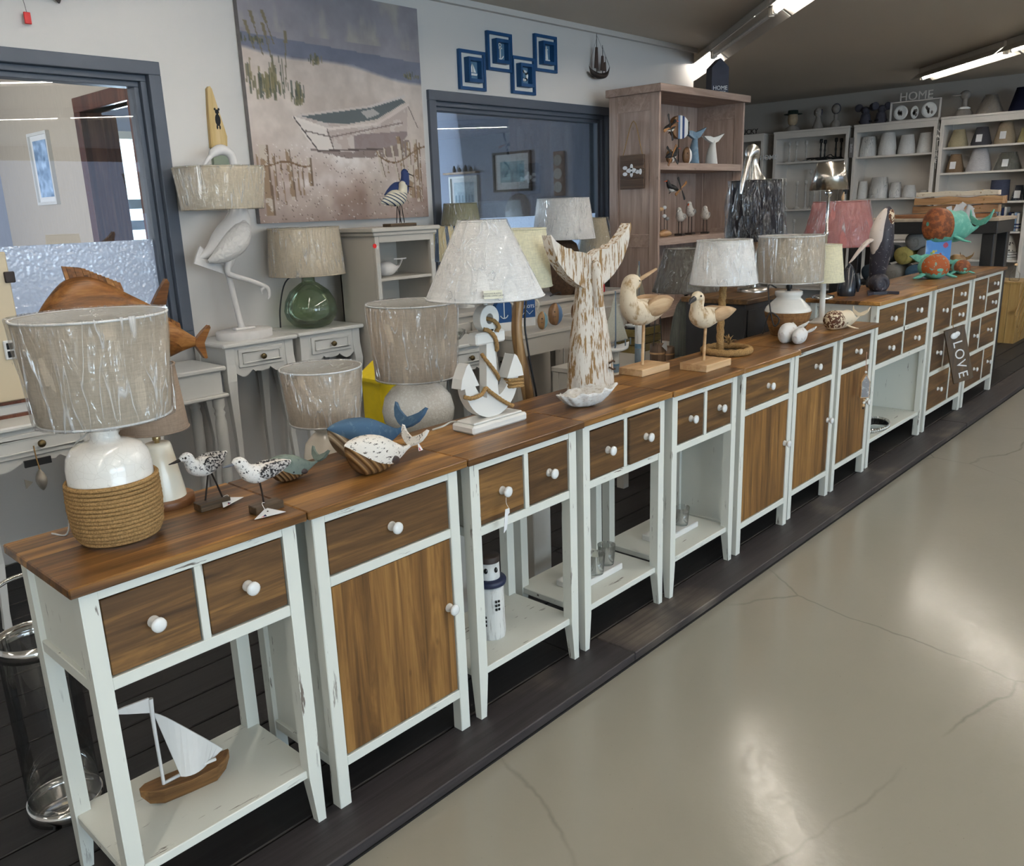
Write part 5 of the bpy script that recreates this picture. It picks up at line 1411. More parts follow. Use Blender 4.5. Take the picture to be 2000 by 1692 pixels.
# ------------------------------------------------------------------ white consoles along the wall
def console(name, label, x0, x1, y0, y1, z, dz=.115, knobmat=None, cab=True, drawer_n=1):
    t = thing(name, label, 'table', ((x0+x1)/2, (y0+y1)/2, 0))
    w, d = (x1-x0)/2, (y1-y0)/2
    MB().box(-w, w, -d, d, z-.02, z, .006).build('tabletop', M_WHITE, t)
    a = w-.02; b = d-.02
    for sx in (-1, 1):
        for sy in (-1, 1):
            pts = []
            for zz, off, r in ((z-.02, 0, .024), (z-.1, 0, .024), (z-.18, .006, .025), (z-.27, .003, .02), (z-.5, -.012, .0145), (.06, .004, .012), (0, .008, .014)):
                cx, cy = sx*(a-.024+off), sy*(b-.024+off); pts.append([(cx-r, cy-r, zz), (cx+r, cy-r, zz), (cx+r, cy+r, zz), (cx-r, cy+r, zz)])
            MB().loft(pts, True, False).build('leg', M_WHITE, t, bevel=.003)
    MB().box(-a+.04, a-.04, -b+.004, -b+.022, z-.02-dz, z-.02).build('front_apron', M_WHITE, t)
    # scalloped lower edge
    sc = [(-a+.04, z-.02-dz)] + [(-a+.04 + (2*a-.08)*i/24, z-.02-dz-.028*abs(math.cos(math.pi*1.5*(i/12-1)))*(1 if abs(i-12) > 2 else .5)-.004) for i in range(25)] + [(a-.04, z-.02-dz)]
    MB().prism(sc, -b+.004, -b+.022, 'xz').build('scallop', M_WHITE, t)
    for sx in (-1, 1):
        MB().box(sx*(a-.012)-.009, sx*(a-.012)+.009, -b+.04, b-.04, z-.02-dz-.02, z-.02).build('side_apron', M_WHITE, t)
    MB().box(-a+.04, a-.04, b-.022, b-.004, z-.02-dz, z-.02).build('back_apron', M_WHITE, t)
    dw = (2*a-.12)/drawer_n
    for i in range(drawer_n):
        c = -a+.06+dw*(i+.5)
        dr = MB().box(c-dw/2+.004, c+dw/2-.004, -b-.006, -b+.006, z-.02-dz+.012, z-.035, .003).build('drawer', M_WHITE, t)
        m = MB(); e = dw/2-.022
        za, zb = z-.02-dz+.03, z-.052
        for q in ((-e, e, zb-.006, zb), (-e, e, za, za+.006), (-e, -e+.006, za, zb), (e-.006, e, za, zb)): m.box(c+q[0], c+q[1], -b-.0115, -b-.004, q[2], q[3])
        m.build('moulding', M_WHITE, dr, weld=True, bevel=.002)
        MB().lathe([(.005, 0), (.005, -.01), (.013, -.016), (.0145, -.022), (.012, -.029), (.004, -.032), (0, -.032)], 16, (c, -b-.006, (za+zb)/2), axis='y').build('knob', M_BRASS, dr)
    return t
console('white_console', 'white console table by the left edge with a grey fish hung from its knob', .28, .78, 1.74, 2.10, .745)
console('white_console', 'white console table carrying the white heron lamp', 1.475, 1.885, 2.10, 2.44, .862)
console('white_console', 'white console table carrying the green glass lamp', 1.90, 2.315, 2.12, 2.44, .862)
t = thing('fish_ornament', 'small grey fish ornament hung on a cord from the left console knob', 'ornament', (.50, 1.74, .60))
mm = MB(); stube(mm, [(0, -.03, -.02, .004), (0, -.03, -.035, .02), (0, -.03, -.06, .03), (0, -.03, -.085, .02), (.0, -.03, -.098, .006)], 4, 12, .6); mm.build('fish', plain('pewter', srgb(150, 144, 134), .4, .5, .3), t)
cord(t, [(0, -.012, .065), (-.004, -.03, .03), (0, -.03, -.02)], .0025, M_ROPE, 'string')
MB().prism([(-.03, -.06), (-.055, -.045), (-.055, -.08)], -.034, -.026, 'xz').build('tail_fin', plain('pewter', srgb(150, 144, 134)), t)
MB().box(-.045, .045, -.03, -.02, -.005, .02).build('buckle', M_BLACK, t)
# low table with turned legs
t = thing('turned_leg_table', 'low white side table with turned legs left of the heron console', 'table', (1.27, 2.2, 0))
MB().box(-.19, .20, -.12, .2, .748, .77, .006).build('tabletop', M_WHITE, t)
MB().box(-.17, .18, -.10, .18, .64, .748, .002).build('apron', M_WHITE, t)
MB().box(-.19, .20, -.12, .2, .622, .64, .005).build('lower_moulding', M_WHITE, t)
for sx in (-.15, .16):
    for sy in (-.08, .16):
        MB().lathe([(.014, 0), (.018, .02), (.02, .1), (.026, .35), (.027, .5), (.02, .53), (.026, .545), (.018, .56), (.028, .58), (.028, .622)], 16, (sx, sy, 0)).build('leg', M_WHITE, t)

# heron lamp
M_RESIN = plain('matt_white_resin', srgb(226, 222, 218), .55, .35, var=.03)
t = thing('heron_lamp', 'white heron figure lamp with a plastic-wrapped beige drum shade', 'lamp', (1.68, 2.25, .862))
MB(Matrix.Diagonal((1, .75, 1, 1))).lathe([(.14, 0), (.142, .004), (.142, .036), (.138, .04), (0, .04)], 40).build('base', M_RESIN, t)
mm = MB(); stube(mm, [(-.19, 0, .395, .006), (-.13, 0, .42, .03), (-.06, 0, .455, .066), (.0, 0, .50, .076), (.035, 0, .56, .06), (.045, 0, .62, .038), (.04, 0, .68, .026), (.035, 0, .75, .021), (.045, 0, .82, .019), (.03, 0, .865, .02), (-.01, 0, .882, .024), (-.05, 0, .868, .02), (-.07, 0, .85, .010)], 6, 18, 1.0); mm.build('body', M_RESIN, t)
mm = MB(); stube(mm, [(-.055, 0, .862, .012), (-.085, 0, .835, .009), (-.115, 0, .80, .003)], 4, 10); mm.build('beak', M_RESIN, t)
mm = MB(); stube(mm, [(-.02, .0, .42, .034), (-.035, 0, .37, .022), (-.05, 0, .33, .014), (-.045, 0, .28, .0135), (-.02, 0, .1, .013), (-.01, 0, .04, .018)], 5, 12); mm.build('leg', M_RESIN, t)
mm = MB(); stube(mm, [(-.05, -.03, .40, .02), (-.07, -.035, .335, .015), (-.055, -.035, .31, .013), (.03, -.035, .28, .0115), (.11, -.035, .245, .011), (.135, -.035, .225, .010), (.138, -.035, .19, .007), (.128, -.035, .175, .003)], 5, 12); mm.build('raised_leg', M_RESIN, t)
mm = MB(); stube(mm, [(.12, -.035, .24, .008), (.098, -.035, .225, .007), (.10, -.035, .205, .004)], 4, 8); mm.build('claw', M_RESIN, t)
MB().box(-.055, .055, -.02, .02, .04, .052, .005).build('foot', M_RESIN, t)
for k in range(7):
    MB(T(-.115, -.012+.004*k, .36) @ Matrix.Rotation(.55+.02*k, 4, 'Y')).prism([(-.10, -.012+.011*(k-3)), (.05, -.005+.005*(k-3)), (.05, .009+.005*(k-3)), (-.10, .004+.011*(k-3))], -.004, .004, 'xz').build('tail_feather', M_RESIN, t)
def scale_wing():
    s = N('feathered_resin'); v = s.coord()
    vo = s.new('ShaderNodeTexVoronoi', feature='DISTANCE_TO_EDGE'); vo.inputs['Scale'].default_value = 34; s.link(v, vo.inputs['Vector'])
    s.bump(vo.outputs['Distance'], .8, .008)
    return s.done(srgb(222, 218, 213), .55, .35)
mm = MB(); stube(mm, [(-.17, -.05, .38, .008), (-.1, -.06, .41, .042), (-.03, -.06, .46, .058), (.02, -.055, .52, .045), (.035, -.05, .56, .01)], 6, 16, 1.0); mm.build('wing', scale_wing(), t)
shade(t, .185, .205, .615, .80, M_BEIGESH, n=52, c=(-.035, 0))
t = thing('green_glass_lamp', 'round green glass bottle lamp with a plastic-wrapped beige shade', 'lamp', (2.09, 2.27, .862))
def green_glass(): return glass_mat('smoky_green_glass', (.68, .77, .63), .0, .3, .06, .8)
MB().lathe([(.0, .004), (.06, .002), (.095, .012), (.128, .05), (.138, .09), (.128, .14), (.10, .19), (.05, .228), (.036, .235), (.034, .245), (.034, .285), (.0, .285)], 40, caps=False).build('glass_bottle', green_glass(), t)
socket(t, .28, .315)
shade(t, .195, .180, .275, .51, M_BEIGESH, n=52)
cord(t, [(-.03, .03, .29), (-.10, .06, .24), (-.145, .06, .12), (-.15, .07, .01)], .004)

# narrow white display cabinet with the two striped birds on it
t = thing('display_cabinet', 'narrow white display cabinet with fluted posts, striped birds on top', 'cabinet', (2.53, 2.15, 0))
hw, hd, hz = .205, .16, 1.36
MB().box(-hw-.03, hw+.03, -hd-.025, hd, hz-.022, hz, .004).build('top', M_GREYW, t)
MB().box(-hw-.015, hw+.015, -hd-.012, hd, hz-.042, hz-.022, .004).build('cornice', M_GREYW, t)
for sx in (-1, 1):
    pst = MB().box(sx*hw-.028 if sx > 0 else -hw, hw if sx > 0 else -hw+.028, -hd, -hd+.02, 0, hz-.042, .001).build('post', M_GREYW, t)
    for k in range(3): MB().box(sx*(hw-.014)-.008+.006*k, sx*(hw-.014)-.005+.006*k, -hd-.002, -hd+.001, .3, hz-.18).build('flute', M_WHITE, pst)
    MB().lathe([(.008, 0), (.006, -.003), (.0, -.004)], 10, (sx*(hw-.014), -hd, hz-.10), axis='y').build('rosette', M_WHITE, pst)
    MB().box(sx*hw-.012 if sx > 0 else -hw, hw if sx > 0 else -hw+.012, -hd+.02, hd, 0, hz-.042).build('side', M_GREYW, t)
MB().box(-hw, hw, hd-.01, hd, 0, hz-.042).build('back', M_GREYW, t)
MB().box(-hw+.028, hw-.028, -hd, -hd+.02, hz-.075, hz-.042).build('head_rail', M_GREYW, t)
for z in (.85, 1.085): MB().box(-hw+.012, hw-.012, -hd+.005, hd-.01, z, z+.016, .002).build('shelf', M_GREYW, t)
MB().box(-hw+.028, hw-.028, -hd, -hd+.018, .05, .84, .003).build('door', M_GREYW, t)
MB().lathe([(.012, 0), (.012, -.002)], 12, (-hw-.004, -hd-.001, hz-.09), axis='y').build('red_dot', plain('red_sticker', srgb(220, 30, 30), .5), t)
t = thing('whale_dish', 'small white whale-shaped dish inside the display cabinet', 'whale figure', (2.49, 2.1, 1.101))
A, B = profile_body([(-.07, .05), (-.05, .072), (0, .078), (.04, .06), (.07, .05), (.10, .085)], [(-.07, .04), (-.05, .005), (-.02, 0), (.02, .005), (.06, .035), (.10, .075)], [(-.07, .01), (-.04, .04), (0, .046), (.04, .025), (.10, .006)], 20, 14); A.build('body', M_RESIN, t)
MB().prism([(-.045, .02), (0, -.01), (.045, .02), (.02, .03), (0, .02), (-.02, .03)], .083, .089, 'xy').build('fluke', M_RESIN, t) ; t.children[-1].location = (.105, 0, 0)
M_NAVY = plain('navy_print', srgb(36, 48, 92), .8)
def striped(name_, base, stripe, freq, ax='X'):
    s = N(name_); v = s.coord(); sp = s.new('ShaderNodeSeparateXYZ'); s.link(v, sp.inputs[0])
    w = s.math('SINE', s.math('MULTIPLY', s.math('ADD', sp.outputs['Z'], s.math('MULTIPLY', sp.outputs['X'], .55)), freq))
    mask = s.math('MULTIPLY', s.ramp(w, (.45, 0), (.6, 1)), s.ramp(sp.outputs['Z'], (.17, 1), (.175, 0)))
    return s.done(s.mix(mask, base, stripe), .6, .3)
def striped_bird(label, loc, mat, sgn, hh, sc):
    t = thing('striped_bird', label, 'bird figure', loc, 0, 'striped birds on the display cabinet')
    m = MB(); P = [(-.085, 0, .125, .004), (-.05, 0, .135, .02), (-.01, 0, .145, .033), (.025, 0, .15, .032), (.045, 0, .175, .022), (.05, 0, .20, .0185), (.052, 0, .215, .018), (.06, 0, .222, .008)]
    stube(m, [(x*sgn*sc, y, z*hh, r*sc) for x, y, z, r in P], 6, 18, 1.1); m.build('body', mat, t)
    mm = MB(); mm.tube([(sgn*.062*sc, 0, .212*hh), (sgn*.085*sc, 0, .206*hh), (sgn*.108*sc, 0, .20*hh)], [.004, .003, .001], 6); mm.build('beak', M_WIRE, t)
    for sy in (-1, 1): MB().ell((sgn*.054*sc, sy*.016*sc, .218*hh), .003, .002, .003, 8, 6).build('eye', M_EYE, t)
    for dx in (-.012, .02): MB().tube([(sgn*.01, 0, .12*hh), (sgn*.01+dx, 0, .018)], .0025, 6).build('leg', M_WIRE, t)
    return t
sb = thing('bird_plinth', 'thin brown wooden plinth under the striped birds on the display cabinet', 'plinth', (2.55, 2.05, 1.36))
MB().box(-.09, .09, -.035, .035, 0, .016, .002).build('plank', M_DRIFTW, sb); MB().box(-.085, .085, -.03, .03, .016, .0165).build('top_face', M_DRIFTW, sb)
striped_bird('cream bird with thin navy stripes on the display cabinet', (2.515, 2.03, 1.36), striped('cream_striped', srgb(214, 206, 186), srgb(44, 58, 84), 330), 1, 1.0, 1.15)
striped_bird('navy bird with white stripes on the display cabinet', (2.575, 2.075, 1.36), striped('navy_striped', srgb(40, 58, 104), srgb(214, 212, 204), 250), 1, 1.3, 1.1)

# carved fish and cream door panel on the left
M_FISH = wood('carved_fish_wood', 'x', srgb(92, 58, 28), srgb(140, 92, 48), srgb(176, 126, 72), strip=.09, knots=False, rough=.38)
def fish(label, loc, L, Hh, rz, tilt):
    t = thing('carved_fish', label, 'fish sculpture', loc, rz); t.rotation_euler = (0, tilt, rz)
    A, B = profile_body([(0, .02*Hh), (.06*L, .22*Hh), (.25*L, .5*Hh), (.45*L, .5*Hh), (.7*L, .26*Hh), (.86*L, .10*Hh)], [(0, -.02*Hh), (.06*L, -.18*Hh), (.25*L, -.42*Hh), (.45*L, -.42*Hh), (.7*L, -.2*Hh), (.86*L, -.08*Hh)],
                        [(0, .02*Hh), (.06*L, .1*Hh), (.25*L, .2*Hh), (.5*L, .19*Hh), (.7*L, .1*Hh), (.86*L, .04*Hh)], 36, 22)
    A.build('body', M_FISH, t)
    tl = MB().prism([(.84*L, .07*Hh), (.92*L, .26*Hh), (1.0*L, .42*Hh), (1.02*L, .36*Hh), (.95*L, .0), (1.0*L, -.34*Hh), (.97*L, -.36*Hh), (.9*L, -.2*Hh), (.84*L, -.07*Hh)], -.012, .012, 'xz').build('tail_fin', M_FISH, t, bevel=.004)
    n = 15
    for i in range(n):
        u = i/n; x = .26*L + .40*L*u; zb = .49*Hh-.16*Hh*max(0, u-.3)/.7; h = .17*Hh*(1-.55*u)
        MB().prism([(x-.002, zb-.03*Hh), (x+.38*L/n, zb-.035*Hh), (x+.38*L/n-.02*L, zb+h-.01*Hh), (x-.022*L, zb+h)], -.005-.003*(i % 2), .005+.003*(i % 2), 'xz').build('dorsal_ray', M_FISH, t)
    for sy in (-1, 1): MB().ell((.1*L, sy*.11*Hh, .1*Hh), .012*L, .01*L, .012*L, 10, 6).build('eye', M_EYE, t)
    MB().prism([(.35*L, -.38*Hh), (.5*L, -.38*Hh), (.46*L, -.55*Hh), (.40*L, -.55*Hh)], -.03, .03, 'xz').build('stand', M_FISH, t)
    return t
pl = thing('fish_pedestal', 'white pedestal cabinet carrying the carved wooden fish', 'cabinet', (.92, 2.05, 0))
MB().box(-.12, .14, -.13, .16, 0, .72, .003).build('body', M_WHITE, pl); MB().box(-.13, .15, -.15, .18, .72, .745, .004).build('top', M_WHITE, pl)
fish('large carved wooden fish with a ribbed dorsal fin behind the big rope lamp', (.66, 1.98, 1.06), .53, .33, 0, 0)
fish('second carved wooden fish whose tail shows right of the big lampshade', (.96, 1.93, .975), .36, .19, 0, .18)
pb = thing('fish_riser', 'small wooden riser block under the large carved fish', 'stand', (.86, 1.98, .745)); MB().box(-.06, .06, -.05, .05, 0, .135, .003).build('block', M_FISH, pb); MB().box(-.07, .07, -.06, .06, 0, .012).build('foot', M_FISH, pb)
t = thing('cream_house_panel', 'cream painted beach house panel with a small barred window at the left edge', 'wall ornament', (.39, 1.93, .745))
MB().box(-.17, .19, -.02, .01, .06, .60, .004).build('panel', paint('cream_panel_paint', srgb(214, 198, 168), amount=.5), t)
f_ = MB().box(.125, .19, -.03, -.02, .215, .285, .003).build('window_frame', M_PORC, t)
for i in range(2):
    for j in range(2): MB().box(.133+.027*i, .155+.027*i, -.033, -.03, .222+.03*j, .246+.03*j, .003).build('pane', M_EYE, f_)
MB().box(.17, .205, -.03, -.02, .49, .53, .003).build('bracket', M_DKW, t)
MB().box(-.17, .23, -.03, .02, 0, .012).build('plinth_bottom', M_JAMB, t)
for q in ((-.17, .23, .05, .06), ): MB().box(q[0], q[1], -.03, .02, q[2], q[3]).build('plinth_top', M_JAMB, t)
MB().box(.218, .23, -.03, .02, .012, .05).build('plinth_end', M_JAMB, t); MB().box(-.16, .215, -.012, .012, .012, .05).build('plinth_white', M_WHITE, t)
# umbrella stand
t = thing('umbrella_stand', 'clear cylindrical umbrella stand with steel hoops behind the nearest table', 'umbrella stand', (.08, .57, 0))
MB().lathe([(.082, .02), (.082, .47)], 40, caps=False).build('glass_cylinder', glass_mat('grey_acrylic', (.93, .93, .93), .02, .25, .05, .8), t)
for z0, z1 in ((0, .035), (.45, .485)): MB().lathe([(.0835, z0), (.0875, z0), (.0875, z1), (.0835, z1), (.0835, z0)], 40, caps=False).build('hoop', M_CHROME, t)
MB().lathe([(.083, .005), (.083, .012), (0, .012)], 40).build('floor_disc', M_CHROME, t)
m = MB(); stube(m, [(-.085, 0, .46, .006), (-.085, 0, .56, .006), (-.05, 0, .63, .006), (.05, 0, .63, .006), (.085, 0, .56, .006), (.085, 0, .46, .006)], 6, 8); m.build('handle', M_CHROME, t)
# ------------------------------------------------------------------ furniture and goods between the row and the wall
def boxtable(name, label, x0, x1, y0, y1, z, mat, apron=.10, legw=.045, cat='table'):
    t = thing(name, label, cat, (x0, y0, 0)); w, d = x1-x0, y1-y0
    MB().box(0, w, 0, d, z-.025, z, .003).build('tabletop', mat, t)
    for x in (.005, w-.005-legw):
        for y in (.005, d-.005-legw): MB().box(x, x+legw, y, y+legw, 0, z-.025, .002).build('leg', mat, t)
    MB().box(.01, w-.01, .008, .026, z-.025-apron, z-.025).build('apron', mat, t); MB().box(.01, w-.01, d-.026, d-.008, z-.025-apron, z-.025).build('apron', mat, t)
    for x in (.008, w-.026): MB().box(x, x+.018, .03, d-.03, z-.025-apron, z-.025).build('apron', mat, t)
    return t
boxtable('grey_desk', 'pale grey desk holding blue knot bottles and pebble fish behind the anchor lamp', 2.93, 3.72, 1.58, 1.97, .75, M_GREYW)
console('white_console', 'small white console with a drawer seen left of the anchor lamp', 2.42, 2.90, 1.66, 1.96, .745)
def sideboard(label, x0, x1, y0, y1, z, n):
    t = thing('white_sideboard', label, 'sideboard', (x0, y0, 0)); w, d = x1-x0, y1-y0
    MB().box(0, w, 0, d, z-.028, z, .008).build('top', M_GREYW, t); MB().box(.02, w-.02, .02, d, .06, z-.028, .002).build('body', M_GREYW, t)
    MB().box(.03, w-.03, .04, d-.01, 0, .06).build('plinth', M_GREYW, t)
    dw = (w-.06)/n
    for i in range(n):
        a = .03+dw*i; dr = MB().box(a+.008, a+dw-.008, .006, .02, .1, z-.06, .003).build('door', M_GREYW, t)
        m = MB()
        for q in ((a+.05, a+dw-.05, z-.112, z-.105), (a+.05, a+dw-.05, .15, .157), (a+.05, a+.057, .157, z-.112), (a+dw-.057, a+dw-.05, .157, z-.112)): m.box(q[0], q[1], .001, .008, q[2], q[3])
        m.build('moulding', M_WHITE, dr, weld=True)
        MB().lathe([(.006, 0), (.006, -.01), (.014, -.018), (.012, -.028), (0, -.03)], 14, (a+dw-.03, .006, z*.6), axis='y').build('knob', M_BRASS, dr)
    return t
sideboard('white panelled sideboard carrying the dark rattan lamp and a red striped lighthouse', 3.40, 4.66, 2.02, 2.42, .845, 3)
sideboard('white panelled sideboard under the second window behind the cone shade', 2.76, 3.36, 2.05, 2.42, .845, 2)
# glass bowl on the small console
t = thing('glass_bowl', 'small clear glass bowl on the white console left of the anchor lamp', 'bowl', (2.68, 1.83, .745))
MB().lathe([(.03, .0), (.05, .006), (.075, .035), (.078, .055), (.075, .055), (.047, .01), (0, .006)], 28, caps=False).build('bowl', M_GLASS, t); MB().lathe([(.03, 0), (.03, .006), (0, .006)], 20).build('foot', M_GLASS, t)
# blue knot bottles
M_BLUEB = plain('ink_blue', srgb(28, 74, 128), .5, .4, var=.06)
def knot_bottle(label, loc, txt, rz):
    t = thing('rope_knot_box', label, 'box', loc, rz, 'blue knot boxes')
    MB().prism([(-.05, .05), (.05, .05), (.05, .15), (.02, .185), (-.02, .185), (-.05, .15)], -.02, .02, 'xz').build('blue_body', M_BLUEB, t); MB().box(-.05, .05, -.02, .02, 0, .05).build('white_foot', M_PORC, t)
    if txt: text_obj('lettering', txt, .026, .0008, M_PAPER, t, T(0, -.0215, .115) @ FY)
    m = MB()
    if txt: m.tube([(-.035, -.021, .07), (-.012, -.021, .095), (.01, -.021, .07), (.035, -.021, .09)], .0018, 5)
    else:
        m.tube([(0, -.021, .165), (0, -.021, .075)], .003, 6); m.tube([(.026*math.cos(math.radians(200+20*i)), -.021, .1+.026*math.sin(math.radians(200+20*i))) for i in range(8)], .003, 6)
    m.build('white_emblem', M_PAPER, t)
    m = MB(); rope(m, [tuple(p) for p in spline([(.05, -.02, .16), (.07, -.03, .13), (.06, -.03, .09), (.075, -.03, .06), (.065, -.03, .02)], 6)], .006, 120); m.build('rope', plain('white_cord', srgb(214, 206, 190), .9), t)
knot_bottle('blue box with a white anchor emblem and cord on the grey desk', (3.06, 1.80, .75), '', -.3)
knot_bottle('blue box lettered KNOTS on the grey desk', (3.30, 1.83, .75), 'KNOTS', -.35)
def pebble_fish(label, loc, w, h, rz, wood_, blue, grp):
    t = thing('pebble_fish', label, 'fish figure', loc, rz, grp)
    A, B = profile_body([(-w, h*.5), (-w*.8, h*.82), (0, h), (w*.8, h*.8), (w, h*.5)], [(-w, h*.45), (-w*.8, h*.14), (0, 0), (w*.8, h*.16), (w, h*.45)], [(-w, .006), (-w*.7, w*.42), (0, w*.55), (w*.7, w*.42), (w, .006)], 26, 18, lambda x, z: x > w*.1)
    A.build('wooden_face', wood_, t); B.build('painted_back', blue, t)
    for sy in (-1, 1): MB().ell((-w*.45, sy*w*.46, h*.62), .004, .003, .004, 8, 6).build('eye', M_EYE, t)
    MB().box(-w*.75, -w*.3, -w*.53, -w*.49, h*.4, h*.42).build('mouth', M_FIN, t)
    return t
M_DKBR = wood('walnut', 'z', srgb(84, 58, 38), srgb(116, 84, 56), srgb(144, 110, 76), knots=False, strip=.03)
pebble_fish('small wooden pebble fish with pale blue back on the grey desk', (3.22, 1.635, .75), .034, .105, -.2, wood('oak_mid', 'z', srgb(120, 90, 58), srgb(150, 116, 78), srgb(170, 136, 96), knots=False), plain('pale_teal', srgb(120, 160, 172), .6), 'pebble fish')
pebble_fish('larger wooden pebble fish with slate blue back on the grey desk', (3.39, 1.68, .75), .05, .135, -.2, M_DKBR, plain('slate_blue', srgb(82, 112, 146), .6), 'pebble fish')
pebble_fish('wooden pebble fish partly hidden by the whale tail sculpture', (3.60, 1.68, .75), .045, .12, -.2, M_DKBR, plain('slate_blue', srgb(82, 112, 146), .6), 'pebble fish')
# lamps under the second window
def striped_shade():
    s = N('blue_cream_stripes'); v = s.coord(); sp = s.new('ShaderNodeSeparateXYZ'); s.link(v, sp.inputs[0])
    an = s.math('ARCTAN2', sp.outputs['Y'], sp.outputs['X']); w = s.math('SINE', s.math('MULTIPLY', an, 12.0))
    return s.done(s.mix(s.ramp(w, (.48, 0), (.52, 1)), srgb(206, 190, 148), srgb(74, 92, 114)), .8, .2)
t = thing('striped_lamp', 'lamp with a blue and cream striped shade behind the white cone shade', 'lamp', (2.95, 2.17, .845))
MB().lathe([(.06, 0), (.06, .01), (.02, .02), (.035, .1), (.05, .2), (.02, .28), (0, .28)], 24).build('base', plain('cream_glaze', srgb(236, 228, 208)), t)
shade(t, .15, .105, .31, .50, striped_shade())
t = thing('green_shade_lamp', 'lamp with a grey-green shade rising behind the white cone shade', 'lamp', (3.22, 2.27, .845))
MB().lathe([(.06, 0), (.06, .01), (.018, .02), (.02, .36), (0, .36)], 20).build('base', M_WHITE, t)
shade(t, .145, .10, .37, .625, fabric('sage_cloth', srgb(150, 148, 120)))
t = thing('rattan_lamp', 'dark rattan lamp with a wide plastic-wrapped white shade in front of the second window', 'lamp', (4.12, 2.20, .845))
MB().lathe([(.085, 0), (.10, .02), (.115, .14), (.112, .26), (.09, .34), (.05, .365), (.03, .37), (0, .37)], 36, wob=lambda a, z: .003*math.sin(z*420)).build('woven_base', plain('dark_rattan', srgb(84, 62, 44), .8, var=.35, scale=60, bump=.8), t)
socket(t, .36, .40)
shade(t, .215, .175, .375, .64, M_WHITESH, n=48)
MB().box(-.04, .05, -.17, -.15, 0, .05, .003).build('switch_box', plain('grey_box', srgb(120, 120, 126), .5), t)
cord(t, [(-.09, -.04, .01), (-.16, -.08, .03), (-.22, -.05, .008)], .004)
t = thing('gold_lamp', 'small lamp with a cream pleated plastic-wrapped shade beside the pine bookcase', 'lamp', (4.53, 2.24, .845))
MB().lathe([(.05, 0), (.05, .01), (.02, .02), (.02, .25), (0, .25)], 18).build('base', M_BRASS, t)
shade(t, .125, .075, .25, .50, fabric('champagne', srgb(206, 192, 164)), loose=.006)
t = thing('striped_lighthouse', 'red and white striped lighthouse on the sideboard behind the wooden shorebird', 'lighthouse figure', (4.33, 2.09, .845))
rg_ = plain('lighthouse_red', srgb(184, 30, 34), .5)
for i, (z0, z1, r0, r1) in enumerate(((0, .06, .066, .062), (.06, .13, .062, .058), (.13, .19, .058, .054), (.19, .225, .054, .052), (.225, .27, .045, .045))):
    MB().lathe([(r0, z0), (r1, z1), (0, z1)], 24).build('band', rg_ if i % 2 == 0 else M_PORC, t)
MB().box(-.03, -.012, -.062, -.055, .15, .175).build('small_window', M_EYE, t)
t = thing('red_lighthouse', 'tiny red-topped lighthouse just right of the whale tail sculpture', 'lighthouse figure', (4.16, 2.06, .845))
MB().lathe([(.03, 0), (.022, .1), (0, .1)], 16).build('tower', M_PORC, t); MB().lathe([(.03, .1), (.03, .115), (.018, .12), (.018, .14), (.03, .145), (.005, .175)], 16).build('lantern', rg_, t); MB().lathe([(.028, .04), (.0265, .065)], 16).build('red_band', rg_, t)
# low platform table with boats, bollards and barrels
boxtable('white_platform', 'low white table with boats and bollards behind the shorebirds', 2.96, 4.02, .88, 1.36, .60, M_GREYW)
M_SLATE = plain('slate_paint', srgb(112, 128, 142), .6)
def boat(label, loc, rz, sc):
    t = thing('model_sailboat', label, 'model boat', loc, rz, 'model sailing boats')
    A, B = profile_body([(-.13*sc, .03), (0, .022), (.13*sc, .034)], [(-.13*sc, .02), (-.09*sc, 0), (.0, -.004), (.09*sc, .0), (.13*sc, .03)], [(-.13*sc, .01), (-.06*sc, .04), (0, .046), (.07*sc, .036), (.13*sc, .003)], 22, 14); A.build('hull', M_PORC, t)
    MB().tube([(0, 0, .02), (0, 0, .34*sc)], .004, 6).build('mast', M_SLATE, t)
    cl = fabric('canvas_sail', srgb(196, 190, 172))
    MB().prism([(-.006, .06), (-.006, .32*sc), (-.12*sc, .06)], -.002, .002, 'xz').build('sail', cl, t); MB().prism([(.006, .05), (.006, .28*sc), (.12*sc, .05)], -.002, .002, 'xz').build('sail', cl, t)
    for x in (-.11, -.05, .05, .1): MB().tube([(x*sc, -.03, .024), (x*sc, -.03, .06)], .0035, 6).build('rail_post', M_SLATE, t)
    MB().tube([(-.11*sc, -.03, .055), (.1*sc, -.03, .055)], .0012, 5).build('rail_wire', M_SLATE, t)
    return t
def bollard(label, loc, h, r):
    t = thing('harbour_post', label, 'post ornament', loc, 0, 'harbour posts')
    MB().lathe([(r, 0), (r, h*.32), (0, h*.32)], 22).build('grey_foot', M_SLATE, t); MB().lathe([(r*1.01, h*.32), (r*1.01, h*.42)], 22, caps=False).build('blue_band', plain('band_blue', srgb(104, 142, 170), .6), t)
    MB().lathe([(r*.99, h*.32), (r*.99, h), (0, h)], 22).build('white_post', M_WWOOD, t)
    return t
bollard('white harbour post with a blue-grey foot right of the whale tail sculpture', (3.03, .99, .60), .105, .026)
boat('white model sailboat with cream sails perched on the shorter harbour post', (3.04, .99, .706), 0, .9)
bollard('taller white and grey harbour post behind the wooden shorebird', (3.32, 1.03, .60), .25, .028)
boat('model sailboat with cream sails whose mast shows above the wooden shorebird', (3.66, 1.27, .74), .1, 1.1)
t = thing('crate_stand', 'small wooden crate under the farther model sailboat', 'crate', (3.66, 1.27, .60))
for k in range(3): MB().box(-.13, .13, -.07, .07, .047*k, .047*k+.042, .002).build('slat', wood('crate_olive', 'x', srgb(92, 80, 44), srgb(122, 106, 60), srgb(140, 124, 76), knots=False), t)
MB().box(-.12, .12, -.06, .06, 0, .14).build('core', M_EYE, t)
t = thing('bucket_pair', 'two small wooden staved buckets with a paper tag behind the shorebirds', 'bucket', (3.40, .97, .60))
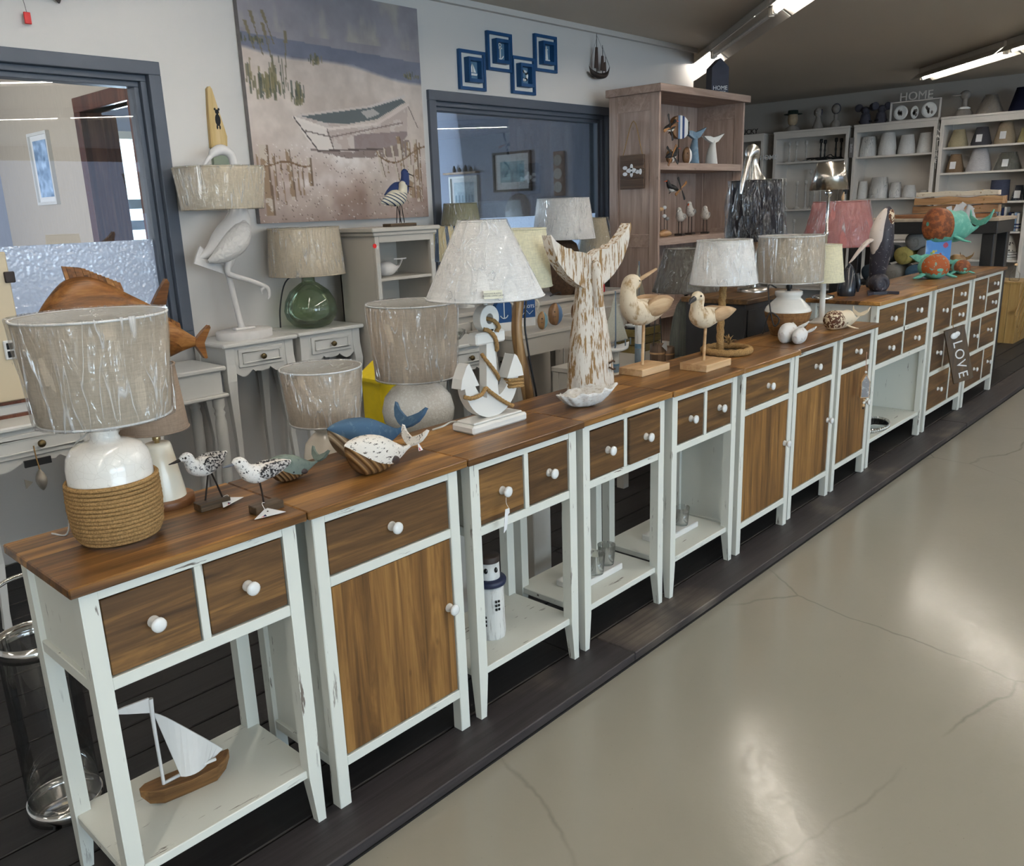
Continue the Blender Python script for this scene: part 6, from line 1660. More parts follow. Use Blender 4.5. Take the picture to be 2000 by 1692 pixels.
M_STAVE = wood('grey_stave', 'z', srgb(84, 66, 52), srgb(112, 90, 72), srgb(136, 112, 92), strip=.012, knots=False)
for dx, dy, h, r in ((0, 0, .095, .04), (.055, -.03, .075, .036)):
    b = MB().lathe([(r, 0), (r*1.04, h*.5), (r, h), (r*.88, h), (r*.86, .01), (0, .01)], 24, (dx, dy, 0), caps=False).build('bucket', M_STAVE, t); MB().lathe([(r*1.06, h*.45), (r*1.06, h*.55)], 24, (dx, dy, 0), caps=False).build('hoop', M_PALE, b)
m = MB(); stube(m, [(-.04, 0, .09, .003), (-.02, 0, .25, .003), (.02, 0, .25, .003), (.04, 0, .09, .003)], 5, 6); m.build('handle', M_BLACK, t)
MB().prism([(-.03, .09), (.03, .05), (.01, .115)], -.047, -.046, 'xz').build('price_tag', M_PAPER, t)
# dark-shade lamp with grey wooden penguin-shaped base
t = thing('grey_cone_lamp', 'lamp with a grey wooden cone base and a plastic-wrapped charcoal shade', 'lamp', (3.70, .98, .60))
MB(Matrix.Diagonal((1, .62, 1, 1))).lathe([(.122, 0), (.122, .01), (.116, .1), (.098, .2), (.07, .275), (.03, .32), (0, .325)], 32).build('wooden_cone', wood('grey_driftwood', 'z', srgb(88, 92, 88), srgb(110, 114, 108), srgb(132, 134, 126), strip=.03, knots=False, rough=.7), t)
socket(t, .32, .36)
M_CHAR = fabric('charcoal_cloth', srgb(98, 92, 84), glow=.1)
shade(t, .185, .115, .355, .585, M_CHAR, n=48, loose=.003)
t = thing('letter_sign', 'white board with black letters beside the grey cone lamp', 'sign', (3.93, 1.0, .60), -.5)
MB().box(-.035, .035, -.008, .008, 0, .19, .002).build('board', plain('pale_label', srgb(232, 230, 210)), t)
text_obj('lettering', 'JK', .075, .001, M_EYE, t, T(.0, -.0095, .095) @ FY @ Matrix.Rotation(math.pi/2, 4, 'Z'))
# dark cabinet with wooden top behind the rope lamp
t = thing('charcoal_cabinet', 'charcoal cabinet with a brown wooden top behind the coiled rope lamp', 'cabinet', (3.42, .47, 0))
M_CHARC = plain('charcoal_lacquer', srgb(46, 46, 48), .5, .4, var=.08)
MB().box(0, .56, 0, .34, .0, .93, .003).build('body', M_CHARC, t); MB().box(-.02, .58, -.02, .36, .93, .955, .003).build('top', M_DRW, t)
MB().box(.02, .54, -.006, 0, .05, .90, .003).build('door', M_CHARC, t)
# silver heron lamp with black shade
t = thing('silver_ibis_lamp', 'silver wading bird lamp with a plastic-wrapped black drum shade', 'lamp', (3.80, .63, .955), .0)
MB().lathe([(.08, 0), (.08, .02), (0, .022)], 28).build('base', M_SILVER, t)
mm = MB(); stube(mm, [(.02, 0, .02, .012), (.02, 0, .2, .011), (.015, 0, .32, .05), (.0, 0, .46, .055), (-.02, 0, .56, .06), (-.035, 0, .61, .038), (-.04, 0, .66, .024), (-.04, 0, .695, .03), (-.055, 0, .72, .036), (-.08, 0, .71, .028), (-.1, 0, .685, .012)], 6, 18); mm.build('body', M_SILVER, t)
mm = MB(); stube(mm, [(-.09, 0, .695, .018), (-.12, 0, .64, .016), (-.15, 0, .56, .013), (-.165, 0, .51, .006)], 5, 10); mm.build('beak', M_SILVER, t)
shade(t, .150, .128, .27, .575, fabric('black_cloth', srgb(40, 38, 42), glow=.05), n=44, loose=.007)
# slender silver lamp
t = thing('silver_stem_lamp', 'slender silver lamp with a shiny metal cone shade above the cream shade', 'lamp', (4.075, .355, HT))
MB().lathe([(.06, 0), (.06, .012), (.012, .02), (.008, .03), (.008, .33), (.013, .335), (.013, .35), (.008, .355), (.008, .53), (.016, .54), (.02, .555), (.012, .57), (0, .57)], 20).build('stem', M_CHROME, t)
MB().lathe([(.098, .565), (.1, .565), (.066, .705), (.064, .705), (.098, .565)], 40, caps=False).build('metal_shade', plain('mirror_steel', (.5, .47, .42), .22, .5, 1.0, var=.02), t)
# pink lamp
t = thing('pink_shade_lamp', 'lamp with a wide dusty pink plastic-wrapped shade on a black column', 'lamp', (5.0, .66, 0))
M_BLKC = plain('black_carved_wood', (.012, .012, .013), .45, .5, bump=.6, scale=120)
MB().box(-.11, .11, -.07, .07, 0, .03, .004).build('foot', M_BLKC, t); MB().box(-.035, .035, -.03, .03, .03, 1.16, .004).build('column', M_BLKC, t)
shade(t, .225, .165, 1.13, 1.405, fabric('dusty_pink', srgb(176, 116, 112), glow=.15), n=52, loose=.003)
MB(T(.03, 0, 1.40) @ rotz(.5) @ Matrix.Rotation(.3, 4, 'Y')).box(-.05, .05, -.002, .002, 0, .05).build('paper_slip', plain('peach_paper', srgb(232, 194, 150), .8), t)

# ------------------------------------------------------------------ black rack at the far end with towels and driftwood goods
t = thing('black_rack', 'black carved rack at the far end of the row with rolled towels on its shelf', 'rack', (6.88, .22, 0))
for x in (0, .38):
    for y in (0, 1.02): MB().box(x, x+.085, y, y+.085, 0, 1.12, .004).build('leg', M_BLKC, t)
MB().box(-.02, .485, -.02, 1.125, 1.12, 1.215, .004).build('carved_top', M_BLKC, t); MB().box(-.03, .495, -.03, 1.135, 1.215, 1.24, .003).build('pale_board', plain('pale_board', srgb(176, 160, 140), .7), t)
MB().box(.02, .46, .02, 1.08, .70, .725).build('shelf', M_BLKC, t); MB().box(.02, .46, .02, 1.08, .25, .275).build('shelf', M_BLKC, t)
cols = ((150, 150, 148), (92, 124, 150), (168, 166, 160), (70, 84, 96), (150, 150, 148), (196, 182, 110), (120, 130, 140))
k = 0
for row, z, ys in ((0, .80, (.42, .58, .76, .94)), (1, .945, (.5, .68, .86)), (2, 1.06, (.6,))):
    for y in ys:
        c = cols[k % 7]; k += 1
        lab = ['rolled %s towel, %s from the right in the %s layer, black rack' % (('grey', 'blue', 'pale grey', 'dark slate', 'grey', 'yellow', 'blue-grey')[(k-1) % 7], ('first', 'second', 'third', 'fourth')[ys.index(y)], ('bottom', 'middle', 'top')[row])][0]
        tw = thing('rolled_towel', lab, 'towel', (7.12, .22+y, z), 0, 'rolled towels on the black rack')
        m = MB(); m.lathe([(.02, -.17), (.072, -.168), (.075, 0), (.072, .168), (.02, .17)], 20, axis='x', wob=lambda a, zz: .003*math.sin(3*a)); m.build('roll', fabric('towel_%d' % (k % 7), srgb(*c), weave=200), tw)
        MB().tube([(-.171, .012*j*math.cos(j), .012*j*math.sin(j)) for j in [q*.35 for q in range(14)]], .003, 5).build('spiral_edge', fabric('towel_%d' % (k % 7), srgb(*c)), tw)
def plank_thing(label, loc, rz, L, w, h, mat, name='driftwood_plank'):
    t = thing(name, label, 'driftwood', loc, rz)
    m = MB(); m.loft([[(x, -w*(1-.2*abs(x)/L), 0), (x, w*(1-.2*abs(x)/L), 0), (x, w*.8, h*(1+.15*math.sin(x*20))), (x, -w*.8, h*(1+.1*math.sin(x*31)))] for x in [(-.5+i/10)*L for i in range(11)]], True, False); m.build('plank', mat, t, bevel=.003)
    MB().tube([(-.3*L, -w*1.0, h*.5), (-.3*L, 0, h*1.2), (-.3*L, w*1.0, h*.5)], .004, 6).build('cord', M_ROPE, t)
    return t
M_DRIFT = wood('sun_bleached', 'x', srgb(128, 92, 60), srgb(168, 128, 88), srgb(196, 160, 118), knots=False, strip=.04)
plank_thing('short brown driftwood board lying lowest on the black rack', (7.05, .70, 1.241), 1.45, .85, .10, .03, wood('brown_board', 'x', srgb(88, 56, 34), srgb(128, 84, 52), srgb(160, 112, 74), knots=False))
plank_thing('brown driftwood board in the middle of the pile on the black rack', (7.06, .56, 1.279), 1.6, .62, .07, .055, M_DRIFT)
plank_thing('upper brown driftwood board on the black rack', (7.06, .54, 1.343), 1.5, .66, .06, .055, M_DRIFT)
plank_thing('bleached white driftwood stick on top of the pile on the black rack', (7.06, .56, 1.407), 1.48, .62, .035, .035, speckle('bleached_stick', srgb(222, 210, 190), srgb(170, 140, 104), 20, .55, .7))
t = thing('paper_tag_bundle', 'bundle of white paper tags and twigs hanging at the black rack', 'tags', (6.87, .50, 1.30), 1.5)
rg = random.Random(12)
for i in range(12):
    MB(T(rg.uniform(-.12, .12), rg.uniform(-.0, .03), rg.uniform(-.06, .04)) @ Matrix.Rotation(rg.uniform(-.6, .6), 4, 'Y')).box(-.02, .02, 0, .0015, -.035, .035).build('paper_tag', M_PAPER, t)
cord(t, [(-.12, .01, .05), (0, .01, .07), (.12, .01, .05)], .003, M_ROPE, 'string')
t = sperm_whale('bronze brown whale with raised tail at the far end of the last cabinet', (6.18, .30, HT), .0, .32, .10, .09, plain('bronze_wood', srgb(124, 94, 52), .35, .5, var=.25, scale=14), plain('bronze_wood', srgb(124, 94, 52)), .2, 75, .9)
t = thing('planked_box', 'light wooden box with slanted boards and a dark round handle at the far right', 'box', (8.75, .40, 0))
for i in range(6):
    MB().prism([(.07*i, 0), (.07*i+.067, 0), (.07*i+.067, .57), (.07*i, .57)], 0, .02, 'xz').build('plank', wood('box_pine', 'z', srgb(150, 118, 66), srgb(178, 144, 88), srgb(196, 164, 108), knots=False), t)
    if i < 5: MB().prism([(.02+.067*i, 0), (.02+.067*i+.064, 0), (.02+.067*i+.064, .57), (.02+.067*i, .57)], 0, .02, 'yz').build('plank', wood('box_pine', 'z', srgb(150, 118, 66), srgb(178, 144, 88), srgb(196, 164, 108)), t)
MB().box(.02, .42, .02, .36, .0, .565).build('core', M_DKBR, t); MB().box(-.005, .425, -.005, .365, .57, .59, .003).build('lid', wood('box_pine', 'z', srgb(150, 118, 66), srgb(178, 144, 88), srgb(196, 164, 108)), t)
for i in range(5): MB(T(.21, -.006, .285) @ Matrix.Rotation(.75, 4, 'Y')).box(-.2+.09*i-.012, -.2+.09*i+.012, -.002, .004, -.2, .2).build('slanted_batten', wood('box_pine', 'z', srgb(150, 118, 66), srgb(178, 144, 88), srgb(196, 164, 108)), t)
MB().lathe([(.03, 0), (.03, -.012), (0, -.013)], 20, (.24, -.006, .47), axis='y').build('handle', M_DKW, t)
t = thing('bottle_on_box', 'small clear bottle standing on the planked box', 'bottle', (8.86, .48, .59)); MB().lathe([(.0, .0), (.04, .0), (.045, .01), (.045, .07), (.02, .1), (.016, .14), (.02, .145), (.0, .145)], 20, caps=False).build('bottle', M_GLASS, t); MB().lathe([(.017, .145), (.017, .165), (0, .165)], 14).build('stopper', M_PALE, t)
# ------------------------------------------------------------------ pine bookcase
M_PINE = wood('washed_pine', 'z', srgb(150, 128, 116), srgb(172, 149, 136), srgb(190, 168, 154), strip=.10, rough=.7, bands=.25)
M_PINEX = wood('washed_pine_rail', 'x', srgb(150, 128, 116), srgb(172, 149, 136), srgb(190, 168, 154), strip=.10, rough=.7, bands=.25)
px0, px1, py0, py1, pz = 4.70, 5.90, 1.82, 2.24, 2.16
bk = thing('pine_bookcase', 'tall washed pine bookcase with birds and fish on its shelves', 'bookcase', (px0, py0, 0))
w, d = px1-px0, py1-py0
MB().box(-.03, w+.035, -.03, d+.01, pz, pz+.05, .003).build('top', M_PINEX, bk)
for x in (0, w-.022):
    for y in (0, d-.075): MB().box(x, x+.022, y, y+.075, 0, pz, .002).build('stile', M_PINE, bk)
    MB().box(x+.006, x+.016, .075, d-.075, .05, pz).build('side_panel', M_PINE, bk)
    for z in (pz-.11, .05, 1.13): MB().box(x, x+.022, .075, d-.075, z, z+.11 if z > 1.5 else z+.09, .001).build('side_rail', M_PINEX, bk)
for i in range(8): MB().box(.022+(w-.044)/8*i+.001, .022+(w-.044)/8*(i+1)-.001, d-.014, d-.004, .05, pz, .002).build('back_board', M_PINE, bk)
for z in (.08, .62, 1.14, 1.655): MB().box(.022, w-.022, .005, d-.015, z, z+.05, .002).build('shelf', M_PINEX, bk)
S1, S2 = 1.705, 1.19
t = thing('house_ornament', 'dark navy wooden house ornament lettered HOME on top of the pine bookcase', 'ornament', (5.66, 1.93, pz+.05), -.62)
MB().prism([(-.068, 0), (.068, 0), (.068, .19), (0, .255), (-.068, .19)], -.05, .05, 'xz').build('house', plain('dark_navy_wood', srgb(52, 52, 66), .6), t)
text_obj('lettering', 'HOME', .042, .001, M_PAPER, t, T(0, -.0515, .045) @ FY); text_obj('lettering', 'SWEET', .03, .001, M_PAPER, t, T(0, -.0515, .012) @ FY)
M_OYB = plain('bird_black', srgb(28, 28, 30), .6); M_OYW = plain('bird_white', srgb(220, 216, 208), .6); M_OYO = plain('bird_orange', srgb(222, 92, 40), .5)
def spinner(label, loc, sgn, a0):
    t = thing('oystercatcher_spinner', label, 'bird figure', loc, 0, 'oystercatcher spinners on the pine post')
    mm = MB(); stube(mm, [(-.09*sgn, 0, .0, .004), (-.05*sgn, 0, .012, .016), (0, 0, .02, .023), (.03*sgn, 0, .03, .018), (.045*sgn, 0, .05, .013), (.052*sgn, 0, .062, .012), (.062*sgn, 0, .066, .006)], 5, 14); mm.build('body', M_OYB, t)
    mm = MB(); stube(mm, [(-.05*sgn, 0, .0, .005), (0, 0, .005, .017), (.025*sgn, 0, .014, .012), (.035*sgn, 0, .025, .003)], 5, 12); mm.build('white_belly', M_OYW, t)
    MB().tube([(.06*sgn, 0, .064), (.1*sgn, 0, .06)], [.004, .0015], 6).build('beak', M_OYO, t)
    for k in range(4):
        a = a0 + k*1.571; c, s = math.cos(a), math.sin(a)
        MB().prism([(-.065*sgn+.0, .0)]+[(-.065*sgn + r*c + q*-s, .012 + r*s + q*c) for r, q in ((.02, .004), (.085, .012), (.09, 0), (.085, -.010), (.02, -.004))], -.036-.002*k, -.033-.002*k, 'xz').build('blade', M_OYB if k % 2 else M_FISH, t)
    MB().tube([(0, 0, .0), (0, .02, -.02)], .003, 6).build('peg', M_OYB, t)
    return t
spinner('oystercatcher spinner highest on the pine bookcase post', (4.80, 1.79, 1.915), 1, .3); spinner('oystercatcher spinner in the middle of the pine bookcase post', (4.83, 1.79, 1.735), 1, .9); spinner('oystercatcher spinner lowest on the pine bookcase post, facing left', (4.82, 1.79, 1.515), -1, .5)
t = thing('lobster_board', 'weathered plank with a white lobster print hung on the pine bookcase side', 'wall ornament', (4.698, 2.03, 1.65))
for i, (z0, z1) in enumerate(((.02, .115), (-.045, .018), (-.115, -.047))): MB().box(-.02, -.004, -.10, .10, z0, z1, .002).build('board', wood('old_board', 'y', srgb(78, 58, 44), srgb(104, 80, 62), srgb(124, 98, 78), knots=False), t)
m = MB()
for cy, cz, ry, rz in ((0, .01, .045, .018), (-.05, .0, .018, .014), (.055, .03, .02, .013), (.055, -.012, .02, .013), (.0, .035, .012, .02), (.0, -.015, .012, .02), (-.075, .0, .012, .02)): m.prism([(cy+ry*math.cos(i*.5), cz+rz*math.sin(i*.5)) for i in range(13)], -.0225, -.0205, 'yz')
m.build('lobster_print', M_PAPER, t)
cord(t, [(-.012, -.085, .11), (-.006, -.005, .34), (-.012, .08, .11)], .003, M_ROPE, 'string')
def plate_fish(label, loc, r, rod, cols, rz):
    t = thing('striped_fish', label, 'fish figure', loc, rz, 'striped fish on the pine shelf'); z = rod + r
    xs = [-r*1.15, -r*.35, -r*.1, r*.2, r*.5, r*1.0]
    for i in range(5):
        a, b = xs[i], xs[i+1]; pts = []
        for x in np.linspace(a, b, 7): pts.append((x, z + r*.95*math.sqrt(max(0, 1-(x/(r*1.18))**2))))
        for x in np.linspace(b, a, 7): pts.append((x, z - r*.95*math.sqrt(max(0, 1-(x/(r*1.18))**2))))
        MB().prism(pts, -.018, .018, 'xz').build('stripe', cols[i], t)
    MB().prism([(r*.95, z+.004), (r*1.3, z+r*.5), (r*1.22, z), (r*1.3, z-r*.5), (r*.95, z-.004)], -.012, .012, 'xz').build('tail_fin', M_DKW, t)
    if rod > .01: MB().tube([(0, 0, 0), (0, 0, rod+.01)], .004, 6).build('rod', M_WIRE, t); MB().box(-.05, .05, -.03, .03, 0, .008).build('foot', M_WIRE, t)
    return t
sw = [M_DKBR, plain('fish_blue', srgb(96, 132, 170), .6), M_PORC, plain('fish_navy', srgb(40, 68, 118), .6), M_PORC]
plate_fish('large round striped fish on a rod on the upper pine shelf', (5.16, 1.95, S1), .085, .17, sw, -.1)
pebble_fish('left small striped pebble fish on the upper pine shelf', (5.02, 1.93, S1), .04, .10, -.2, M_DKBR, M_PORC, 'pebble fish on pine shelf'); pebble_fish('right small striped pebble fish on the upper pine shelf', (5.28, 1.95, S1), .045, .125, -.2, M_DKBR, M_PORC, 'pebble fish on pine shelf')
def tail_fig(label, loc, h, mat, rz):
    t = thing('whale_tail_figure', label, 'whale tail figure', loc, rz, 'whale tails on the pine shelf')
    mm = MB(); stube(mm, [(0, 0, 0, .055), (.0, 0, h*.3, .045), (.01, 0, h*.6, .028), (.02, 0, h*.75, .02)], 5, 16, .7); mm.build('stem', mat, t)
    MB().prism([(.02, h*.68), (.06, h*.74), (.13, h), (.08, h*.93), (.035, h*.88), (.01, h*.86), (-.03, h*.9), (-.1, h*.9), (-.06, h*.78), (-.01, h*.7)], -.014, .014, 'xz').build('flukes', mat, t, bevel=.004)
tail_fig('pale blue wooden whale tail at the back of the upper pine shelf', (5.52, 2.04, S1), .28, speckle('pale_blue_paint', srgb(128, 156, 176), srgb(160, 178, 190), 30, .5, .65), -.2)
tail_fig('white wooden whale tail in front on the upper pine shelf', (5.60, 1.93, S1), .23, M_CHALK, -.2)
M_FLUFF = speckle('white_shorebird', srgb(222, 214, 204), srgb(170, 160, 150), 60, .55, .65)
def shelf_bird(label, loc, h, rz, beak):
    t = thing('shelf_bird', label, 'bird figure', loc, rz, 'white birds on the lower pine shelf')
    mm = MB(); stube(mm, [(.06, 0, h*.58, .006), (.03, 0, h*.64, .025), (0, 0, h*.68, .036), (-.02, 0, h*.78, .028), (-.026, 0, h*.9, .02), (-.03, 0, h*.95, .018), (-.045, 0, h*.96, .008)], 5, 14); mm.build('body', M_FLUFF, t)
    MB().tube([(-.042, 0, h*.93), (-.06, 0, h*.88)], [.007, .003], 6).build('beak', beak, t)
    for sy in (-1, 1): MB().tube([(0, sy*.012, h*.56), (0, sy*.014, .012)], .003, 6).build('leg', M_WIRE, t)
    MB().box(-.04, .04, -.03, .03, 0, .014, .002).build('block', M_DKW, t)
    MB().ell((.012, -.03, h*.7), .035, .006, .02, 10, 6).build('wing', plain('grey_wing', srgb(150, 146, 142), .7), t)
shelf_bird('small white bird at the left of the lower pine shelf', (5.20, 1.95, S2), .20, .2, M_FLUFF); shelf_bird('tall white gull with an orange bill in the middle of the lower pine shelf', (5.375, 1.97, S2), .245, .2, M_OYO); shelf_bird('small white bird at the right of the lower pine shelf', (5.53, 1.93, S2), .205, .4, M_FLUFF)
t = thing('driftwood_flock', 'tiny birds on wires above a driftwood piece on the lower pine shelf', 'ornament', (4.95, 1.93, S2))
mm = MB(); stube(mm, [(-.07, 0, .02, .012), (-.02, 0, .028, .026), (.04, 0, .026, .024), (.09, 0, .02, .01)], 5, 12); mm.build('driftwood', M_DRIFT, t)
for x, h, mt in ((-.045, .20, M_PALE), (.0, .15, M_PORC), (.04, .13, plain('grey_wing', srgb(150, 146, 142))), (.0, .21, M_PORC)):
    MB().tube([(x, 0, .03), (x, 0, h)], .002, 5).build('wire', M_WIRE, t); MB().ell((x, 0, h), .032 if mt == M_PALE else .022, .014, .014, 12, 8).build('tiny_bird', mt, t)

# ------------------------------------------------------------------ pictures in the offices behind the glass
def wall_picture_x(label, x, y0, y1, z0, z1, fmat, im, mount=.05):
    t = thing('framed_picture', label, 'picture', (x, (y0+y1)/2, (z0+z1)/2)); w, h = (y1-y0)/2, (z1-z0)/2
    m = MB()
    for q in ((-w, w, h-.022, h), (-w, w, -h, -h+.022), (-w, -w+.022, -h+.022, h-.022), (w-.022, w, -h+.022, h-.022)): m.box(-.03, 0, q[0], q[1], q[2], q[3])
    m.build('frame', fmat, t, weld=True); MB().box(-.012, -.002, -w+.02, w-.02, -h+.02, h-.02).build('mount', M_PAPER, t)
    picture('print', im, 2*(w-mount), 2*(h-mount), t, T(-.0135, 0, 0) @ FX); return t
u, v = grid(40, 44); sea = np.zeros((40, 44, 3)) + np.array((150, 190, 200)); sea += ((fbm(40, 44, (5, 8), 5)-.5)*90)[..., None]; sea = lay(sea, (v > .45) & (v < .6), (96, 140, 156), .6)
wall_picture_x('dark framed seascape print seen through the second window', 5.95, 4.07, 4.57, 1.59, 1.966, M_DKW, sea, .09)
hs = np.zeros((40, 44, 3)) + np.array((190, 206, 216)); hs = lay(hs, (v > .35) & (u > .15) & (u < .9), (168, 190, 204)); hs = lay(hs, (np.abs(u*6 % 1-.5) < .2) & (v > .45) & (v < .7), (110, 140, 160)); hs += ((fbm(40, 44, (8, 8), 6)-.5)*40)[..., None]
wall_picture_x('white framed print of a house seen through the second window', 5.95, 4.80, 5.22, 1.36, 1.77, M_WHITE, hs, .06)
t = thing('picture_shelf', 'narrow wooden shelf with tiny figures above the white framed print', 'shelf', (5.95, 5.02, 1.80)); MB().box(-.07, 0, -.24, .24, -.01, .01).build('board', M_DRIFT, t)
for i, y in enumerate((-.15, -.07, .02, .10)): MB().lathe([(.015, .01), (.02, .03), (.01, .05+.02*(i % 2)), (0, .06+.02*(i % 2))], 10, (-.035, y, 0)).build('tiny_figure', M_DKW, t)
t = thing('wall_barometer', 'brown wooden barometer with three round dials seen through the second window', 'barometer', (5.95, 3.72, 1.73)); MB().box(-.025, 0, -.065, .065, -.2, .2, .004).build('board', wood('barometer_wood', 'z', srgb(110, 70, 44), srgb(140, 94, 62), srgb(160, 114, 78), knots=False), t)
for z in (.12, 0, -.12): d_ = MB().lathe([(.05, -.04), (.052, -.025), (.045, -.025)], 24, (0, 0, z), axis='x').build('dial_rim', M_CHROME, t); MB().lathe([(.045, -.034), (.0, -.034)], 24, (0, 0, z), axis='x', caps=False).build('dial_face', plain('slate_dial', srgb(96, 106, 124), .4), d_)
sk = np.zeros((40, 26, 3)) + np.array((150, 180, 214)); sk += ((fbm(40, 26, (9, 6), 11)-.5)*150)[..., None]
wall_picture_x('tall narrow pale picture seen through the first window', 2.2, 5.73, 6.14, 1.585, 2.135, M_WHITE, sk, .06)
t = thing('office_sideboard', 'dark low cabinet with a silver plate seen through the second window', 'cabinet', (5.55, 3.4, 0)); MB().box(0, .38, 0, 1.5, 0, 1.22, .003).build('body', M_CHARC, t); MB().box(-.01, .39, -.01, 1.51, 1.22, 1.25).build('top', M_CHARC, t)
t = thing('silver_plate', 'round silver plate standing on the dark office cabinet', 'plate', (5.70, 4.05, 1.25)); MB(T(0, 0, .16) @ Matrix.Rotation(.15, 4, 'Y')).lathe([(.16, -.0), (.16, .01), (.09, .02), (.085, .035), (0, .035)], 36, axis='x').build('plate', M_CHROME, t); MB().box(-.02, .08, -.05, .05, 0, .02).build('stand', M_BLACK, t)

# ------------------------------------------------------------------ white shelving on the far wall
FX0 = 10.2
M_SHELFW = plain('white_shelf_lacquer', srgb(226, 219, 210), .5, .35, var=.03, scale=4)
def bookcase(label, y0, y1, shelves, top=2.25):
    t = thing('white_bookcase', label, 'bookcase', (FX0, y0, 0), 0, 'white bookcases on the far wall'); w = y1-y0
    MB().box(-.02, .37, -.0, w, top-.025, top, .003).build('top', M_SHELFW, t)
    for y in (.004, w-.042): MB().box(0, .36, y+.008, y+.03, 0, top-.025).build('side', M_SHELFW, t); MB().box(-.012, .006, y, y+.038, 0, top-.025, .002).build('post', M_SHELFW, t)
    MB().box(.34, .36, .03, w-.03, 0, top-.025).build('back', M_SHELFW, t); MB().box(-.012, .006, .038, w-.038, top-.09, top-.025, .002).build('head_rail', M_SHELFW, t)
    for z in shelves: MB().box(.006, .34, .03, w-.03, z-.022, z, .002).build('shelf', M_SHELFW, t)
    return t
bookcase('white bookcase at the far left with a navy striped lighthouse', 3.80, 4.72, (1.70, 1.2, .7, .1)); bookcase('white bookcase with white candlesticks and black lamp stands', 2.70, 3.67, (1.875, 1.295, .80, .3)); bookcase('white bookcase with stacked white lampshades', 1.705, 2.65, (1.885, 1.395, .9, .4)); bookcase('white bookcase at the far right with beige and grey lampshades', .72, 1.68, (1.925, 1.65, 1.325, 1.0, .69, .2))
XC = FX0+.16
ORD = ('first', 'second', 'third', 'fourth', 'fifth', 'sixth', 'seventh', 'eighth', 'ninth')
def shade_stack(label, y, z, rb, rt, h, c, n=1, film=False, labelcard=False, name='lampshade_stack'):
    t = thing(name, label, 'lampshade', (XC, y, z), 0, 'lampshades on the far shelves')
    mt = fabric('cloth_%d_%d_%d' % c, srgb(*c), weave=250) if c != (228, 226, 220) else M_WHITESH
    for k in range(n):
        o = .022*k
        MB().lathe([(rb, o), (rt, h-.022*(n-1)+o), (rt-.003, h-.022*(n-1)+o), (rb-.003, o), (rb, o)], 26, caps=False).build('lampshade', mt, t)
    tp = MB().tube([(rt*math.cos(i*.349), rt*math.sin(i*.349), h) for i in range(18)], .002, 5, closed=True).build('top_ring', mt, t)
    if film: MB().lathe([(rb+.006, -.0), (rt+.006, h+.004), (rt*.4, h+.006)], 32, caps=False, wob=wob_film(int(y*100), .003)).build('plastic_wrap', M_FILM, t)
    if labelcard: MB(T(-rb*.86, 0, h*.36) @ Matrix.Rotation(-math.atan2(rb-rt, h)*-1, 4, 'Y')).box(-.012, -.008, -.03, .03, -.035, .045).build('label', M_PAPER, t)
    return t
WH = (228, 226, 220)
for i, (y0, y1, zt, n) in enumerate(((2.63, 2.42, 2.113, 3), (2.41, 2.19, 2.141, 4), (2.185, 1.975, 2.10, 2), (1.972, 1.785, 2.107, 2))):
    shade_stack('stack of white lampshades, %s on the upper shelf of the white bookcase' % ('leftmost', 'second from left', 'third from left', 'rightmost')[i], (y0+y1)/2, 1.886, (y0-y1)/2*.95, (y0-y1)/2*.66, zt-1.886, WH, n, i == 0)
for i, (y0, y1, zt, n) in enumerate(((2.62, 2.49, 1.6, 2), (2.478, 2.25, 1.637, 4), (2.245, 2.10, 1.569, 2), (2.095, 1.925, 1.533, 2), (1.90, 1.785, 1.47, 1))):
    shade_stack('stack of white lampshades, %s on the lower shelf of the white bookcase' % ('leftmost', 'tallest', 'third from left', 'fourth from left', 'rightmost')[i], (y0+y1)/2, 1.396, (y0-y1)/2*.95, (y0-y1)/2*.68, zt-1.396, WH, n, i in (1, 2))
for lab, y0, y1, z, zt, c, n, fl, lc in (('beige lampshade at the left of the top shelf, far right bookcase', 1.635, 1.418, 1.926, 2.112, (190, 178, 146), 2, 0, 0), ('dark grey lampshade with a white label on the top shelf, far right bookcase', 1.40, 1.178, 1.926, 2.12, (84, 84, 90), 2, 0, 1), ('tall beige lampshade with a label on the top shelf, far right bookcase', 1.168, .941, 1.926, 2.158, (176, 160, 136), 3, 0, 1), ('pale yellow lampshade at the right of the top shelf, far right bookcase', .935, .79, 1.926, 2.08, (206, 194, 140), 1, 1, 0),
                                      ('brown lampshade with a white label on the second shelf, far right bookcase', 1.635, 1.434, 1.651, 1.849, (144, 122, 98), 2, 0, 1), ('wide white lampshade on the second shelf, far right bookcase', 1.425, 1.15, 1.651, 1.893, (214, 212, 214), 2, 0, 0), ('grey plastic-wrapped lampshade on the second shelf, far right bookcase', 1.135, .863, 1.651, 1.836, (120, 120, 112), 2, 1, 1), ('navy drum lampshade on the third shelf, far right bookcase', 1.15, .95, 1.326, 1.548, (78, 84, 104), 1, 0, 0), ('dark plastic-wrapped lampshade on the third shelf, far right bookcase', .93, .79, 1.326, 1.485, (44, 50, 62), 1, 1, 1)):
    r = (y0-y1)/2*.96; shade_stack(lab, (y0+y1)/2, z, r, r*(.96 if 'drum' in lab else .55), zt-z, c, n, bool(fl), bool(lc))
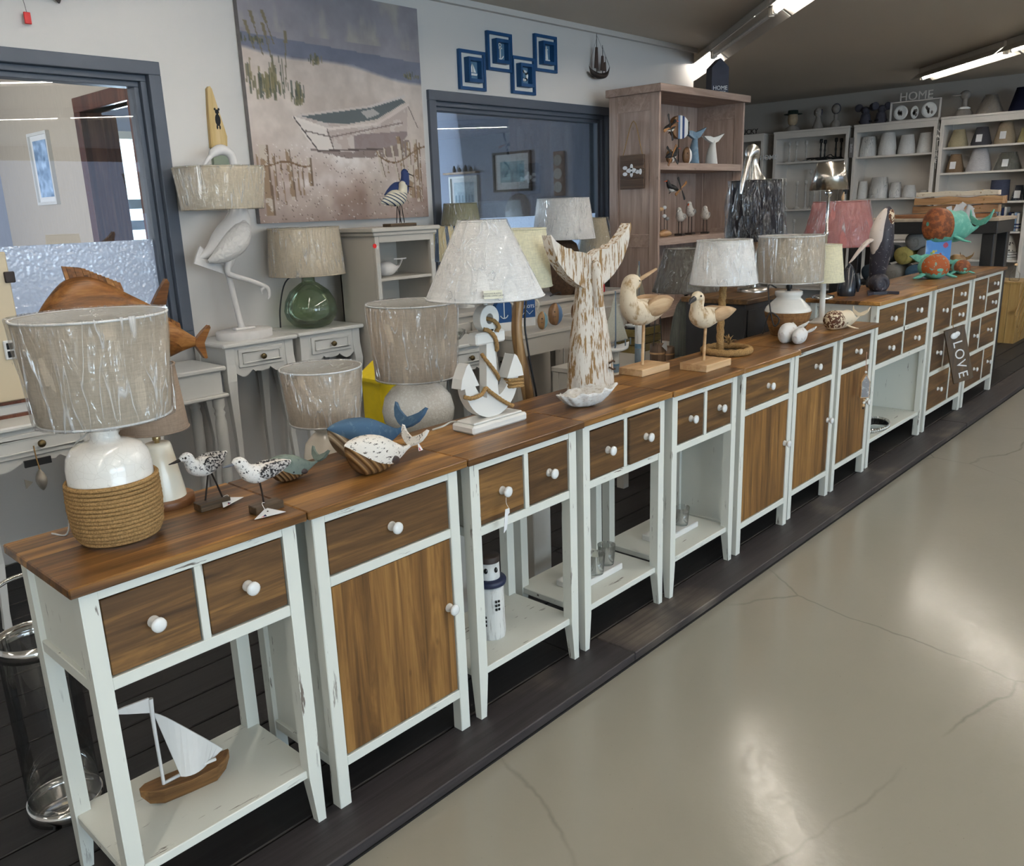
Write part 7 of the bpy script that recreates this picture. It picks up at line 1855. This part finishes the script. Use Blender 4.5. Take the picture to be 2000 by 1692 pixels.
# dotted shade low on the right
t = thing('dotted_lampshade', 'white lampshade with dark dots low on the far right bookcase', 'lampshade', (XC, .937, .691), 0, 'lampshades on the far shelves')
def dots():
    s = N('dotted_cloth'); v = s.coord(); vo = s.new('ShaderNodeTexVoronoi'); vo.inputs['Scale'].default_value = 26; s.link(v, vo.inputs['Vector'])
    return s.done(s.mix(s.ramp(vo.outputs['Distance'], (.28, 1), (.32, 0)), srgb(222, 218, 208), srgb(70, 68, 66)), .8, .2)
MB().lathe([(.125, .085), (.07, .26), (.067, .26), (.122, .085), (.125, .085)], 28, caps=False).build('lampshade', dots(), t)
for k in range(3): MB().lathe([(.128, .028*k), (.126, .028*k+.022), (.12, .028*k+.022)], 28, caps=False).build('nested_shade', M_WHITESH, t)
# striped table linen standing on the fourth shelf
for i, (y, h, c) in enumerate(((1.05, .27, (220, 216, 208)), (1.02, .26, (160, 184, 208)), (.99, .265, (224, 220, 212)), (.96, .25, (44, 56, 92)), (.935, .26, (222, 218, 210)), (.89, .2, (44, 54, 84)), (.86, .19, (226, 222, 214)), (.83, .2, (150, 176, 204)), (.805, .19, (224, 220, 212)))):
    t = thing('folded_linen', '%s folded cloth, %s from the left on the fourth shelf, far right bookcase' % (('white', 'pale blue', 'white', 'navy', 'white', 'navy', 'white', 'light blue', 'white')[i], ORD[i]), 'cloth', (XC-.1, y, 1.001), 0, 'folded linen on the far shelf')
    MB().box(-.06, .1, -.011, .011, 0, h, .004).build('fold', fabric('linen_%d_%d_%d' % c, srgb(*c)), t)
    for k in range(2): MB().box(-.0615, .05, -.0115, .0115, .03+.035*k, .045+.035*k).build('navy_stripe', plain('navy_stripe', srgb(44, 54, 92), .8), t)
# candlestick lamp stands
def stick(label, y, z, h, mat, x=XC, base=.045, name='lamp_stand', grp='lamp stands on the far shelves'):
    t = thing(name, label, 'lamp stand', (x, y, z), 0, grp)
    MB().lathe([(base, 0), (base, .01), (base*.5, .022), (.011, .035), (.009, h*.4), (.013, h*.5), (.009, h*.6), (.009, h-.04), (.0, h-.04)], 16).build('stem', mat, t)
    MB().lathe([(.012, h-.045), (.019, h-.04), (.019, h), (.013, h+.004), (0, h+.004)], 14).build('socket', mat, t); return t
M_STK = plain('white_turned_wood', srgb(198, 194, 188), .5)
for i, y in enumerate((3.53, 3.435, 3.305)): stick('white lamp stand, %s of three on the upper shelf' % ('left', 'middle', 'right')[i], y, 1.876, .25, M_STK)
for i, y in enumerate((3.115, 3.085, 2.925, 2.86)): stick('black lamp stand, %s of four on the upper shelf' % ('leftmost', 'second', 'third', 'rightmost')[i], y, 1.876, .255 - .01*(i % 2), M_BLACK, XC+(.05 if i == 1 else 0))
for i, (y, h) in enumerate(((3.56, .345), (3.40, .34), (3.285, .35), (3.26, .48), (3.17, .30), (3.09, .31), (2.96, .33), (2.86, .32))): stick('white turned lamp stand, %s from the left on the second shelf' % ORD[i], y, 1.296, h, M_STK, XC+(.08 if i == 3 else 0))
for i, y in enumerate((3.55, 3.42, 3.22, 3.10)): stick('short white turned stand, %s from the left on the third shelf' % ORD[i], y, .801, .36, M_STK, base=.06)
t = thing('cord_tangle', 'tangle of black cable by the black lamp stands', 'cable', (XC-.08, 3.08, 1.877))
m = MB()
for k in range(4): m.tube([(.03*math.sin(i*.5+k), -.22+.03*i+.03*math.sin(i+k*2), .012+.02*abs(math.sin(i*.4+k))*(2.5 if k == 0 and i < 6 else 1)) for i in range(14)], .006, 6)
m.build('cable', M_BLACK, t)
# signs and small pieces fixed to the bookcases
def word(label, txt, loc, size, mat, depth=.006, board=None):
    t = thing('word_sign', label, 'sign', loc); text_obj('lettering', txt, size, depth, mat, t, FX)
    if board: MB().box(.004, .014, -board[0], board[0], -board[1], board[1]).build('frame_board', M_SHELFW, t)
    else: MB().box(-.006, .006, -size*1.3, size*1.3, -size*.42, -size*.34).build('base_bar', mat, t)
    return t
word('white cut-out HOME sign on the corner of the bookcase with candlesticks', 'HOME', (10.17, 3.72, 1.945), .085, M_PAPER, board=(.10, .012))
word('dark cut-out LUCKY lettering on top of the far left bookcase', 'LUCKY', (10.22, 4.04, 2.285), .085, M_DKW)
t = thing('letter_string', 'string of dangling white letters spelling NATURE between two bookcases', 'sign', (10.175, 1.69, 1.95))
for i, ch in enumerate('NATURE'): text_obj('letter', ch, .07, .003, M_SHELFW, t, T(-.004, .0, .16-.065*i) @ FX)
cord(t, [(0, .0, .24), (0, 0, .0), (0, 0, -.25)], .003, M_STK, 'string')
t = thing('slate_tag', 'dark slate tag hung on a bookcase post', 'tag', (10.175, 2.70, 1.6)); MB().box(0, .008, -.028, .028, -.14, 0, .002).build('slate', plain('slate_grey', srgb(70, 72, 76), .7), t); cord(t, [(.004, -.02, -.005), (.004, 0, .14), (.004, .02, -.005)], .003, M_BLACK, 'string')
t = thing('grey_plaque', 'narrow grey plaque hung between two bookcases', 'plaque', (10.175, 2.66, 1.99)); MB().box(0, .008, -.026, .026, -.11, .12, .002).build('plaque', plain('plaque_grey', srgb(120, 116, 114), .7), t); text_obj('lettering', 'HOME', .035, .001, M_PAPER, t, T(-.002, 0, 0) @ FX @ Matrix.Rotation(math.pi/2, 4, 'Z'))
# lighthouse and bird in the far left bookcase
t = thing('navy_lighthouse', 'navy and white striped lighthouse in the far left bookcase', 'lighthouse figure', (XC-.06, 3.97, 1.701))
nv = plain('lighthouse_navy', srgb(32, 62, 84), .5)
for i in range(6): MB().lathe([(.055-.004*i, .05*i), (.052-.004*i, .05*i+.05), (0, .05*i+.05)], 20).build('band', M_PORC if i % 2 else nv, t)
MB().lathe([(.03, .3), (.03, .34), (.045, .345), (.005, .39)], 18).build('lantern', nv, t)
# figures along the bookcase tops
ZT = 2.251
def bust(label, y, parts, cat='bust'):
    t = thing('bust_figure', label, cat, (10.35, y, ZT)); 
    for nm, pr, m_, c in parts: MB().lathe(pr, 22, c).build(nm, m_, t)
    return t
M_SKIN = plain('pale_clay', srgb(176, 156, 128), .7); M_GRN = plain('dark_green_felt', srgb(40, 56, 48), .8); M_SHD = plain('grey_clay', srgb(150, 142, 134), .7); M_CLAYD = plain('dark_grey_fur', srgb(74, 72, 82), .8)
bust('clay head wearing a flat green hat on the candlestick bookcase', 3.50, [('shoulders', [(.09, 0), (.085, .04), (.04, .07), (.03, .08)], M_SHD, (0, 0, 0)), ('head', [(.03, .07), (.055, .10), (.062, .15), (.055, .21), (.03, .23)], M_SKIN, (0, 0, 0)), ('hat', [(.11, .205), (.112, .212), (.065, .216), (.06, .255), (.0, .26)], M_GRN, (0, 0, 0))])
def dog(label, y):
    t = bust(label, y, [('body', [(.065, 0), (.065, .03), (.04, .09), (.028, .15)], M_SHD, (0, 0, 0)), ('head', [(.02, .14), (.04, .17), (.045, .21), (.03, .245), (0, .255)], M_SHD, (-.01, 0, 0))], 'dog figure')
    for sy in (-1, 1): MB(T(-.005, sy*.045, .2)).ell((0, 0, 0), .012, .012, .035, 10, 8).build('ear', M_CLAYD, t)
    MB().ell((-.055, 0, .195), .025, .02, .018, 12, 8).build('muzzle', M_SHD, t)
dog('grey dog bust, left of two on the candlestick bookcase', 3.167)
t = thing('bust_figure', 'grey round-headed figure right of the dog bust', 'bust', (10.35, 2.946, ZT))
MB().lathe([(.06, 0), (.06, .05), (.04, .08), (.02, .1), (.025, .14), (.02, .16)], 20).build('body', M_SHD, t); MB().ell((0, 0, .22), .045, .05, .055, 16, 10).build('head', M_SHD, t); MB().tube([(0, .052*math.cos(i*.4), .222+.057*math.sin(i*.4)) for i in range(16)], .007, 6, closed=True).build('hair_band', M_CLAYD, t)
def mouse(label, y, rz):
    t = thing('mouse_figure', label, 'mouse figure', (10.35, y, ZT), rz, 'grey mice')
    MB().lathe([(.06, 0), (.065, .05), (.05, .12), (.03, .14), (0, .145)], 20).build('body', M_CLAYD, t); MB().ell((-.01, 0, .165), .05, .05, .045, 16, 10).build('head', M_CLAYD, t); MB().ell((-.06, 0, .155), .025, .016, .016, 10, 8).build('snout', M_CLAYD, t)
    for sy in (-1, 1): MB().ell((0, sy*.085, .2), .012, .05, .045, 14, 10).build('ear', M_CLAYD, t)
    MB().box(-.03, .03, -.067, .067, .03, .05).build('scarf', M_EYE, t)
mouse('grey mouse figure with big round ears facing forward', 2.583, 0); mouse('grey mouse figure turned sideways beside the plate rack', 2.40, 1.0)
t = thing('plate_rack', 'white HOME rack holding three round plates on the bookcase top', 'rack', (10.28, 1.997, ZT))
for a, b, c, d in ((-.275, .275, .205, .218), (-.275, .275, 0, .012), (-.275, -.262, .012, .205), (.262, .275, .012, .205)): MB().box(-.02, .02, a, b, c, d, .002).build('rack_bar', M_SHELFW, t)
text_obj('lettering', 'HOME', .13, .006, M_SHELFW, t, T(0, 0, .262) @ FX)
for i, (y, r) in enumerate(((.155, .08), (0.0, .07), (-.155, .083))):
    p = thing('decorative_plate', '%s white plate with a grey drawing in the HOME rack' % ('left', 'oval middle', 'right')[i], 'plate', (10.275, 1.997+y, ZT+.016+r), 0, 'plates in the rack')
    MB(Matrix.Diagonal((1, .62 if i == 1 else 1, 1, 1))).lathe([(r, -.008), (r, -.002), (r*.7, .004), (0, .004)][::-1] if False else [(0, .006), (r*.7, .006), (r, -.004), (r, .0), (r*.7, .01), (0, .01)], 28, axis='x').build('plate', M_PORC, p)
    m = MB(); rg = random.Random(i)
    for k in range(6): cy, cz = rg.uniform(-.5, .5)*r*(.5 if i == 1 else .8), rg.uniform(-.4, .4)*r; m.prism([(cy+.014*math.cos(j), cz+.02*math.sin(j)) for j in range(6)], .0045, .0055, 'yz')
    m.build('grey_drawing', plain('grey_ink', srgb(140, 132, 126), .8), p)
t = thing('duck_bust', 'white duck bust with a long bill on the far right bookcase', 'duck figure', (10.35, 1.495, ZT))
MB().lathe([(.09, 0), (.088, .03), (.06, .07), (.03, .1), (.026, .16), (.03, .19)], 22).build('neck', M_SHD, t); MB().ell((-.0, -.0, .225), .05, .055, .05, 16, 10).build('head', M_SHD, t)
mm = MB(); stube(mm, [(-.02, .04, .225, .022), (-.035, .08, .222, .018), (-.05, .125, .226, .012)], 5, 12, .6); mm.build('bill', M_SHD, t)
MB().lathe([(.062, .075), (.066, .085), (.04, .1)], 20, caps=False).build('collar', M_PORC, t)
t = shade_stack('clear plastic-wrapped pleated lampshade on the far right bookcase', 1.235, ZT, .135, .05, .20, (170, 160, 148), 1, True); t.location.x = 10.35
t = shade_stack('dark navy pleated lampshade cut by the right edge of the picture', .93, ZT, .125, .06, .24, (30, 32, 52), 1); t.location.x = 10.35
